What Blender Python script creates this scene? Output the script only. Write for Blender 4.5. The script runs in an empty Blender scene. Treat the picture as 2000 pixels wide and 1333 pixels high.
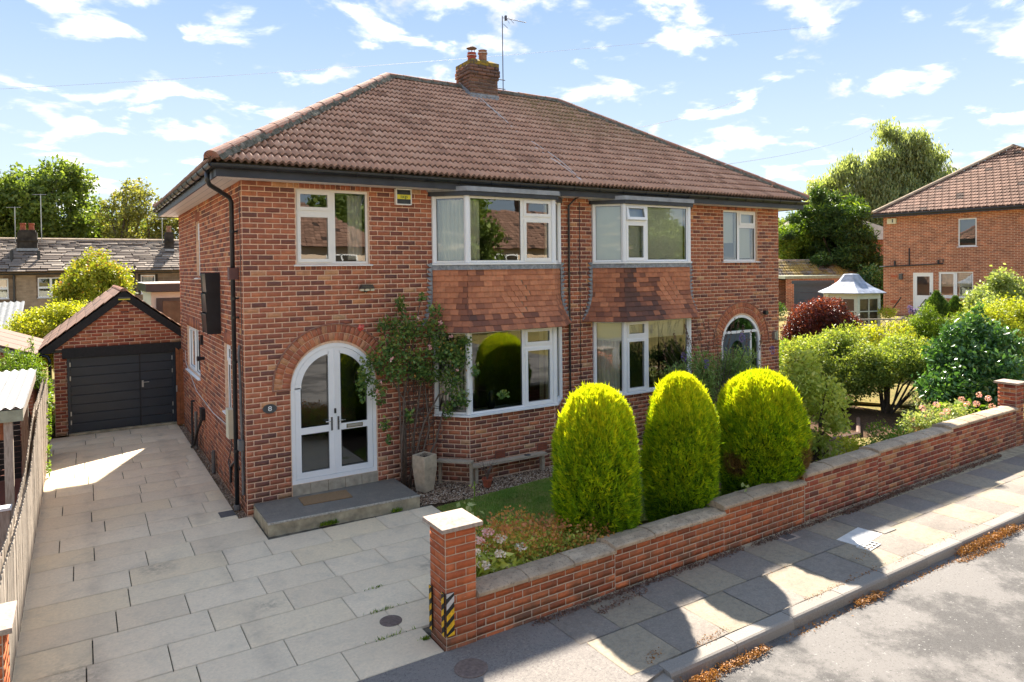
import bpy, math, random
import numpy as np
from mathutils import Matrix, Vector
R = math.radians
rnd = random.Random(7)
rng = np.random.default_rng(11)
scene = bpy.context.scene
C = scene.collection

# ---------------------------------------------------------------- camera
CAM = Vector((-2.1136, -11.1229, 3.7744))
cam = bpy.data.objects.new('camera', bpy.data.cameras.new('camera'))
C.objects.link(cam)
yaw, pit, rol = 0.5608542, 0.0196206, -0.0118893
fw = Vector((math.sin(yaw)*math.cos(pit), math.cos(yaw)*math.cos(pit), -math.sin(pit)))
rt = Vector((math.cos(yaw), -math.sin(yaw), 0)); upv = rt.cross(fw)
r2 = rt*math.cos(rol)+upv*math.sin(rol); u2 = -rt*math.sin(rol)+upv*math.cos(rol)
M3 = Matrix((r2, u2, -fw)).transposed()
cam.matrix_world = Matrix.Translation(CAM) @ M3.to_4x4()
cam.data.sensor_width = 36; cam.data.lens = 1343.25/2000*36
cam.data.shift_y = -(666.5-550.6)/2000
cam.data.clip_end = 2000; cam.data.clip_start = 0.1
scene.camera = cam

# ---------------------------------------------------------------- light
SUNDIR = Vector((0.42, 0.955, 1.0)).normalized()
elev = math.asin(SUNDIR.z); az = math.atan2(SUNDIR.x, SUNDIR.y)
sun = bpy.data.objects.new('sun', bpy.data.lights.new('sun', 'SUN'))
C.objects.link(sun)
sun.rotation_euler = SUNDIR.to_track_quat('Z', 'Y').to_euler()
sun.data.energy = 2.0; sun.data.angle = R(1.0); sun.data.color = (1.0, 0.93, 0.82)
sun.location = (20, 60, 60)

world = bpy.data.worlds.new('World'); scene.world = world; world.use_nodes = True
scene.view_settings.view_transform = 'Standard'; scene.view_settings.look = 'None'
scene.view_settings.gamma = 1; scene.view_settings.use_curve_mapping = False
scene.view_settings.exposure = 3.2


def sky_nodes():
    nt = world.node_tree; nt.nodes.clear(); N = nt.nodes.new; L = nt.links.new
    out = N('ShaderNodeOutputWorld'); bg = N('ShaderNodeBackground'); L(bg.outputs[0], out.inputs[0])
    sky = N('ShaderNodeTexSky'); sky.sky_type = 'NISHITA'; sky.sun_disc = False
    sky.sun_elevation = elev; sky.sun_rotation = az
    sky.air_density = 1.0; sky.dust_density = 0.35; sky.ozone_density = 1.6; sky.altitude = 60
    bg.inputs[1].default_value = 0.15
    geo = N('ShaderNodeNewGeometry'); sep = N('ShaderNodeSeparateXYZ')
    neg = N('ShaderNodeVectorMath'); neg.operation = 'SCALE'; neg.inputs['Scale'].default_value = -1
    L(geo.outputs['Incoming'], neg.inputs[0]); L(neg.outputs[0], sep.inputs[0])
    # cloud deck: direction projected on a plane overhead
    zz = N('ShaderNodeMath'); zz.operation = 'MAXIMUM'; L(sep.outputs[2], zz.inputs[0]); zz.inputs[1].default_value = 0.0
    za = N('ShaderNodeMath'); za.operation = 'ADD'; L(zz.outputs[0], za.inputs[0]); za.inputs[1].default_value = 0.20
    dx = N('ShaderNodeMath'); dx.operation = 'DIVIDE'; L(sep.outputs[0], dx.inputs[0]); L(za.outputs[0], dx.inputs[1])
    dy = N('ShaderNodeMath'); dy.operation = 'DIVIDE'; L(sep.outputs[1], dy.inputs[0]); L(za.outputs[0], dy.inputs[1])
    cb = N('ShaderNodeCombineXYZ'); L(dx.outputs[0], cb.inputs[0]); L(dy.outputs[0], cb.inputs[1])
    mp = N('ShaderNodeMapping'); mp.inputs['Location'].default_value = (3.3, 1.2, 0); mp.inputs['Scale'].default_value = (1, 1, 1)
    L(cb.outputs[0], mp.inputs[0])
    n1 = N('ShaderNodeTexNoise'); n1.inputs['Scale'].default_value = 4.4; n1.inputs['Detail'].default_value = 9
    n1.inputs['Roughness'].default_value = 0.56; n1.inputs['Distortion'].default_value = 0.25
    L(mp.outputs[0], n1.inputs[0])
    cr = N('ShaderNodeMapRange'); cr.interpolation_type = 'SMOOTHSTEP'
    cr.inputs['From Min'].default_value = 0.51; cr.inputs['From Max'].default_value = 0.72
    L(n1.outputs[0], cr.inputs[0])
    n2 = N('ShaderNodeTexNoise'); n2.inputs['Scale'].default_value = 5.0; n2.inputs['Detail'].default_value = 5
    L(mp.outputs[0], n2.inputs[0])
    cc = N('ShaderNodeMapRange'); cc.inputs['From Min'].default_value = 0.3; cc.inputs['From Max'].default_value = 0.7
    cc.inputs['To Min'].default_value = 0.36; cc.inputs['To Max'].default_value = 1.0
    L(n2.outputs[0], cc.inputs[0])
    # cumulus brightness (in sky units, before strength)
    cw = N('ShaderNodeVectorMath'); cw.operation = 'SCALE'
    cw.inputs[0].default_value = (2.3, 2.12, 1.88); L(cc.outputs[0], cw.inputs['Scale'])
    # clear sky: pull Nishita towards the photographed pale blue
    mul = N('ShaderNodeMix'); mul.data_type = 'RGBA'; mul.blend_type = 'MULTIPLY'; mul.inputs[0].default_value = 1
    L(sky.outputs[0], mul.inputs[6]); mul.inputs[7].default_value = (0.98, 0.98, 1.02, 1)
    add = N('ShaderNodeMix'); add.data_type = 'RGBA'; add.blend_type = 'MIX'; add.inputs[0].default_value = 0.992
    gr = N('ShaderNodeMapRange'); gr.interpolation_type = 'SMOOTHSTEP'
    gr.inputs['From Min'].default_value = -0.02; gr.inputs['From Max'].default_value = 0.48
    L(sep.outputs[2], gr.inputs[0])
    gc = N('ShaderNodeMix'); gc.data_type = 'RGBA'
    gc.inputs[6].default_value = (0.62, 0.73, 0.81, 1); gc.inputs[7].default_value = (0.25, 0.40, 0.67, 1)
    L(gr.outputs[0], gc.inputs[0])
    L(mul.outputs[2], add.inputs[6]); L(gc.outputs[2], add.inputs[7])
    m = N('ShaderNodeMix'); m.data_type = 'RGBA'
    L(cr.outputs[0], m.inputs[0]); L(add.outputs[2], m.inputs[6]); L(cw.outputs[0], m.inputs[7])
    # ground half
    gm = N('ShaderNodeMix'); gm.data_type = 'RGBA'
    st = N('ShaderNodeMapRange'); st.inputs['From Min'].default_value = -0.03; st.inputs['From Max'].default_value = 0.0
    L(sep.outputs[2], st.inputs[0]); L(st.outputs[0], gm.inputs[0])
    gm.inputs[6].default_value = (0.6, 0.58, 0.5, 1); L(m.outputs[2], gm.inputs[7])
    L(gm.outputs[2], bg.inputs[0])
sky_nodes()
scene.cycles.max_bounces = 10; scene.cycles.transparent_max_bounces = 16; scene.cycles.diffuse_bounces = 4
scene.cycles.glossy_bounces = 3; scene.cycles.transmission_bounces = 4
scene.cycles.sample_clamp_indirect = 6

# ---------------------------------------------------------------- materials
MATS = {}


class NT:
    def __init__(s, name):
        m = bpy.data.materials.new(name); m.use_nodes = True; s.m = m
        s.nt = m.node_tree; s.b = s.nt.nodes['Principled BSDF']; s.out = s.nt.nodes['Material Output']
        MATS[name] = m

    def n(s, t, **k):
        x = s.nt.nodes.new('ShaderNode'+t)
        for a, v in k.items():
            if a.startswith('i_'):
                x.inputs[a[2:].replace('_', ' ')].default_value = v
            else:
                setattr(x, a, v)
        return x

    def l(s, a, b): s.nt.links.new(a, b)

    def pos(s, scale=(1, 1, 1)):
        g = s.n('NewGeometry'); mp = s.n('Mapping'); mp.inputs['Scale'].default_value = scale
        s.l(g.outputs['Position'], mp.inputs[0]); return mp.outputs[0]

    def noise(s, scale, detail=4, rough=0.55, vec=None, dist=0):
        x = s.n('TexNoise'); x.inputs['Scale'].default_value = scale; x.inputs['Detail'].default_value = detail
        x.inputs['Roughness'].default_value = rough; x.inputs['Distortion'].default_value = dist
        s.l(vec or s.pos(), x.inputs[0]); return x.outputs[0]

    def ramp(s, fac, stops, interp='LINEAR'):
        x = s.n('ValToRGB'); cr = x.color_ramp; cr.interpolation = interp
        while len(cr.elements) < len(stops): cr.elements.new(0.5)
        for e, (p, c) in zip(cr.elements, stops):
            e.position = p; e.color = (c[0], c[1], c[2], 1) if not isinstance(c, (int, float)) else (c, c, c, 1)
        s.l(fac, x.inputs[0]); return x.outputs[0]

    def mix(s, fac, a, b, mode='MIX'):
        x = s.n('Mix'); x.data_type = 'RGBA'; x.blend_type = mode
        for i, v in ((0, fac), (6, a), (7, b)):
            if isinstance(v, bpy.types.NodeSocket): s.l(v, x.inputs[i])
            elif i == 0: x.inputs[0].default_value = v
            else: x.inputs[i].default_value = (v[0], v[1], v[2], 1) if not isinstance(v, (int, float)) else (v, v, v, 1)
        return x.outputs[2]

    def math(s, op, a, b=None):
        x = s.n('Math'); x.operation = op
        for i, v in ((0, a), (1, b)):
            if v is None: continue
            if isinstance(v, bpy.types.NodeSocket): s.l(v, x.inputs[i])
            else: x.inputs[i].default_value = v
        return x.outputs[0]

    def mr(s, v, a, b, c=0, d=1, smooth=False):
        x = s.n('MapRange'); s.l(v, x.inputs[0])
        if smooth: x.interpolation_type = 'SMOOTHSTEP'
        for i, q in ((1, a), (2, b), (3, c), (4, d)): x.inputs[i].default_value = q
        return x.outputs[0]

    def tone(s):
        x = s.n('Attribute'); x.attribute_name = 'tone'; return x.outputs['Fac']

    def bump(s, h, strength=0.3, dist=0.01):
        x = s.n('Bump'); x.inputs['Strength'].default_value = strength; x.inputs['Distance'].default_value = dist
        s.l(h, x.inputs['Height']); s.l(x.outputs[0], s.b.inputs['Normal'])

    def base(s, c, rough=0.8, spec=0.3, metal=0):
        if isinstance(c, bpy.types.NodeSocket): s.l(c, s.b.inputs['Base Color'])
        else: s.b.inputs['Base Color'].default_value = (c[0], c[1], c[2], 1)
        if isinstance(rough, bpy.types.NodeSocket): s.l(rough, s.b.inputs['Roughness'])
        else: s.b.inputs['Roughness'].default_value = rough
        s.b.inputs['Specular IOR Level'].default_value = spec; s.b.inputs['Metallic'].default_value = metal
        return s


def plain(name, c, rough=0.6, spec=0.4, metal=0, var=0.12, scale=6, bump=0.0):
    k = NT(name); nz = k.noise(scale, 5)
    v = k.mr(nz, 0.3, 0.7, 1-var, 1+var)
    k.base(k.mix(1.0, c, v, 'MULTIPLY'), rough, spec, metal)
    if bump: k.bump(k.noise(scale*14, 3), bump, 0.004)
    return k.m


def brick_mat(name, stops, grime=0.25, white=0.0):
    k = NT(name); t = k.tone()
    c = k.ramp(t, stops)
    n1 = k.noise(38, 5, 0.65); c = k.mix(k.mr(n1, 0.45, 0.72, 0, 0.38), c, (0.30, 0.12, 0.06))
    n2 = k.noise(9, 4); c = k.mix(1.0, c, k.mr(n2, 0.3, 0.7, 0.80, 1.14), 'MULTIPLY')
    n3 = k.noise(0.9, 6, 0.6); c = k.mix(k.mr(n3, 0.50, 0.72, 0, grime), c, (0.06, 0.045, 0.04))
    ns = k.noise(2.2, 5, 0.65, vec=k.pos((1.6, 1.6, .22))); c = k.mix(k.mr(ns, 0.52, 0.74, 0, 0.35), c, (0.10, 0.055, 0.045))
    if white:
        n4 = k.noise(11, 8, 0.85); c = k.mix(k.mr(n4, 0.60, 0.68, 0, white), c, (0.60, 0.50, 0.42))
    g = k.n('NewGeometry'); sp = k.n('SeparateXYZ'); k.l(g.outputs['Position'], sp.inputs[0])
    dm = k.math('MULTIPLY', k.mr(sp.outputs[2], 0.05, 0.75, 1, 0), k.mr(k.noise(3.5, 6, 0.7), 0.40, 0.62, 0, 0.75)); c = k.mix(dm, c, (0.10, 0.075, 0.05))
    k.base(c, 0.88, 0.2); k.bump(k.noise(150, 4, 0.7), 0.5, 0.003)
    return k.m


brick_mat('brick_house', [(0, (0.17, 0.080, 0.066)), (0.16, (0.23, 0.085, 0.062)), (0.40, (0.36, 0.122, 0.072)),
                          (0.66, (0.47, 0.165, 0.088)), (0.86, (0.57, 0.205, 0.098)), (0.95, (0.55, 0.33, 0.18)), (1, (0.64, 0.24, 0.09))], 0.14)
brick_mat('brick_orange', [(0, (0.30, 0.075, 0.035)), (0.5, (0.47, 0.12, 0.045)), (1, (0.57, 0.17, 0.065))], 0.65, 0.75)
brick_mat('brick_red', [(0, (0.16, 0.042, 0.035)), (0.3, (0.28, 0.064, 0.042)), (0.6, (0.40, 0.10, 0.05)), (0.85, (0.46, 0.155, 0.075)), (1, (0.48, 0.24, 0.11))], 0.25, 0.1)
brick_mat('brick_garage', [(0, (0.22, 0.065, 0.05)), (0.5, (0.44, 0.115, 0.06)), (0.9, (0.48, 0.19, 0.09)), (1, (0.50, 0.31, 0.17))], 0.15)
brick_mat('brick_chimney', [(0, (0.12, 0.085, 0.07)), (0.5, (0.22, 0.125, 0.09)), (1, (0.30, 0.15, 0.10))], 0.4)


def mortar(name, c):
    k = NT(name); n = k.noise(20, 5); cc = k.mix(1.0, c, k.mr(n, 0.3, 0.7, 0.8, 1.15), 'MULTIPLY')
    n3 = k.noise(0.9, 6, 0.6); cc = k.mix(k.mr(n3, 0.5, 0.72, 0, 0.2), cc, (0.12, 0.09, 0.07))
    k.base(cc, 0.95, 0.1); k.bump(k.noise(220, 3), 0.4, 0.002)
mortar('mortar', (0.74, 0.50, 0.345)); mortar('mortar_grey', (0.52, 0.40, 0.30)); mortar('mortar_dark', (0.3, 0.23, 0.17))


def brick_tex(name, ax, c1, c2, mo, bw=0.225, bh=0.075):
    k = NT(name); g = k.n('NewGeometry'); sp = k.n('SeparateXYZ'); k.l(g.outputs['Position'], sp.inputs[0])
    cb = k.n('CombineXYZ'); k.l(sp.outputs[ax], cb.inputs[0]); k.l(sp.outputs[2], cb.inputs[1])
    b = k.n('TexBrick'); b.inputs['Scale'].default_value = 1; b.inputs['Brick Width'].default_value = bw
    b.inputs['Row Height'].default_value = bh; b.inputs['Mortar Size'].default_value = 0.009; b.inputs['Bias'].default_value = -0.1
    b.inputs['Color1'].default_value = (*c1, 1); b.inputs['Color2'].default_value = (*c2, 1); b.inputs['Mortar'].default_value = (*mo, 1)
    k.l(cb.outputs[0], b.inputs[0])
    c = k.mix(1.0, b.outputs[0], k.mr(k.noise(3, 5), 0.3, 0.7, 0.8, 1.2), 'MULTIPLY')
    k.base(c, 0.9, 0.2); k.bump(b.outputs[1], -0.5, 0.01)
brick_tex('brick_far_side', 1, (0.26, 0.085, 0.05), (0.50, 0.17, 0.08), (0.55, 0.38, 0.26))
brick_tex('brick_far_front', 0, (0.26, 0.085, 0.05), (0.50, 0.17, 0.08), (0.55, 0.38, 0.26))
brick_tex('stone_cottage', 0, (0.16, 0.11, 0.075), (0.30, 0.21, 0.14), (0.24, 0.18, 0.13), 0.42, 0.16)
brick_tex('stone_smooth', 0, (0.30, 0.22, 0.15), (0.38, 0.28, 0.19), (0.30, 0.22, 0.15), 0.3, 0.09)

# roof tile
k = NT('roof_tile'); t = k.tone()
c = k.ramp(t, [(0, (0.075, 0.042, 0.032)), (0.16, (0.38, 0.20, 0.125)), (0.5, (0.56, 0.315, 0.205)), (1, (0.66, 0.41, 0.28))])  # darkest stop serves the tile lips: painted shade as well as dirty edges
c = k.mix(k.mr(k.noise(26, 6, 0.7), 0.5, 0.75, 0, 0.4), c, (0.34, 0.27, 0.20))
c = k.mix(k.mr(k.noise(1.1, 5, 0.6), 0.52, 0.70, 0, 0.2), c, (0.14, 0.09, 0.06))
g = k.n('NewGeometry'); sp = k.n('SeparateXYZ'); k.l(g.outputs['Position'], sp.inputs[0])
mx = k.math('MULTIPLY', k.mr(sp.outputs[0], 6.4, 8.0, 0, 1, True), k.mr(sp.outputs[0], 9.8, 12.0, 1, 0, True))
mz = k.mr(sp.outputs[2], 6.2, 7.9, 0, 1, True)
li = k.math('MULTIPLY', k.math('MULTIPLY', mx, mz), k.mr(k.noise(9, 7, 0.7), 0.42, 0.6, 0, 1))
c = k.mix(k.math('MULTIPLY', li, 0.85), c, (0.20, 0.155, 0.055))
c = k.mix(k.mr(k.noise(55, 5, 0.7), 0.66, 0.72, 0, 0.55), c, (0.50, 0.44, 0.34))
k.base(c, 0.75, 0.35); k.bump(k.noise(120, 4), 0.3, 0.003)
k = NT('ridge_tile'); t = k.tone()
c = k.ramp(t, [(0, (0.24, 0.11, 0.08)), (1, (0.42, 0.18, 0.11))])
c = k.mix(k.mr(k.noise(14, 7, 0.7), 0.45, 0.62, 0, 0.6), c, (0.24, 0.20, 0.16))
c = k.mix(k.mr(k.noise(3.0, 6, 0.7), 0.60, 0.68, 0, 0.8), c, (0.38, 0.15, 0.035))
k.base(c, 0.9, 0.2); k.bump(k.noise(60, 5, 0.7), 0.7, 0.01)
k = NT('roof_mortar'); c = k.mix(k.mr(k.noise(12, 6, 0.7), 0.4, 0.65), (0.09, 0.085, 0.06), (0.22, 0.20, 0.16)); k.base(c, 0.95, 0.1)
k.bump(k.noise(50, 5), 0.8, 0.01)
k = NT('hung_tile'); t = k.tone()
c = k.ramp(t, [(0, (0.10, 0.055, 0.045)), (0.25, (0.21, 0.085, 0.055)), (0.6, (0.46, 0.175, 0.09)), (1, (0.60, 0.245, 0.125))])
c = k.mix(k.mr(k.noise(14, 6, 0.65), 0.45, 0.7, 0, 0.4), c, (0.13, 0.07, 0.05))
c = k.mix(k.mr(k.noise(45, 5, 0.7), 0.68, 0.72, 0, 0.5), c, (0.4, 0.36, 0.28))
k.base(c, 0.85, 0.25); k.bump(k.noise(90, 4), 0.3, 0.003)
k = NT('cottage_slate'); t = k.tone()
c = k.ramp(t, [(0, (0.11, 0.08, 0.065)), (0.6, (0.26, 0.205, 0.16)), (1, (0.42, 0.345, 0.27))])
c = k.mix(k.mr(k.noise(6, 6, 0.7), 0.5, 0.7, 0, 0.4), c, (0.12, 0.10, 0.08)); k.base(c, 0.9, 0.2)
k = NT('far_tile'); t = k.tone()
c = k.ramp(t, [(0, (0.05, 0.032, 0.025)), (0.15, (0.17, 0.095, 0.065)), (1, (0.29, 0.165, 0.115))])
c = k.mix(k.mr(k.noise(5, 6, 0.7), 0.5, 0.7, 0, 0.3), c, (0.14, 0.10, 0.07)); k.base(c, 0.85, 0.25)
k = NT('far_tile_grey'); t = k.tone()
c = k.ramp(t, [(0, (0.05, 0.04, 0.03)), (0.15, (0.14, 0.11, 0.085)), (1, (0.26, 0.215, 0.17))])
c = k.mix(k.mr(k.noise(0.8, 6, 0.7), 0.47, 0.6, 0, 0.75), c, (0.42, 0.28, 0.05)); k.base(c, 0.85, 0.25)

# slabs
k = NT('drive_slab'); t = k.tone()
c = k.ramp(t, [(0, (0.70, 0.55, 0.375)), (0.35, (0.76, 0.605, 0.42)), (0.7, (0.79, 0.635, 0.445)), (0.85, (0.77, 0.60, 0.39)), (1, (0.82, 0.68, 0.49))])
c = k.mix(k.mr(k.noise(2.2, 6, 0.65, dist=0.6), 0.5, 0.75, 0, 0.35), c, (0.38, 0.33, 0.26))
c = k.mix(k.mr(k.noise(7, 7, 0.75), 0.56, 0.72, 0, 0.45), c, (0.33, 0.265, 0.20))
c = k.mix(1.0, c, k.mr(k.noise(28, 6, 0.75), 0.3, 0.7, 0.86, 1.12), 'MULTIPLY')
c = k.mix(k.mr(k.noise(.45, 5, 0.6), 0.5, 0.7, 0, 0.22), c, (0.38, 0.31, 0.24))
sp2 = k.mr(k.noise(60, 3, 0.6), 0.68, 0.73, 0, 1); c = k.mix(k.math('MULTIPLY', sp2, k.mr(k.noise(0.8, 3), 0.45, 0.6, 0.1, 0.9)), c, (0.08, 0.07, 0.06))
g = k.n('NewGeometry'); sp = k.n('SeparateXYZ'); k.l(g.outputs['Position'], sp.inputs[0])
for (sx, wd_, am) in ((-2.05, .16, .30), (-.62, .18, .30)):
    dd = k.math('ABSOLUTE', k.math('SUBTRACT', sp.outputs[0], sx)); c = k.mix(k.math('MULTIPLY', k.mr(dd, 0, wd_, am, 0, True), k.mr(k.noise(1.6, 5, 0.7), .4, .62, 0, 1)), c, (0.26, 0.21, 0.17))
for (ctr_, r_) in (((-1.35, -1.3, 0), .33), ((-.4, -3.1, 0), .25), ((-2.3, -3.6, 0), .55), ((1.6, -3.2, 0), .3)):
    d = k.n('VectorMath'); d.operation = 'DISTANCE'; k.l(g.outputs['Position'], d.inputs[0]); d.inputs[1].default_value = ctr_
    c = k.mix(k.math('MULTIPLY', k.mr(d.outputs['Value'], r_*.1, r_, .6, 0, True), k.mr(k.noise(9, 6, 0.75), .42, .62, 0, 1)), c, (0.20, 0.165, 0.13))
k.base(c, 0.82, 0.3); k.bump(k.noise(70, 5, 0.6), 0.25, 0.004)
k = NT('joint_sand'); c = k.mix(k.mr(k.noise(10, 5), 0.4, 0.6), (0.07, 0.058, 0.045), (0.16, 0.135, 0.10)); k.base(c, 0.95, 0.1)
k = NT('pave_slab'); t = k.tone()
c = k.ramp(t, [(0, (0.20, 0.165, 0.137)), (0.42, (0.245, 0.205, 0.17)), (0.58, (0.275, 0.22, 0.15)), (1, (0.33, 0.265, 0.18))])
c = k.mix(k.mr(k.noise(45, 5, 0.8), 0.45, 0.62, 0, 0.42), c, (0.34, 0.31, 0.27))
c = k.mix(k.mr(k.noise(1.6, 6, 0.7), 0.5, 0.7, 0, 0.5), c, (0.13, 0.11, 0.09))
c = k.mix(k.mr(k.noise(14, 7, 0.85), 0.46, 0.62, 0, 0.5), c, (0.13, 0.115, 0.095))
c = k.mix(k.mr(k.noise(24, 6, 0.85), 0.54, 0.64, 0, 0.4), c, (0.36, 0.30, 0.22))
c = k.mix(k.mr(k.noise(90, 3, 0.7), 0.6, 0.7, 0, 0.5), c, (0.06, 0.055, 0.05))
k.base(c, 0.85, 0.3); k.bump(k.noise(120, 4, 0.7), 0.6, 0.005)


def asphalt(name, a, b, patch):
    k = NT(name); n = k.noise(32, 7, 0.85); c = k.mix(k.mr(n, 0.40, 0.62), a, b)
    m = k.mr(k.noise(0.55, 9, 0.72), 0.44, 0.56, 0, 1, True)
    c = k.mix(m, c, patch)
    c = k.mix(k.mr(k.noise(42, 4, 0.85), 0.56, 0.64, 0, 0.7), c, (0.05, 0.045, 0.043))
    c = k.mix(k.mr(k.noise(27, 2, 0.5), 0.68, 0.72, 0, 0.7), c, (0.30, 0.28, 0.26))
    c = k.mix(k.mr(k.noise(190, 2, 0.8), 0.66, 0.72, 0, 0.6), c, (0.42, 0.40, 0.38))
    c = k.mix(k.mr(k.noise(2.5, 6, 0.7), 0.56, 0.68, 0, 0.35), c, (0.075, 0.068, 0.062))
    k.base(c, 0.85, 0.3); k.bump(k.noise(160, 4, 0.8), 0.8, 0.008)
asphalt('asphalt_road', (0.072, 0.066, 0.061), (0.105, 0.097, 0.09), (0.185, 0.169, 0.154))
asphalt('asphalt_cross', (0.165, 0.145, 0.13), (0.27, 0.24, 0.21), (0.235, 0.205, 0.18))
k = NT('kerb_stone'); t = k.tone()
c = k.ramp(t, [(0, (0.20, 0.172, 0.145)), (1, (0.27, 0.235, 0.20))])
c = k.mix(k.mr(k.noise(55, 6, 0.8), 0.42, 0.65, 0, 0.5), c, (0.36, 0.33, 0.29))
c = k.mix(k.mr(k.noise(100, 4, 0.8), 0.6, 0.7, 0, 0.5), c, (0.07, 0.065, 0.06)); k.base(c, 0.85, 0.3); k.bump(k.noise(120, 4), 0.5, 0.006)
k = NT('coping'); t = k.tone()
c = k.ramp(t, [(0, (0.38, 0.28, 0.19)), (1, (0.52, 0.395, 0.275))])
c = k.mix(k.mr(k.noise(4, 7, 0.7), 0.44, 0.62, 0, 0.65), c, (0.24, 0.18, 0.125))
c = k.mix(k.mr(k.noise(30, 6, 0.75), 0.54, 0.64, 0, 0.75), c, (0.10, 0.075, 0.055))
c = k.mix(k.mr(k.noise(30, 5, 0.7), 0.66, 0.72, 0, 0.6), c, (0.58, 0.52, 0.45)); k.base(c, 0.9, 0.2); k.bump(k.noise(90, 4, 0.7), 0.7, 0.008)
plain('pillar_cap_mat', (0.34, 0.265, 0.21), 0.85, 0.3, var=0.3, scale=26, bump=0.4)
plain('concrete', (0.38, 0.32, 0.215), 0.9, 0.2, var=0.35, scale=7, bump=0.5)
k = NT('step_top'); c = k.mix(k.mr(k.noise(60, 5, 0.7), 0.4, 0.65), (0.13, 0.115, 0.095), (0.21, 0.185, 0.155)); c = k.mix(k.mr(k.noise(3, 6, 0.7), 0.5, 0.7, 0, .5), c, (0.28, 0.24, 0.19)); k.base(c, 0.7, 0.4); k.bump(k.noise(100), 0.3, 0.003)
plain('step_edge', (0.42, 0.38, 0.32), 0.9, 0.2, var=0.4, scale=30)
plain('threshold_slab', (0.36, 0.31, 0.235), 0.8, 0.3, var=0.25, scale=9)
plain('doormat_mat', (0.26, 0.165, 0.09), 0.95, 0.1, var=0.25, scale=60, bump=0.8)
plain('upvc', (0.80, 0.80, 0.79), 0.35, 0.5, var=0.025, scale=3)
plain('upvc_cream', (0.80, 0.77, 0.70), 0.4, 0.5, var=0.03, scale=3)
plain('soffit', (0.74, 0.74, 0.75), 0.45, 0.4, var=0.04, scale=2)
plain('black_gloss', (0.018, 0.021, 0.025), 0.28, 0.5, var=0.3, scale=5)
plain('fascia_black', (0.030, 0.034, 0.042), 0.45, 0.4, var=0.3, scale=4)
plain('black_wood', (0.020, 0.019, 0.020), 0.6, 0.3, var=0.35, scale=18)
plain('rubber', (0.03, 0.03, 0.03), 0.7, 0.3)
k = NT('lead'); c = k.mix(k.mr(k.noise(9, 7, 0.75, dist=0.8), 0.4, 0.65), (0.17, 0.185, 0.20), (0.36, 0.375, 0.39)); k.base(c, 0.6, 0.5); k.bump(k.noise(22, 6, 0.7), 0.9, 0.02)
plain('lead_slab', (0.27, 0.28, 0.29), 0.55, 0.5, var=0.22, scale=8)
plain('felt_dark', (0.045, 0.052, 0.062), 0.5, 0.4, var=0.3, scale=9)
plain('garage_door_mat', (0.022, 0.029, 0.040), 0.38, 0.5, var=0.08, scale=3, bump=0.15)
plain('gate_wood', (0.27, 0.095, 0.038), 0.7, 0.3, var=0.3, scale=15)
k = NT('old_wood'); v = k.pos((12, 12, 1.2)); c = k.mix(k.mr(k.noise(5, 6, 0.7, vec=v), 0.3, 0.7), (0.22, 0.175, 0.135), (0.52, 0.44, 0.355))
c = k.mix(1.0, c, k.mr(k.tone(), 0, 1, 0.7, 1.25), 'MULTIPLY'); k.base(c, 0.9, 0.2); k.bump(k.noise(9, 5, vec=v), 0.4, 0.005)
k = NT('bench_wood'); v = k.pos((1.2, 12, 12)); c = k.mix(k.mr(k.noise(5, 6, 0.7, vec=v), 0.3, 0.7), (0.26, 0.20, 0.14), (0.50, 0.41, 0.30)); k.base(c, 0.9, 0.2)
k = NT('trellis_wood'); c = k.mix(k.noise(30), (0.10, 0.065, 0.05), (0.19, 0.13, 0.10)); k.base(c, 0.9, 0.2)
plain('lean_fascia', (0.30, 0.31, 0.22), 0.7, 0.3, var=0.25, scale=9)
k = NT('corrugated_white'); c = k.mix(k.mr(k.noise(5, 7, 0.7), 0.52, 0.66, 0, 0.55), (0.30, 0.285, 0.265), (0.15, 0.125, 0.10)); k.base(c, 0.55, 0.4)
plain('corrugated_grey', (0.17, 0.175, 0.175), 0.8, 0.3, var=0.3, scale=6)
plain('felt_brown', (0.19, 0.115, 0.085), 0.85, 0.25, var=0.2, scale=8, bump=0.3)
plain('planter_grey', (0.46, 0.36, 0.25), 0.65, 0.35, var=0.2, scale=11, bump=0.1)
plain('terracotta', (0.30, 0.085, 0.045), 0.8, 0.2, var=0.25, scale=18)
plain('pot_red', (0.36, 0.075, 0.045), 0.75, 0.25, var=0.25, scale=14)
plain('pot_buff', (0.30, 0.15, 0.09), 0.8, 0.25, var=0.35, scale=12)
plain('rust', (0.10, 0.055, 0.045), 0.7, 0.4, metal=0.0, var=0.3, scale=20)
plain('steel', (0.45, 0.44, 0.42), 0.4, 0.5, metal=0.8)
plain('chrome', (0.6, 0.58, 0.52), 0.25, 0.5, metal=0.9)
plain('aerial_metal', (0.10, 0.095, 0.11), 0.5, 0.5, metal=0.5)
plain('pipe_grey', (0.13, 0.125, 0.12), 0.55, 0.4, var=0.3)
plain('hopper_brown', (0.13, 0.06, 0.05), 0.6, 0.4)
plain('plastic_cream', (0.62, 0.58, 0.42), 0.5, 0.4, var=0.05)
plain('wire_white', (0.6, 0.58, 0.55), 0.6, 0.3)
plain('wire_grey', (0.40, 0.44, 0.50), 0.6, 0.3)
plain('yellow_paint', (0.72, 0.40, 0.015), 0.6, 0.4, var=0.35, scale=30)
plain('grey_sticker', (0.5, 0.46, 0.43), 0.6, 0.3, var=0.2, scale=25)
plain('black_tape', (0.02, 0.02, 0.02), 0.6, 0.3)
plain('alarm_yellow', (0.75, 0.66, 0.05), 0.5, 0.4)
plain('alarm_green', (0.02, 0.10, 0.04), 0.5, 0.4)
plain('slate_plaque', (0.045, 0.052, 0.055), 0.5, 0.5, var=0.2, scale=40)
plain('white_paint', (0.8, 0.8, 0.78), 0.6, 0.3, var=0.05)
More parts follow.
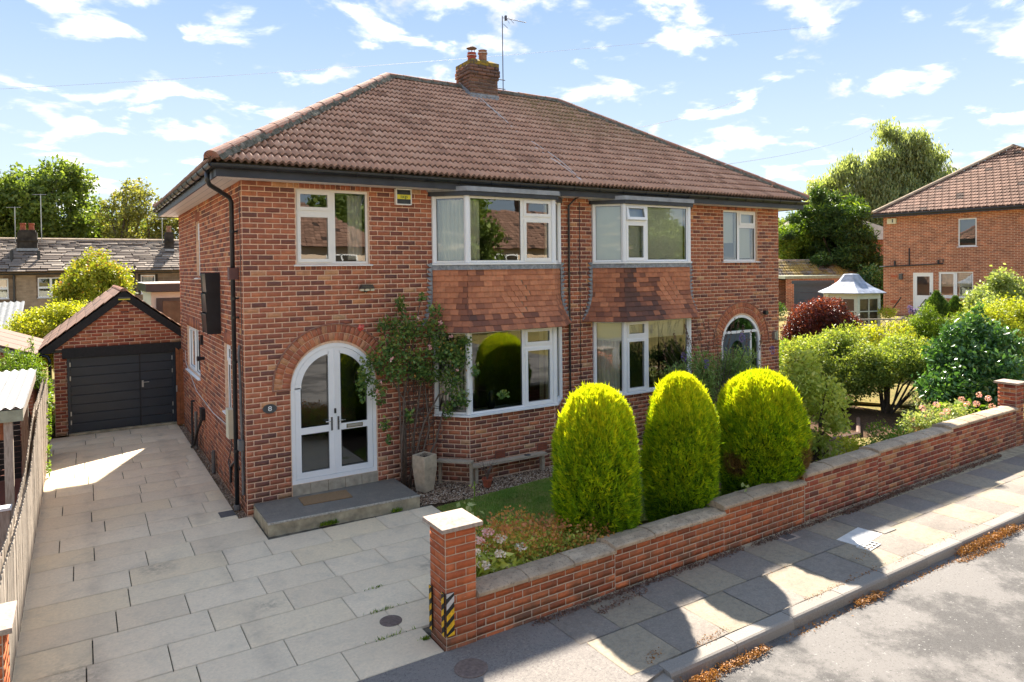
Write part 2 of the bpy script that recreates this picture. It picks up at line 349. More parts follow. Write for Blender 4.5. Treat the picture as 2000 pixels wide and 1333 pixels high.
plain('sage_paint', (0.50, 0.54, 0.46), 0.6, 0.3, var=0.06)
plain('door_grey_blue', (0.06, 0.085, 0.11), 0.45, 0.4, var=0.1)
plain('render_cream', (0.60, 0.585, 0.50), 0.8, 0.2, var=0.06)
plain('render_peach', (0.66, 0.50, 0.36), 0.85, 0.2, var=0.06)
plain('far_slate', (0.17, 0.135, 0.11), 0.85, 0.2, var=0.3, scale=2)
plain('dark_frame', (0.03, 0.033, 0.038), 0.4, 0.5)
plain('stone_dark', (0.045, 0.037, 0.03), 0.9, 0.2, var=0.5, scale=4)
plain('iron_cover', (0.16, 0.115, 0.095), 0.7, 0.4, var=0.3, scale=30)
plain('iron_grey', (0.09, 0.085, 0.08), 0.55, 0.5, var=0.3, scale=30)
plain('marble_patch', (0.58, 0.56, 0.53), 0.6, 0.4, var=0.12, scale=8)
plain('curtain', (0.76, 0.75, 0.60), 0.9, 0.1, var=0.06, scale=3)
plain('curtain_gold', (0.42, 0.41, 0.28), 0.9, 0.1, var=0.1, scale=3)
plain('curtain_white', (0.78, 0.74, 0.66), 0.9, 0.1, var=0.06, scale=3)
plain('blind_cream', (0.74, 0.75, 0.62), 0.85, 0.1, var=0.03, scale=2)
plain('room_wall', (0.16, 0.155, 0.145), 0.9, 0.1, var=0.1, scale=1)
plain('bark', (0.085, 0.062, 0.045), 0.95, 0.1, var=0.4, scale=18, bump=0.6)
plain('stem_grey', (0.15, 0.11, 0.085), 0.95, 0.1, var=0.35, scale=25)
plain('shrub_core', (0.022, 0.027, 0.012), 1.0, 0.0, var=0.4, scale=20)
plain('vase_blue', (0.012, 0.02, 0.04), 0.2, 0.5)
plain('summer_roof', (0.28, 0.30, 0.35), 0.35, 0.5, var=0.35, scale=6)
plain('summer_glass', (0.05, 0.042, 0.03), 0.1, 0.6, var=0.5, scale=5)
k = NT('glass')
gl = k.n('BsdfGlossy'); gl.inputs['Roughness'].default_value = 0.004; gl.inputs['Color'].default_value = (0.95, 0.98, 1, 1)
tr = k.n('BsdfTransparent'); tr.inputs[0].default_value = (0.90, 0.93, 0.91, 1)
fr = k.n('Fresnel'); fr.inputs[0].default_value = 1.95
wv = k.n('Bump'); wv.inputs['Strength'].default_value = 0.018; wv.inputs['Distance'].default_value = 0.05; k.l(k.noise(1.8, 2), wv.inputs['Height']); k.l(wv.outputs[0], gl.inputs['Normal'])
ms = k.n('MixShader'); k.l(k.math('MULTIPLY', fr.outputs[0], 1.5), ms.inputs[0]); k.l(tr.outputs[0], ms.inputs[1]); k.l(gl.outputs[0], ms.inputs[2]); k.l(ms.outputs[0], k.out.inputs[0])

# ground
k = NT('ground_mat'); c = k.mix(k.mr(k.noise(0.7, 6, 0.6), 0.35, 0.65), (0.17, 0.13, 0.05), (0.30, 0.22, 0.08))
c = k.mix(k.mr(k.noise(12, 5, 0.7), 0.45, 0.6, 0, 0.6), c, (0.10, 0.12, 0.03)); k.base(c, 0.95, 0.1); k.bump(k.noise(60, 5), 0.7, 0.02)
k = NT('soil'); c = k.mix(k.mr(k.noise(30, 6, 0.7), 0.35, 0.65), (0.055, 0.035, 0.022), (0.15, 0.09, 0.055)); k.base(c, 0.98, 0.05); k.bump(k.noise(50, 5), 1, 0.02)
k = NT('lawn_base'); c = k.mix(k.mr(k.noise(2.2, 5, 0.6), 0.42, 0.62), (0.13, 0.20, 0.035), (0.30, 0.235, 0.08)); k.base(c, 0.95, 0.1); k.bump(k.noise(90, 4), 0.8, 0.01)
k = NT('patio_red'); c = k.mix(k.noise(12, 4), (0.16, 0.055, 0.04), (0.30, 0.12, 0.08)); k.base(c, 0.9, 0.2)
k = NT('pebble'); t = k.tone(); k.base(k.ramp(t, [(0, (0.10, 0.06, 0.038)), (0.45, (0.26, 0.16, 0.10)), (0.85, (0.42, 0.30, 0.20)), (1, (0.55, 0.46, 0.36))]), 0.8, 0.3)


def leaf_mat(name, stops, trans=0.38, rough=0.5, spec=0.35, tsat=1.0, patch=None):
    k = NT(name); t = k.tone(); c = k.ramp(t, stops)
    c = k.mix(1.0, c, k.mr(k.noise(1.6, 4), 0.3, 0.7, 0.78, 1.2), 'MULTIPLY')
    if patch: c = patch(k, c)
    k.base(c, rough, spec)
    tl = k.n('BsdfTranslucent'); k.l(k.mix(1.0, c, (1.25*tsat, 1.25, 0.5), 'MULTIPLY'), tl.inputs[0])
    ms = k.n('MixShader'); ms.inputs[0].default_value = trans
    k.l(k.b.outputs[0], ms.inputs[1]); k.l(tl.outputs[0], ms.inputs[2]); k.l(ms.outputs[0], k.out.inputs[0])
    return k.m


def brown_patch(k, c):
    g = k.n('NewGeometry')
    m = None
    for (ctr, r) in (((7.04, -4.76, 0.88), 0.38), ((6.92, -4.84, 0.52), 0.32), ((6.16, -4.25, 0.85), 0.27)):
        d = k.n('VectorMath'); d.operation = 'DISTANCE'; k.l(g.outputs['Position'], d.inputs[0]); d.inputs[1].default_value = ctr
        q = k.mr(d.outputs['Value'], r*0.35, r*1.25, 1, 0)
        m = q if m is None else k.math('MAXIMUM', m, q)
    m2 = k.mr(k.math('ADD', m, k.noise(16, 5, 0.75)), 0.82, 1.10, 0, .9)
    return k.mix(m2, c, (0.20, 0.095, 0.05))


GOLD = [(0, (0.03, 0.07, 0.008)), (0.35, (0.12, 0.25, 0.012)), (0.62, (0.32, 0.47, 0.012)), (0.85, (0.58, 0.63, 0.012)), (1, (0.74, 0.70, 0.02))]
leaf_mat('gold_conifer', GOLD, 0.42, 0.6, 0.2)
leaf_mat('gold_conifer_brown', [(p, (c[0]*0.95, c[1]*0.97, c[2])) for p, c in GOLD], 0.42, 0.6, 0.2, patch=brown_patch)
leaf_mat('leaf_oak', [(0, (0.05, 0.085, 0.02)), (0.5, (0.15, 0.21, 0.045)), (1, (0.30, 0.36, 0.08))], 0.45)
leaf_mat('leaf_light', [(0, (0.10, 0.11, 0.03)), (0.5, (0.23, 0.235, 0.06)), (0.85, (0.33, 0.31, 0.09)), (1, (0.36, 0.22, 0.10))], 0.45)
leaf_mat('leaf_willow', [(0, (0.17, 0.21, 0.09)), (0.5, (0.34, 0.39, 0.18)), (1, (0.50, 0.55, 0.28))], 0.5)
leaf_mat('leaf_dark', [(0, (0.022, 0.05, 0.014)), (0.5, (0.065, 0.13, 0.026)), (0.9, (0.17, 0.26, 0.04)), (1, (0.34, 0.40, 0.05))], 0.3)
leaf_mat('leaf_laurel', [(0, (0.03, 0.08, 0.025)), (0.6, (0.08, 0.19, 0.05)), (1, (0.20, 0.33, 0.08))], 0.3, 0.28, 0.6)
leaf_mat('leaf_yellow', [(0, (0.15, 0.20, 0.02)), (0.4, (0.36, 0.40, 0.035)), (0.8, (0.56, 0.53, 0.05)), (1, (0.56, 0.40, 0.07))], .42)
leaf_mat('leaf_maple', [(0, (0.12, 0.17, 0.02)), (0.55, (0.30, 0.34, 0.03)), (0.85, (0.42, 0.38, 0.05)), (1, (0.42, 0.15, 0.05))])
leaf_mat('leaf_fresh', [(0, (0.05, 0.10, 0.012)), (0.5, (0.15, 0.25, 0.025)), (1, (0.32, 0.40, 0.04))])
leaf_mat('leaf_red', [(0, (0.035, 0.013, 0.015)), (0.5, (0.10, 0.028, 0.025)), (0.8, (0.26, 0.05, 0.035)), (1, (0.45, 0.10, 0.06))], 0.3, 0.35, 0.5)
leaf_mat('leaf_rose', [(0, (0.045, 0.09, 0.025)), (0.5, (0.11, 0.20, 0.05)), (0.85, (0.24, 0.31, 0.07)), (1, (0.42, 0.36, 0.09))], 0.35, 0.4)
leaf_mat('leaf_spiraea', [(0, (0.20, 0.22, 0.03)), (0.3, (0.40, 0.34, 0.05)), (0.6, (0.58, 0.28, 0.08)), (1, (0.62, 0.22, 0.14))])
leaf_mat('leaf_bright', [(0, (0.22, 0.30, 0.05)), (0.5, (0.46, 0.52, 0.09)), (1, (0.68, 0.66, 0.20))], .4)
leaf_mat('leaf_privet', [(0, (0.06, 0.10, 0.025)), (0.45, (0.18, 0.25, 0.05)), (0.8, (0.40, 0.44, 0.09)), (1, (0.60, 0.60, 0.18))], 0.45)
leaf_mat('leaf_buddleia', [(0, (0.12, 0.19, 0.06)), (0.6, (0.26, 0.37, 0.11)), (1, (0.46, 0.52, 0.22))], .4)
leaf_mat('leaf_variegated', [(0, (0.14, 0.20, 0.05)), (0.5, (0.34, 0.40, 0.14)), (1, (0.60, 0.60, 0.34))])
leaf_mat('leaf_dry', [(0, (0.20, 0.09, 0.03)), (1, (0.45, 0.20, 0.05))], 0.2)
leaf_mat('grass_blade', [(0, (0.12, 0.22, 0.03)), (0.6, (0.21, 0.33, 0.055)), (1, (0.42, 0.35, 0.12))], 0.3)
leaf_mat('petal_pink', [(0, (0.76, 0.34, 0.34)), (1, (0.85, 0.62, 0.58))], 0.25)
leaf_mat('petal_white', [(0, (0.80, 0.62, 0.55)), (1, (0.86, 0.82, 0.76))], 0.25)
leaf_mat('petal_coral', [(0, (0.75, 0.10, 0.09)), (1, (0.85, 0.25, 0.2))], 0.3)
leaf_mat('petal_purple', [(0, (0.14, 0.08, 0.30)), (1, (0.30, 0.22, 0.55))], 0.3)
leaf_mat('petal_brown', [(0, (0.12, 0.06, 0.05)), (1, (0.22, 0.13, 0.09))], 0.2)

# ---------------------------------------------------------------- object helpers
WM = {}


def link(o, parent=None, M=None):
    C.objects.link(o); M = M or Matrix.Identity(4)
    if parent is not None:
        o.parent = parent; o.matrix_local = WM[parent.name].inverted() @ M
    else:
        o.matrix_world = M
    WM[o.name] = M.copy(); return o


def tag(o, label=None, cat=None, group=None, kind=None):
    if label: o['label'] = label
    if cat: o['category'] = cat
    if group: o['group'] = group
    if kind: o['kind'] = kind
    return o


def thing(name, loc, label, cat, group=None):
    return tag(link(bpy.data.objects.new(name, None), None, Matrix.Translation(Vector(loc))), label, cat, group)


def nmesh(name, V, F, tone=None, smooth=False):
    V = np.asarray(V, np.float32); F = np.asarray(F, np.int32); k = F.shape[1]
    me = bpy.data.meshes.new(name)
    me.vertices.add(len(V)); me.vertices.foreach_set('co', V.ravel())
    me.loops.add(F.size); me.loops.foreach_set('vertex_index', F.ravel())
    me.polygons.add(len(F)); me.polygons.foreach_set('loop_start', np.arange(0, F.size, k, dtype=np.int32))
    me.polygons.foreach_set('loop_total', np.full(len(F), k, np.int32))
    if tone is not None:
        a = me.attributes.new('tone', 'FLOAT', 'FACE'); a.data.foreach_set('value', np.asarray(tone, np.float32))
    if smooth: me.polygons.foreach_set('use_smooth', np.ones(len(F), bool))
    me.update(calc_edges=True); return me


def nobj(name, V, F, mat, parent=None, tone=None, kind=None, smooth=False):
    me = nmesh(name, V, F, tone, smooth); me.materials.append(MATS[mat])
    o = link(bpy.data.objects.new(name, me), parent)
    if kind: o['kind'] = kind
    return o


def frame(O, U, N=None, Z=(0, 0, 1)):
    U = Vector(U).normalized(); Z = Vector(Z).normalized()
    N = Vector(N).normalized() if N is not None else U.cross(Z)
    return Matrix(((U.x, N.x, Z.x, O[0]), (U.y, N.y, Z.y, O[1]), (U.z, N.z, Z.z, O[2]), (0, 0, 0, 1)))


class MB:
    def __init__(s, X=None): s.v = []; s.f = []; s.t = []; s.X = X or Matrix.Identity(4)

    def add(s, vs, fs, tone=0.5):
        n = len(s.v); s.v += [tuple(s.X @ Vector(p)) for p in vs]
        s.f += [[n+i for i in f] for f in fs]; s.t += [tone]*len(fs)
        return s

    def box(s, x0, x1, y0, y1, z0, z1, tone=0.5):
        return s.add([(x0, y0, z0), (x1, y0, z0), (x1, y1, z0), (x0, y1, z0), (x0, y0, z1), (x1, y0, z1), (x1, y1, z1), (x0, y1, z1)],
                     [(0, 3, 2, 1), (4, 5, 6, 7), (0, 1, 5, 4), (1, 2, 6, 5), (2, 3, 7, 6), (3, 0, 4, 7)], tone)

    def ring(s, x0, x1, z0, z1, t, y0, y1):
        s.box(x0, x1, y0, y1, z0, z0+t); s.box(x0, x1, y0, y1, z1-t, z1)
        s.box(x0, x0+t, y0, y1, z0+t, z1-t); s.box(x1-t, x1, y0, y1, z0+t, z1-t); return s

    def prism(s, pts, a, b, axis='y', tone=0.5):
        """polygon pts (2D) extruded from a to b along axis"""
        n = len(pts)
        def P(p, w):
            return (p[0], w, p[1]) if axis == 'y' else ((w, p[0], p[1]) if axis == 'x' else (p[0], p[1], w))
        vs = [P(p, a) for p in pts]+[P(p, b) for p in pts]
        fs = [tuple(range(n)), tuple(range(2*n-1, n-1, -1))]+[(i, (i+1) % n, n+(i+1) % n, n+i) for i in range(n)]
        return s.add(vs, fs, tone)

    def tube(s, pts, r, seg=6, tone=0.5, cap=True):
        pts = [Vector(p) for p in pts]; rs = r if isinstance(r, (list, tuple)) else [r]*len(pts)
        vs = []; fs = []; prev = None
        for i, p in enumerate(pts):
            d = (pts[min(i+1, len(pts)-1)]-pts[max(i-1, 0)]).normalized()
            a = Vector((0, 0, 1)) if abs(d.z) < 0.9 else Vector((1, 0, 0))
            if prev is not None: a = prev
            u = (a - d*a.dot(d)).normalized(); w = d.cross(u); prev = u
            for k in range(seg):
                q = 2*math.pi*k/seg; vs.append(tuple(p+(u*math.cos(q)+w*math.sin(q))*rs[i]))
        for i in range(len(pts)-1):
            for k in range(seg):
                fs.append((i*seg+k, i*seg+(k+1) % seg, (i+1)*seg+(k+1) % seg, (i+1)*seg+k))
        if cap: fs += [tuple(range(seg-1, -1, -1)), tuple((len(pts)-1)*seg+k for k in range(seg))]
        return s.add(vs, fs, tone)

    def lathe(s, prof, c=(0, 0), seg=16, tone=0.5):
        vs = []; fs = []
        for (r, z) in prof:
            for k in range(seg):
                q = 2*math.pi*k/seg; vs.append((c[0]+r*math.cos(q), c[1]+r*math.sin(q), z))
        for i in range(len(prof)-1):
            for k in range(seg):
                fs.append((i*seg+k, i*seg+(k+1) % seg, (i+1)*seg+(k+1) % seg, (i+1)*seg+k))
        fs.append(tuple((len(prof)-1)*seg+k for k in range(seg))); fs.append(tuple(range(seg-1, -1, -1)))
        return s.add(vs, fs, tone)

    def mesh(s, name):
        me = bpy.data.meshes.new(name); me.from_pydata(s.v, [], s.f)
        a = me.attributes.new('tone', 'FLOAT', 'FACE'); a.data.foreach_set('value', s.t)
        return me

    def build(s, name, mat, parent=None, label=None, smooth=False, kind=None, bevel=0):
        me = s.mesh(name); me.materials.append(MATS[mat])
        if smooth: me.polygons.foreach_set('use_smooth', [True]*len(me.polygons))
        o = link(bpy.data.objects.new(name, me), parent)
        if label: o['label'] = label
        if kind: o['kind'] = kind
        if bevel:
            b = o.modifiers.new('bevel', 'BEVEL'); b.width = bevel; b.segments = 2; b.limit_method = 'ANGLE'
        return o


def struct(name, mb, mat, **k):
    o = mb.build(name, mat, **k); o['kind'] = 'structure'; return o


# pieces: list of (Matrix (world, unit cube -> piece), tone)
def pieces(parent, lst, mat, name, n=300, stuffname=None, unit=None, order=True, lip=None):
    """first n (nearest to the camera) as objects sharing meshes, the rest joined as one part"""
    if order: lst = sorted(lst, key=lambda a: (a[0].translation-CAM).length)
    cache = {}
    if unit is None:
        uv = [(-.5, -.5, -.5), (.5, -.5, -.5), (.5, .5, -.5), (-.5, .5, -.5), (-.5, -.5, .5), (.5, -.5, .5), (.5, .5, .5), (-.5, .5, .5)]
        uf = [(0, 3, 2, 1), (4, 5, 6, 7), (0, 1, 5, 4), (1, 2, 6, 5), (2, 3, 7, 6), (3, 0, 4, 7)]
    else:
        uv, uf = unit
    for M, t in lst[:n]:
        kx = min(15, max(0, int(t*16)))
        if kx not in cache:
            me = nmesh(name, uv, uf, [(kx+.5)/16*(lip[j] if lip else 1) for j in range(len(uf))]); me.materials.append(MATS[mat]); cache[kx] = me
        link(bpy.data.objects.new(name, cache[kx]), parent, M)
    rest = lst[n:]
    if rest:
        UV = np.c_[np.array(uv), np.ones(len(uv))]; UF = np.array(uf)
        MM = np.array([np.array(m[0]) for m in rest])
        V = np.einsum('nij,kj->nki', MM, UV)[:, :, :3].reshape(-1, 3)
        F = (UF[None]+(np.arange(len(rest))*len(uv))[:, None, None]).reshape(-1, UF.shape[1])
        T = np.repeat([m[1] for m in rest], len(uf))
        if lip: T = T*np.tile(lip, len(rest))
        return nobj(stuffname or name+'s', V, F, mat, parent, T, 'stuff')


BL, BH = 0.23, 0.082167


def brick_tone():
    r = rnd.random()
    if r < 0.16: return rnd.uniform(0.0, 0.14)
    if r < 0.90: return rnd.uniform(0.25, 0.72)
    return rnd.uniform(0.75, 1.0)


def brick_row_wall(X, u0, u1, z0, nrows, blocked=None, lst=None, bl=BL, bh=BH, mort=0.016, depth=0.055, off=0, tonef=brick_tone, proud=0.0, zr=None, damp=None):
    """X: frame (u, outward, z) ; rows from z0 up ; blocked(zc)-> list of (a,b)"""
    lst = lst if lst is not None else []
    for r in range(nrows):
        zc = z0+(r+.5)*bh
        segs = [(u0, u1)]
        for (a, b) in (blocked(zc, bh) if blocked else []):
            ns = []
            for (p, q) in segs:
                if b <= p or a >= q: ns.append((p, q)); continue
                if a > p: ns.append((p, a))
                if b < q: ns.append((b, q))
            segs = ns
        s = u0-(bl/2 if (r+off) % 2 else 0)
        while s < u1:
            e = s+bl
            for (p, q) in segs:
                a, b = max(s, p), min(e, q)
                if b-a > 0.03:
                    L = b-a-mort; h = bh-mort
                    dn = proud+rnd.uniform(-0.0012, 0.0012)
                    M = X @ Matrix.Translation(((a+b)/2, dn-depth/2+0.0055, zc+rnd.uniform(-.001, .001))) @ Matrix.Rotation(rnd.uniform(-.004, .004), 4, 'Y') @ Matrix.Diagonal((L, depth, h+rnd.uniform(-.002, .001), 1))
                    t = tonef()
                    if damp: t = damp(a, zc, t)
                    lst.append((M, t))
            s = e
    return lst


def soldier(X, u0, u1, z0, h, lst, w=0.0822, mort=0.011, depth=0.055, tonef=brick_tone):
    n = max(1, round((u1-u0)/w)); ww = (u1-u0)/n
    for i in range(n):
        M = X @ Matrix.Translation((u0+(i+.5)*ww, 0.007-depth/2, z0+h/2)) @ Matrix.Diagonal((ww-mort, depth, h-mort, 1))
        lst.append((M, tonef()))


def backing(X, u0, u1, z0, z1, rects, mb, depth=0.22, arches=()):
    """wall face with openings (rects) and reveals; face at n=0"""
    us = sorted({u0, u1, *[a for r in rects for a in (r[0], r[1])]}); zs = sorted({z0, z1, *[a for r in rects for a in (r[2], r[3])]})
    for i in range(len(us)-1):
        for j in range(len(zs)-1):
            uc, zc = (us[i]+us[i+1])/2, (zs[j]+zs[j+1])/2
            if any(r[0] < uc < r[1] and r[2] < zc < r[3] for r in rects): continue
            mb.X = X; mb.add([(us[i], 0, zs[j]), (us[i+1], 0, zs[j]), (us[i+1], 0, zs[j+1]), (us[i], 0, zs[j+1])], [(0, 1, 2, 3)])
    for (a, b, c, d) in rects:
        mb.X = X
        mb.add([(a, 0, c), (b, 0, c), (b, 0, d), (a, 0, d), (a, -depth, c), (b, -depth, c), (b, -depth, d), (a, -depth, d)],
               [(0, 1, 5, 4), (1, 2, 6, 5), (2, 3, 7, 6), (3, 0, 4, 7)])
    for (uc, zs_, r, ztop) in arches:
        n = 20; prevp = None
        for i in range(n):
            a0, a1 = math.pi*i/n, math.pi*(i+1)/n
            p0 = (uc+r*math.cos(a0), zs_+r*math.sin(a0)); p1 = (uc+r*math.cos(a1), zs_+r*math.sin(a1))
            mb.add([(p0[0], 0, p0[1]), (p0[0], 0, ztop), (p1[0], 0, ztop), (p1[0], 0, p1[1])], [(0, 1, 2, 3)])
            mb.add([(p0[0], 0, p0[1]), (p1[0], 0, p1[1]), (p1[0], -depth, p1[1]), (p0[0], -depth, p0[1])], [(0, 1, 2, 3)])


def curtain(X, u0, u1, z0, z1, n, parent, mat='curtain', amp=0.03, folds=12):
    m = 4*folds; vs = []; fs = []
    for i in range(m+1):
        u = u0+(u1-u0)*i/m; w = n+amp*math.sin(i/4*2*math.pi)+rnd.uniform(-.006, .006)
        vs += [tuple(X @ Vector((u, w, z0))), tuple(X @ Vector((u+rnd.uniform(-.004, .004), w*1.0, z1)))]
    for i in range(m): fs.append((2*i, 2*i+2, 2*i+3, 2*i+1))
    return nobj('curtain', vs, fs, mat, parent, smooth=True)


def window(parent, X, u0, u1, z0, z1, cells, rec=-0.05, fr=0.055, mat='upvc', sill=True, sill_ext=0.05, name='window', glassmat='glass', sillmat=None):
    """cells: (u0,u1,z0,z1,kind,angle) in wall coordinates"""
    mb = MB(X); f0, f1 = rec-0.06, rec
    # outer frame ring then cells
    for c in cells:
        mb.ring(c[0], c[1], c[2], c[3], fr*0.72 if c[4] != 'thin' else 0.02, f0, f1)
    w = mb.build(name, mat, parent)
    for c in cells:
        a, b, p, q = c[0]+fr*0.72, c[1]-fr*0.72, c[2]+fr*0.72, c[3]-fr*0.72
        Y = X
        if c[4] == 'sash':
            ang = c[5] if len(c) > 5 else 0
            Y = X @ Matrix.Translation((0, f1+.004, q)) @ Matrix.Rotation(ang, 4, 'X') @ Matrix.Translation((0, -f1-.004, -q))
            sm = MB(Y); e = 0.012; sm.ring(a-e, b+e, p-e, q+e, 0.055, f0+0.01, f1+0.017)
            sm.build('sash', mat, w)
            a += .04; b -= .04; p += .04; q -= .04
        g = MB(Y); gy = f1-0.018
        g.ring(a-.004, b+.004, p-.004, q+.004, 0.009, gy-0.004, gy+0.006); g.build('glazing_seal', 'rubber', w)
        g = MB(Y); g.add([(a, gy, p), (b, gy, p), (b, gy, q), (a, gy, q)], [(0, 1, 2, 3)]); g.build('pane', glassmat, w)
    if sill:
        s = MB(X); s.prism([(rec-0.01, z0+.002), (0.055, z0-0.018), (0.055, z0-0.036), (rec-0.01, z0-0.034)], u0-sill_ext, u1+sill_ext, 'x')
        s.build('sill', sillmat or mat, w)
    return w


def handle_mb(X):
    return MB(X)


def leaf_np(P, A, S, wid=0.5, fold=0.25, rng=rng, up=None, tone=None, blade=False):
    """P centres, A axis (leaf direction, unit), S sizes -> V,F,tone. two folded triangles per leaf"""
    n = len(P); rv = rng.normal(size=(n, 3)) if up is None else up+0.45*rng.normal(size=(n, 3))
    A = A/np.linalg.norm(A, axis=1, keepdims=True)
    W = np.cross(A, rv); W /= np.linalg.norm(W, axis=1, keepdims=True)+1e-9
    Nn = np.cross(W, A); S = S[:, None]
    if blade:
        V = np.stack([P-W*S*wid*.5, P+W*S*wid*.5, P+A*S], 1).reshape(-1, 3)
        F = np.arange(n*3).reshape(-1, 3); T = tone if tone is not None else rng.random(n)
        return V, F, T
    V = np.stack([P-A*S*.5, P+W*S*wid*.5+Nn*S*fold*.5, P+A*S*.5, P-W*S*wid*.5+Nn*S*fold*.5], 1).reshape(-1, 3)
    b = np.arange(n)[:, None]*4
    F = np.concatenate([b+np.array([[0, 1, 2]]), b+np.array([[0, 2, 3]])], 1).reshape(-1, 3)
    T = np.repeat(tone if tone is not None else rng.random(n), 2)
    return V, F, T


def cat(L):
    V = []; F = []; T = []; o = 0
    for v, f, t in L:
        V.append(v); F.append(f+o); T.append(t); o += len(v)
    return np.concatenate(V), np.concatenate(F), np.concatenate(T)


def unit(n):
    d = rng.normal(size=(n, 3)); return d/np.linalg.norm(d, axis=1, keepdims=True)


def crown(clumps, per, size, mat, parent, name='crown', wid=0.55, tlo=0.1, thi=0.9, shell=0.5, droop=0.0, toplight=0.25, kind=None, fold=0.25):
    """clumps: (x,y,z,rx,ry,rz). leaves scattered through each clump, denser towards its skin"""
    L = []
    for (x, y, z, rx, ry, rz) in clumps:
        n = int(per*rx*rz*4) if per < 5000 else int(per)
        d = unit(n); r = (shell+(1-shell)*rng.random(n)**0.6)[:, None]
        r *= 1+0.16*rng.normal(size=(n, 1))*0.8
        P = np.array([x, y, z])+d*r*np.array([rx, ry, rz])
        A = d*0.6+unit(n)*0.8+np.array([0, 0, -droop])
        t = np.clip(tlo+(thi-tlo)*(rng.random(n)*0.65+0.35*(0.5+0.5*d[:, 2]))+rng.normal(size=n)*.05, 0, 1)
        L.append(leaf_np(P, A, size*(0.45+1.0*rng.random(n)), wid, fold, tone=t))
    V, F, T = cat(L)
    return nobj(name, V, F, mat, parent, T, kind)


def clumps_on(c, r, n, cr, flat=1.0, zmin=-1, jitter=0.15, seed=0):
    """clumps spread over/inside an ellipsoid"""
    g = random.Random(seed); out = []
    for i in range(n):
        zz = g.uniform(zmin, 1); a = g.uniform(0, 2*math.pi); q = math.sqrt(max(0, 1-zz*zz)); k = g.uniform(0.35, 0.95)**0.6
        s = cr*g.uniform(0.65, 1.35)
        out.append((c[0]+r[0]*q*math.cos(a)*k, c[1]+r[1]*q*math.sin(a)*k, c[2]+r[2]*zz*k, s, s, s*flat))
    return out


def limbs(base, tops, r0, parent, mat='bark', name='trunk', fork=0.4, seg=6, jig=0.15):
    mb = MB(); b = Vector(base)
    cx = sum(t[0] for t in tops)/len(tops); cy = sum(t[1] for t in tops)/len(tops); cz = sum(t[2] for t in tops)/len(tops)
    fk = b+(Vector((cx, cy, cz))-b)*fork
    mb.tube([b-Vector((0, 0, .1)), b+(fk-b)*.5+Vector((rnd.uniform(-jig, jig)*.4, rnd.uniform(-jig, jig)*.4, 0)), fk], [r0*1.25, r0, r0*.8], seg+2)
    for t in tops:
        t = Vector(t[:3]); m1 = fk+(t-fk)*.45+Vector((rnd.uniform(-jig, jig), rnd.uniform(-jig, jig), rnd.uniform(0, jig)))
        mb.tube([fk, m1, t], [r0*.55, r0*.3, r0*.08], seg)
    return mb.build(name, mat, parent, smooth=True)

# ================================================================ SETTING
def hgt(x, y):
    return 1.30*np.clip((np.asarray(x, float)-15.5)/15.0, 0, 1)

gx = np.concatenate([np.linspace(-400, -40, 8), np.linspace(-30, 15, 10), np.linspace(16, 31, 16), np.linspace(35, 60, 4), np.linspace(80, 500, 8)])
gy = np.concatenate([np.linspace(-300, -40, 6), np.linspace(-30, 40, 15), np.linspace(50, 600, 8)])
GX, GY = np.meshgrid(gx, gy, indexing='ij')
V = np.stack([GX, GY, hgt(GX, GY)-0.16], -1).reshape(-1, 3)
ny = len(gy); idx = np.arange(len(gx)*ny).reshape(len(gx), ny)
F = np.stack([idx[:-1, :-1], idx[1:, :-1], idx[1:, 1:], idx[:-1, 1:]], -1).reshape(-1, 4)
# (the neighbour's garden and everything far off lie on this sheet)
V[:, 2] += np.where((V[:, 0] > 15.2) | (V[:, 1] > 8.6) | (V[:, 0] < -12), 0.10, 0)
nobj('ground', V, F, 'ground_mat', kind='structure')
# road
mb = MB(); mb.box(-60, 80, -22.0, -6.50, -0.40, -0.125)
struct('road', mb, 'asphalt_road')
ROADSIDE = -6.585
# asphalt crossing in front of the drive (dropped kerb side)
mb = MB(); mb.prism([(-14, -6.56), (1.95, -6.56), (2.6, -6.42), (2.62, -6.36), (2.25, -6.36), (2.02, -5.05), (-14, -5.12)], -0.2, -0.004, 'z')
struct('driveway_crossing', mb, 'asphalt_cross')
# pavement bed
mb = MB(); mb.box(1.2, 60, -6.44, -4.6, -0.2, -0.022)
pave = struct('pavement', mb, 'joint_sand')
pl = []
rowsP = [(-5.06, -5.70, 1), (-5.71, -6.37, 0)]
xr = {0: 2.62, 1: 2.05}
k_ = 0
wd = 0.665
edges0 = [2.12, 3.28, 3.94] ; 
for ri, (ya, yb) in enumerate([(-5.05, -5.695), (-5.705, -6.365)]):
    x = 2.05 if ri == 0 else 2.12; j = 0
    while x < 24:
        w = wd*rnd.uniform(0.98, 1.02)
        if ri == 0 and j == 0: w = 0.55
        yl = ya+0.02*(x-2)/10*1.0; yr = yb+0.012*(x-2)/10
        tone = (rnd.uniform(0.05, 0.42) if (j+ri) % 2 == 0 else rnd.uniform(0.6, 1.0))
        M = Matrix.Translation((x+w/2, (yl+yr)/2, -0.03+rnd.uniform(-.004, .005))) @ Matrix.Rotation(rnd.uniform(-.006, .006), 4, 'X') @ Matrix.Rotation(rnd.uniform(-.004, .004), 4, 'Z') @ Matrix.Diagonal((w-0.012, abs(yr-yl)-0.012, 0.06, 1))
        pl.append((M, tone)); x += w; j += 1
pieces(pave, pl, 'pave_slab', 'slab')
mb = MB(); mb.prism([(2.05, -4.9), (24, -4.52), (24, -5.03), (2.05, -5.045)], -0.1, -0.006, 'z')
mb.build('concrete_edge_strip', 'concrete', pave)
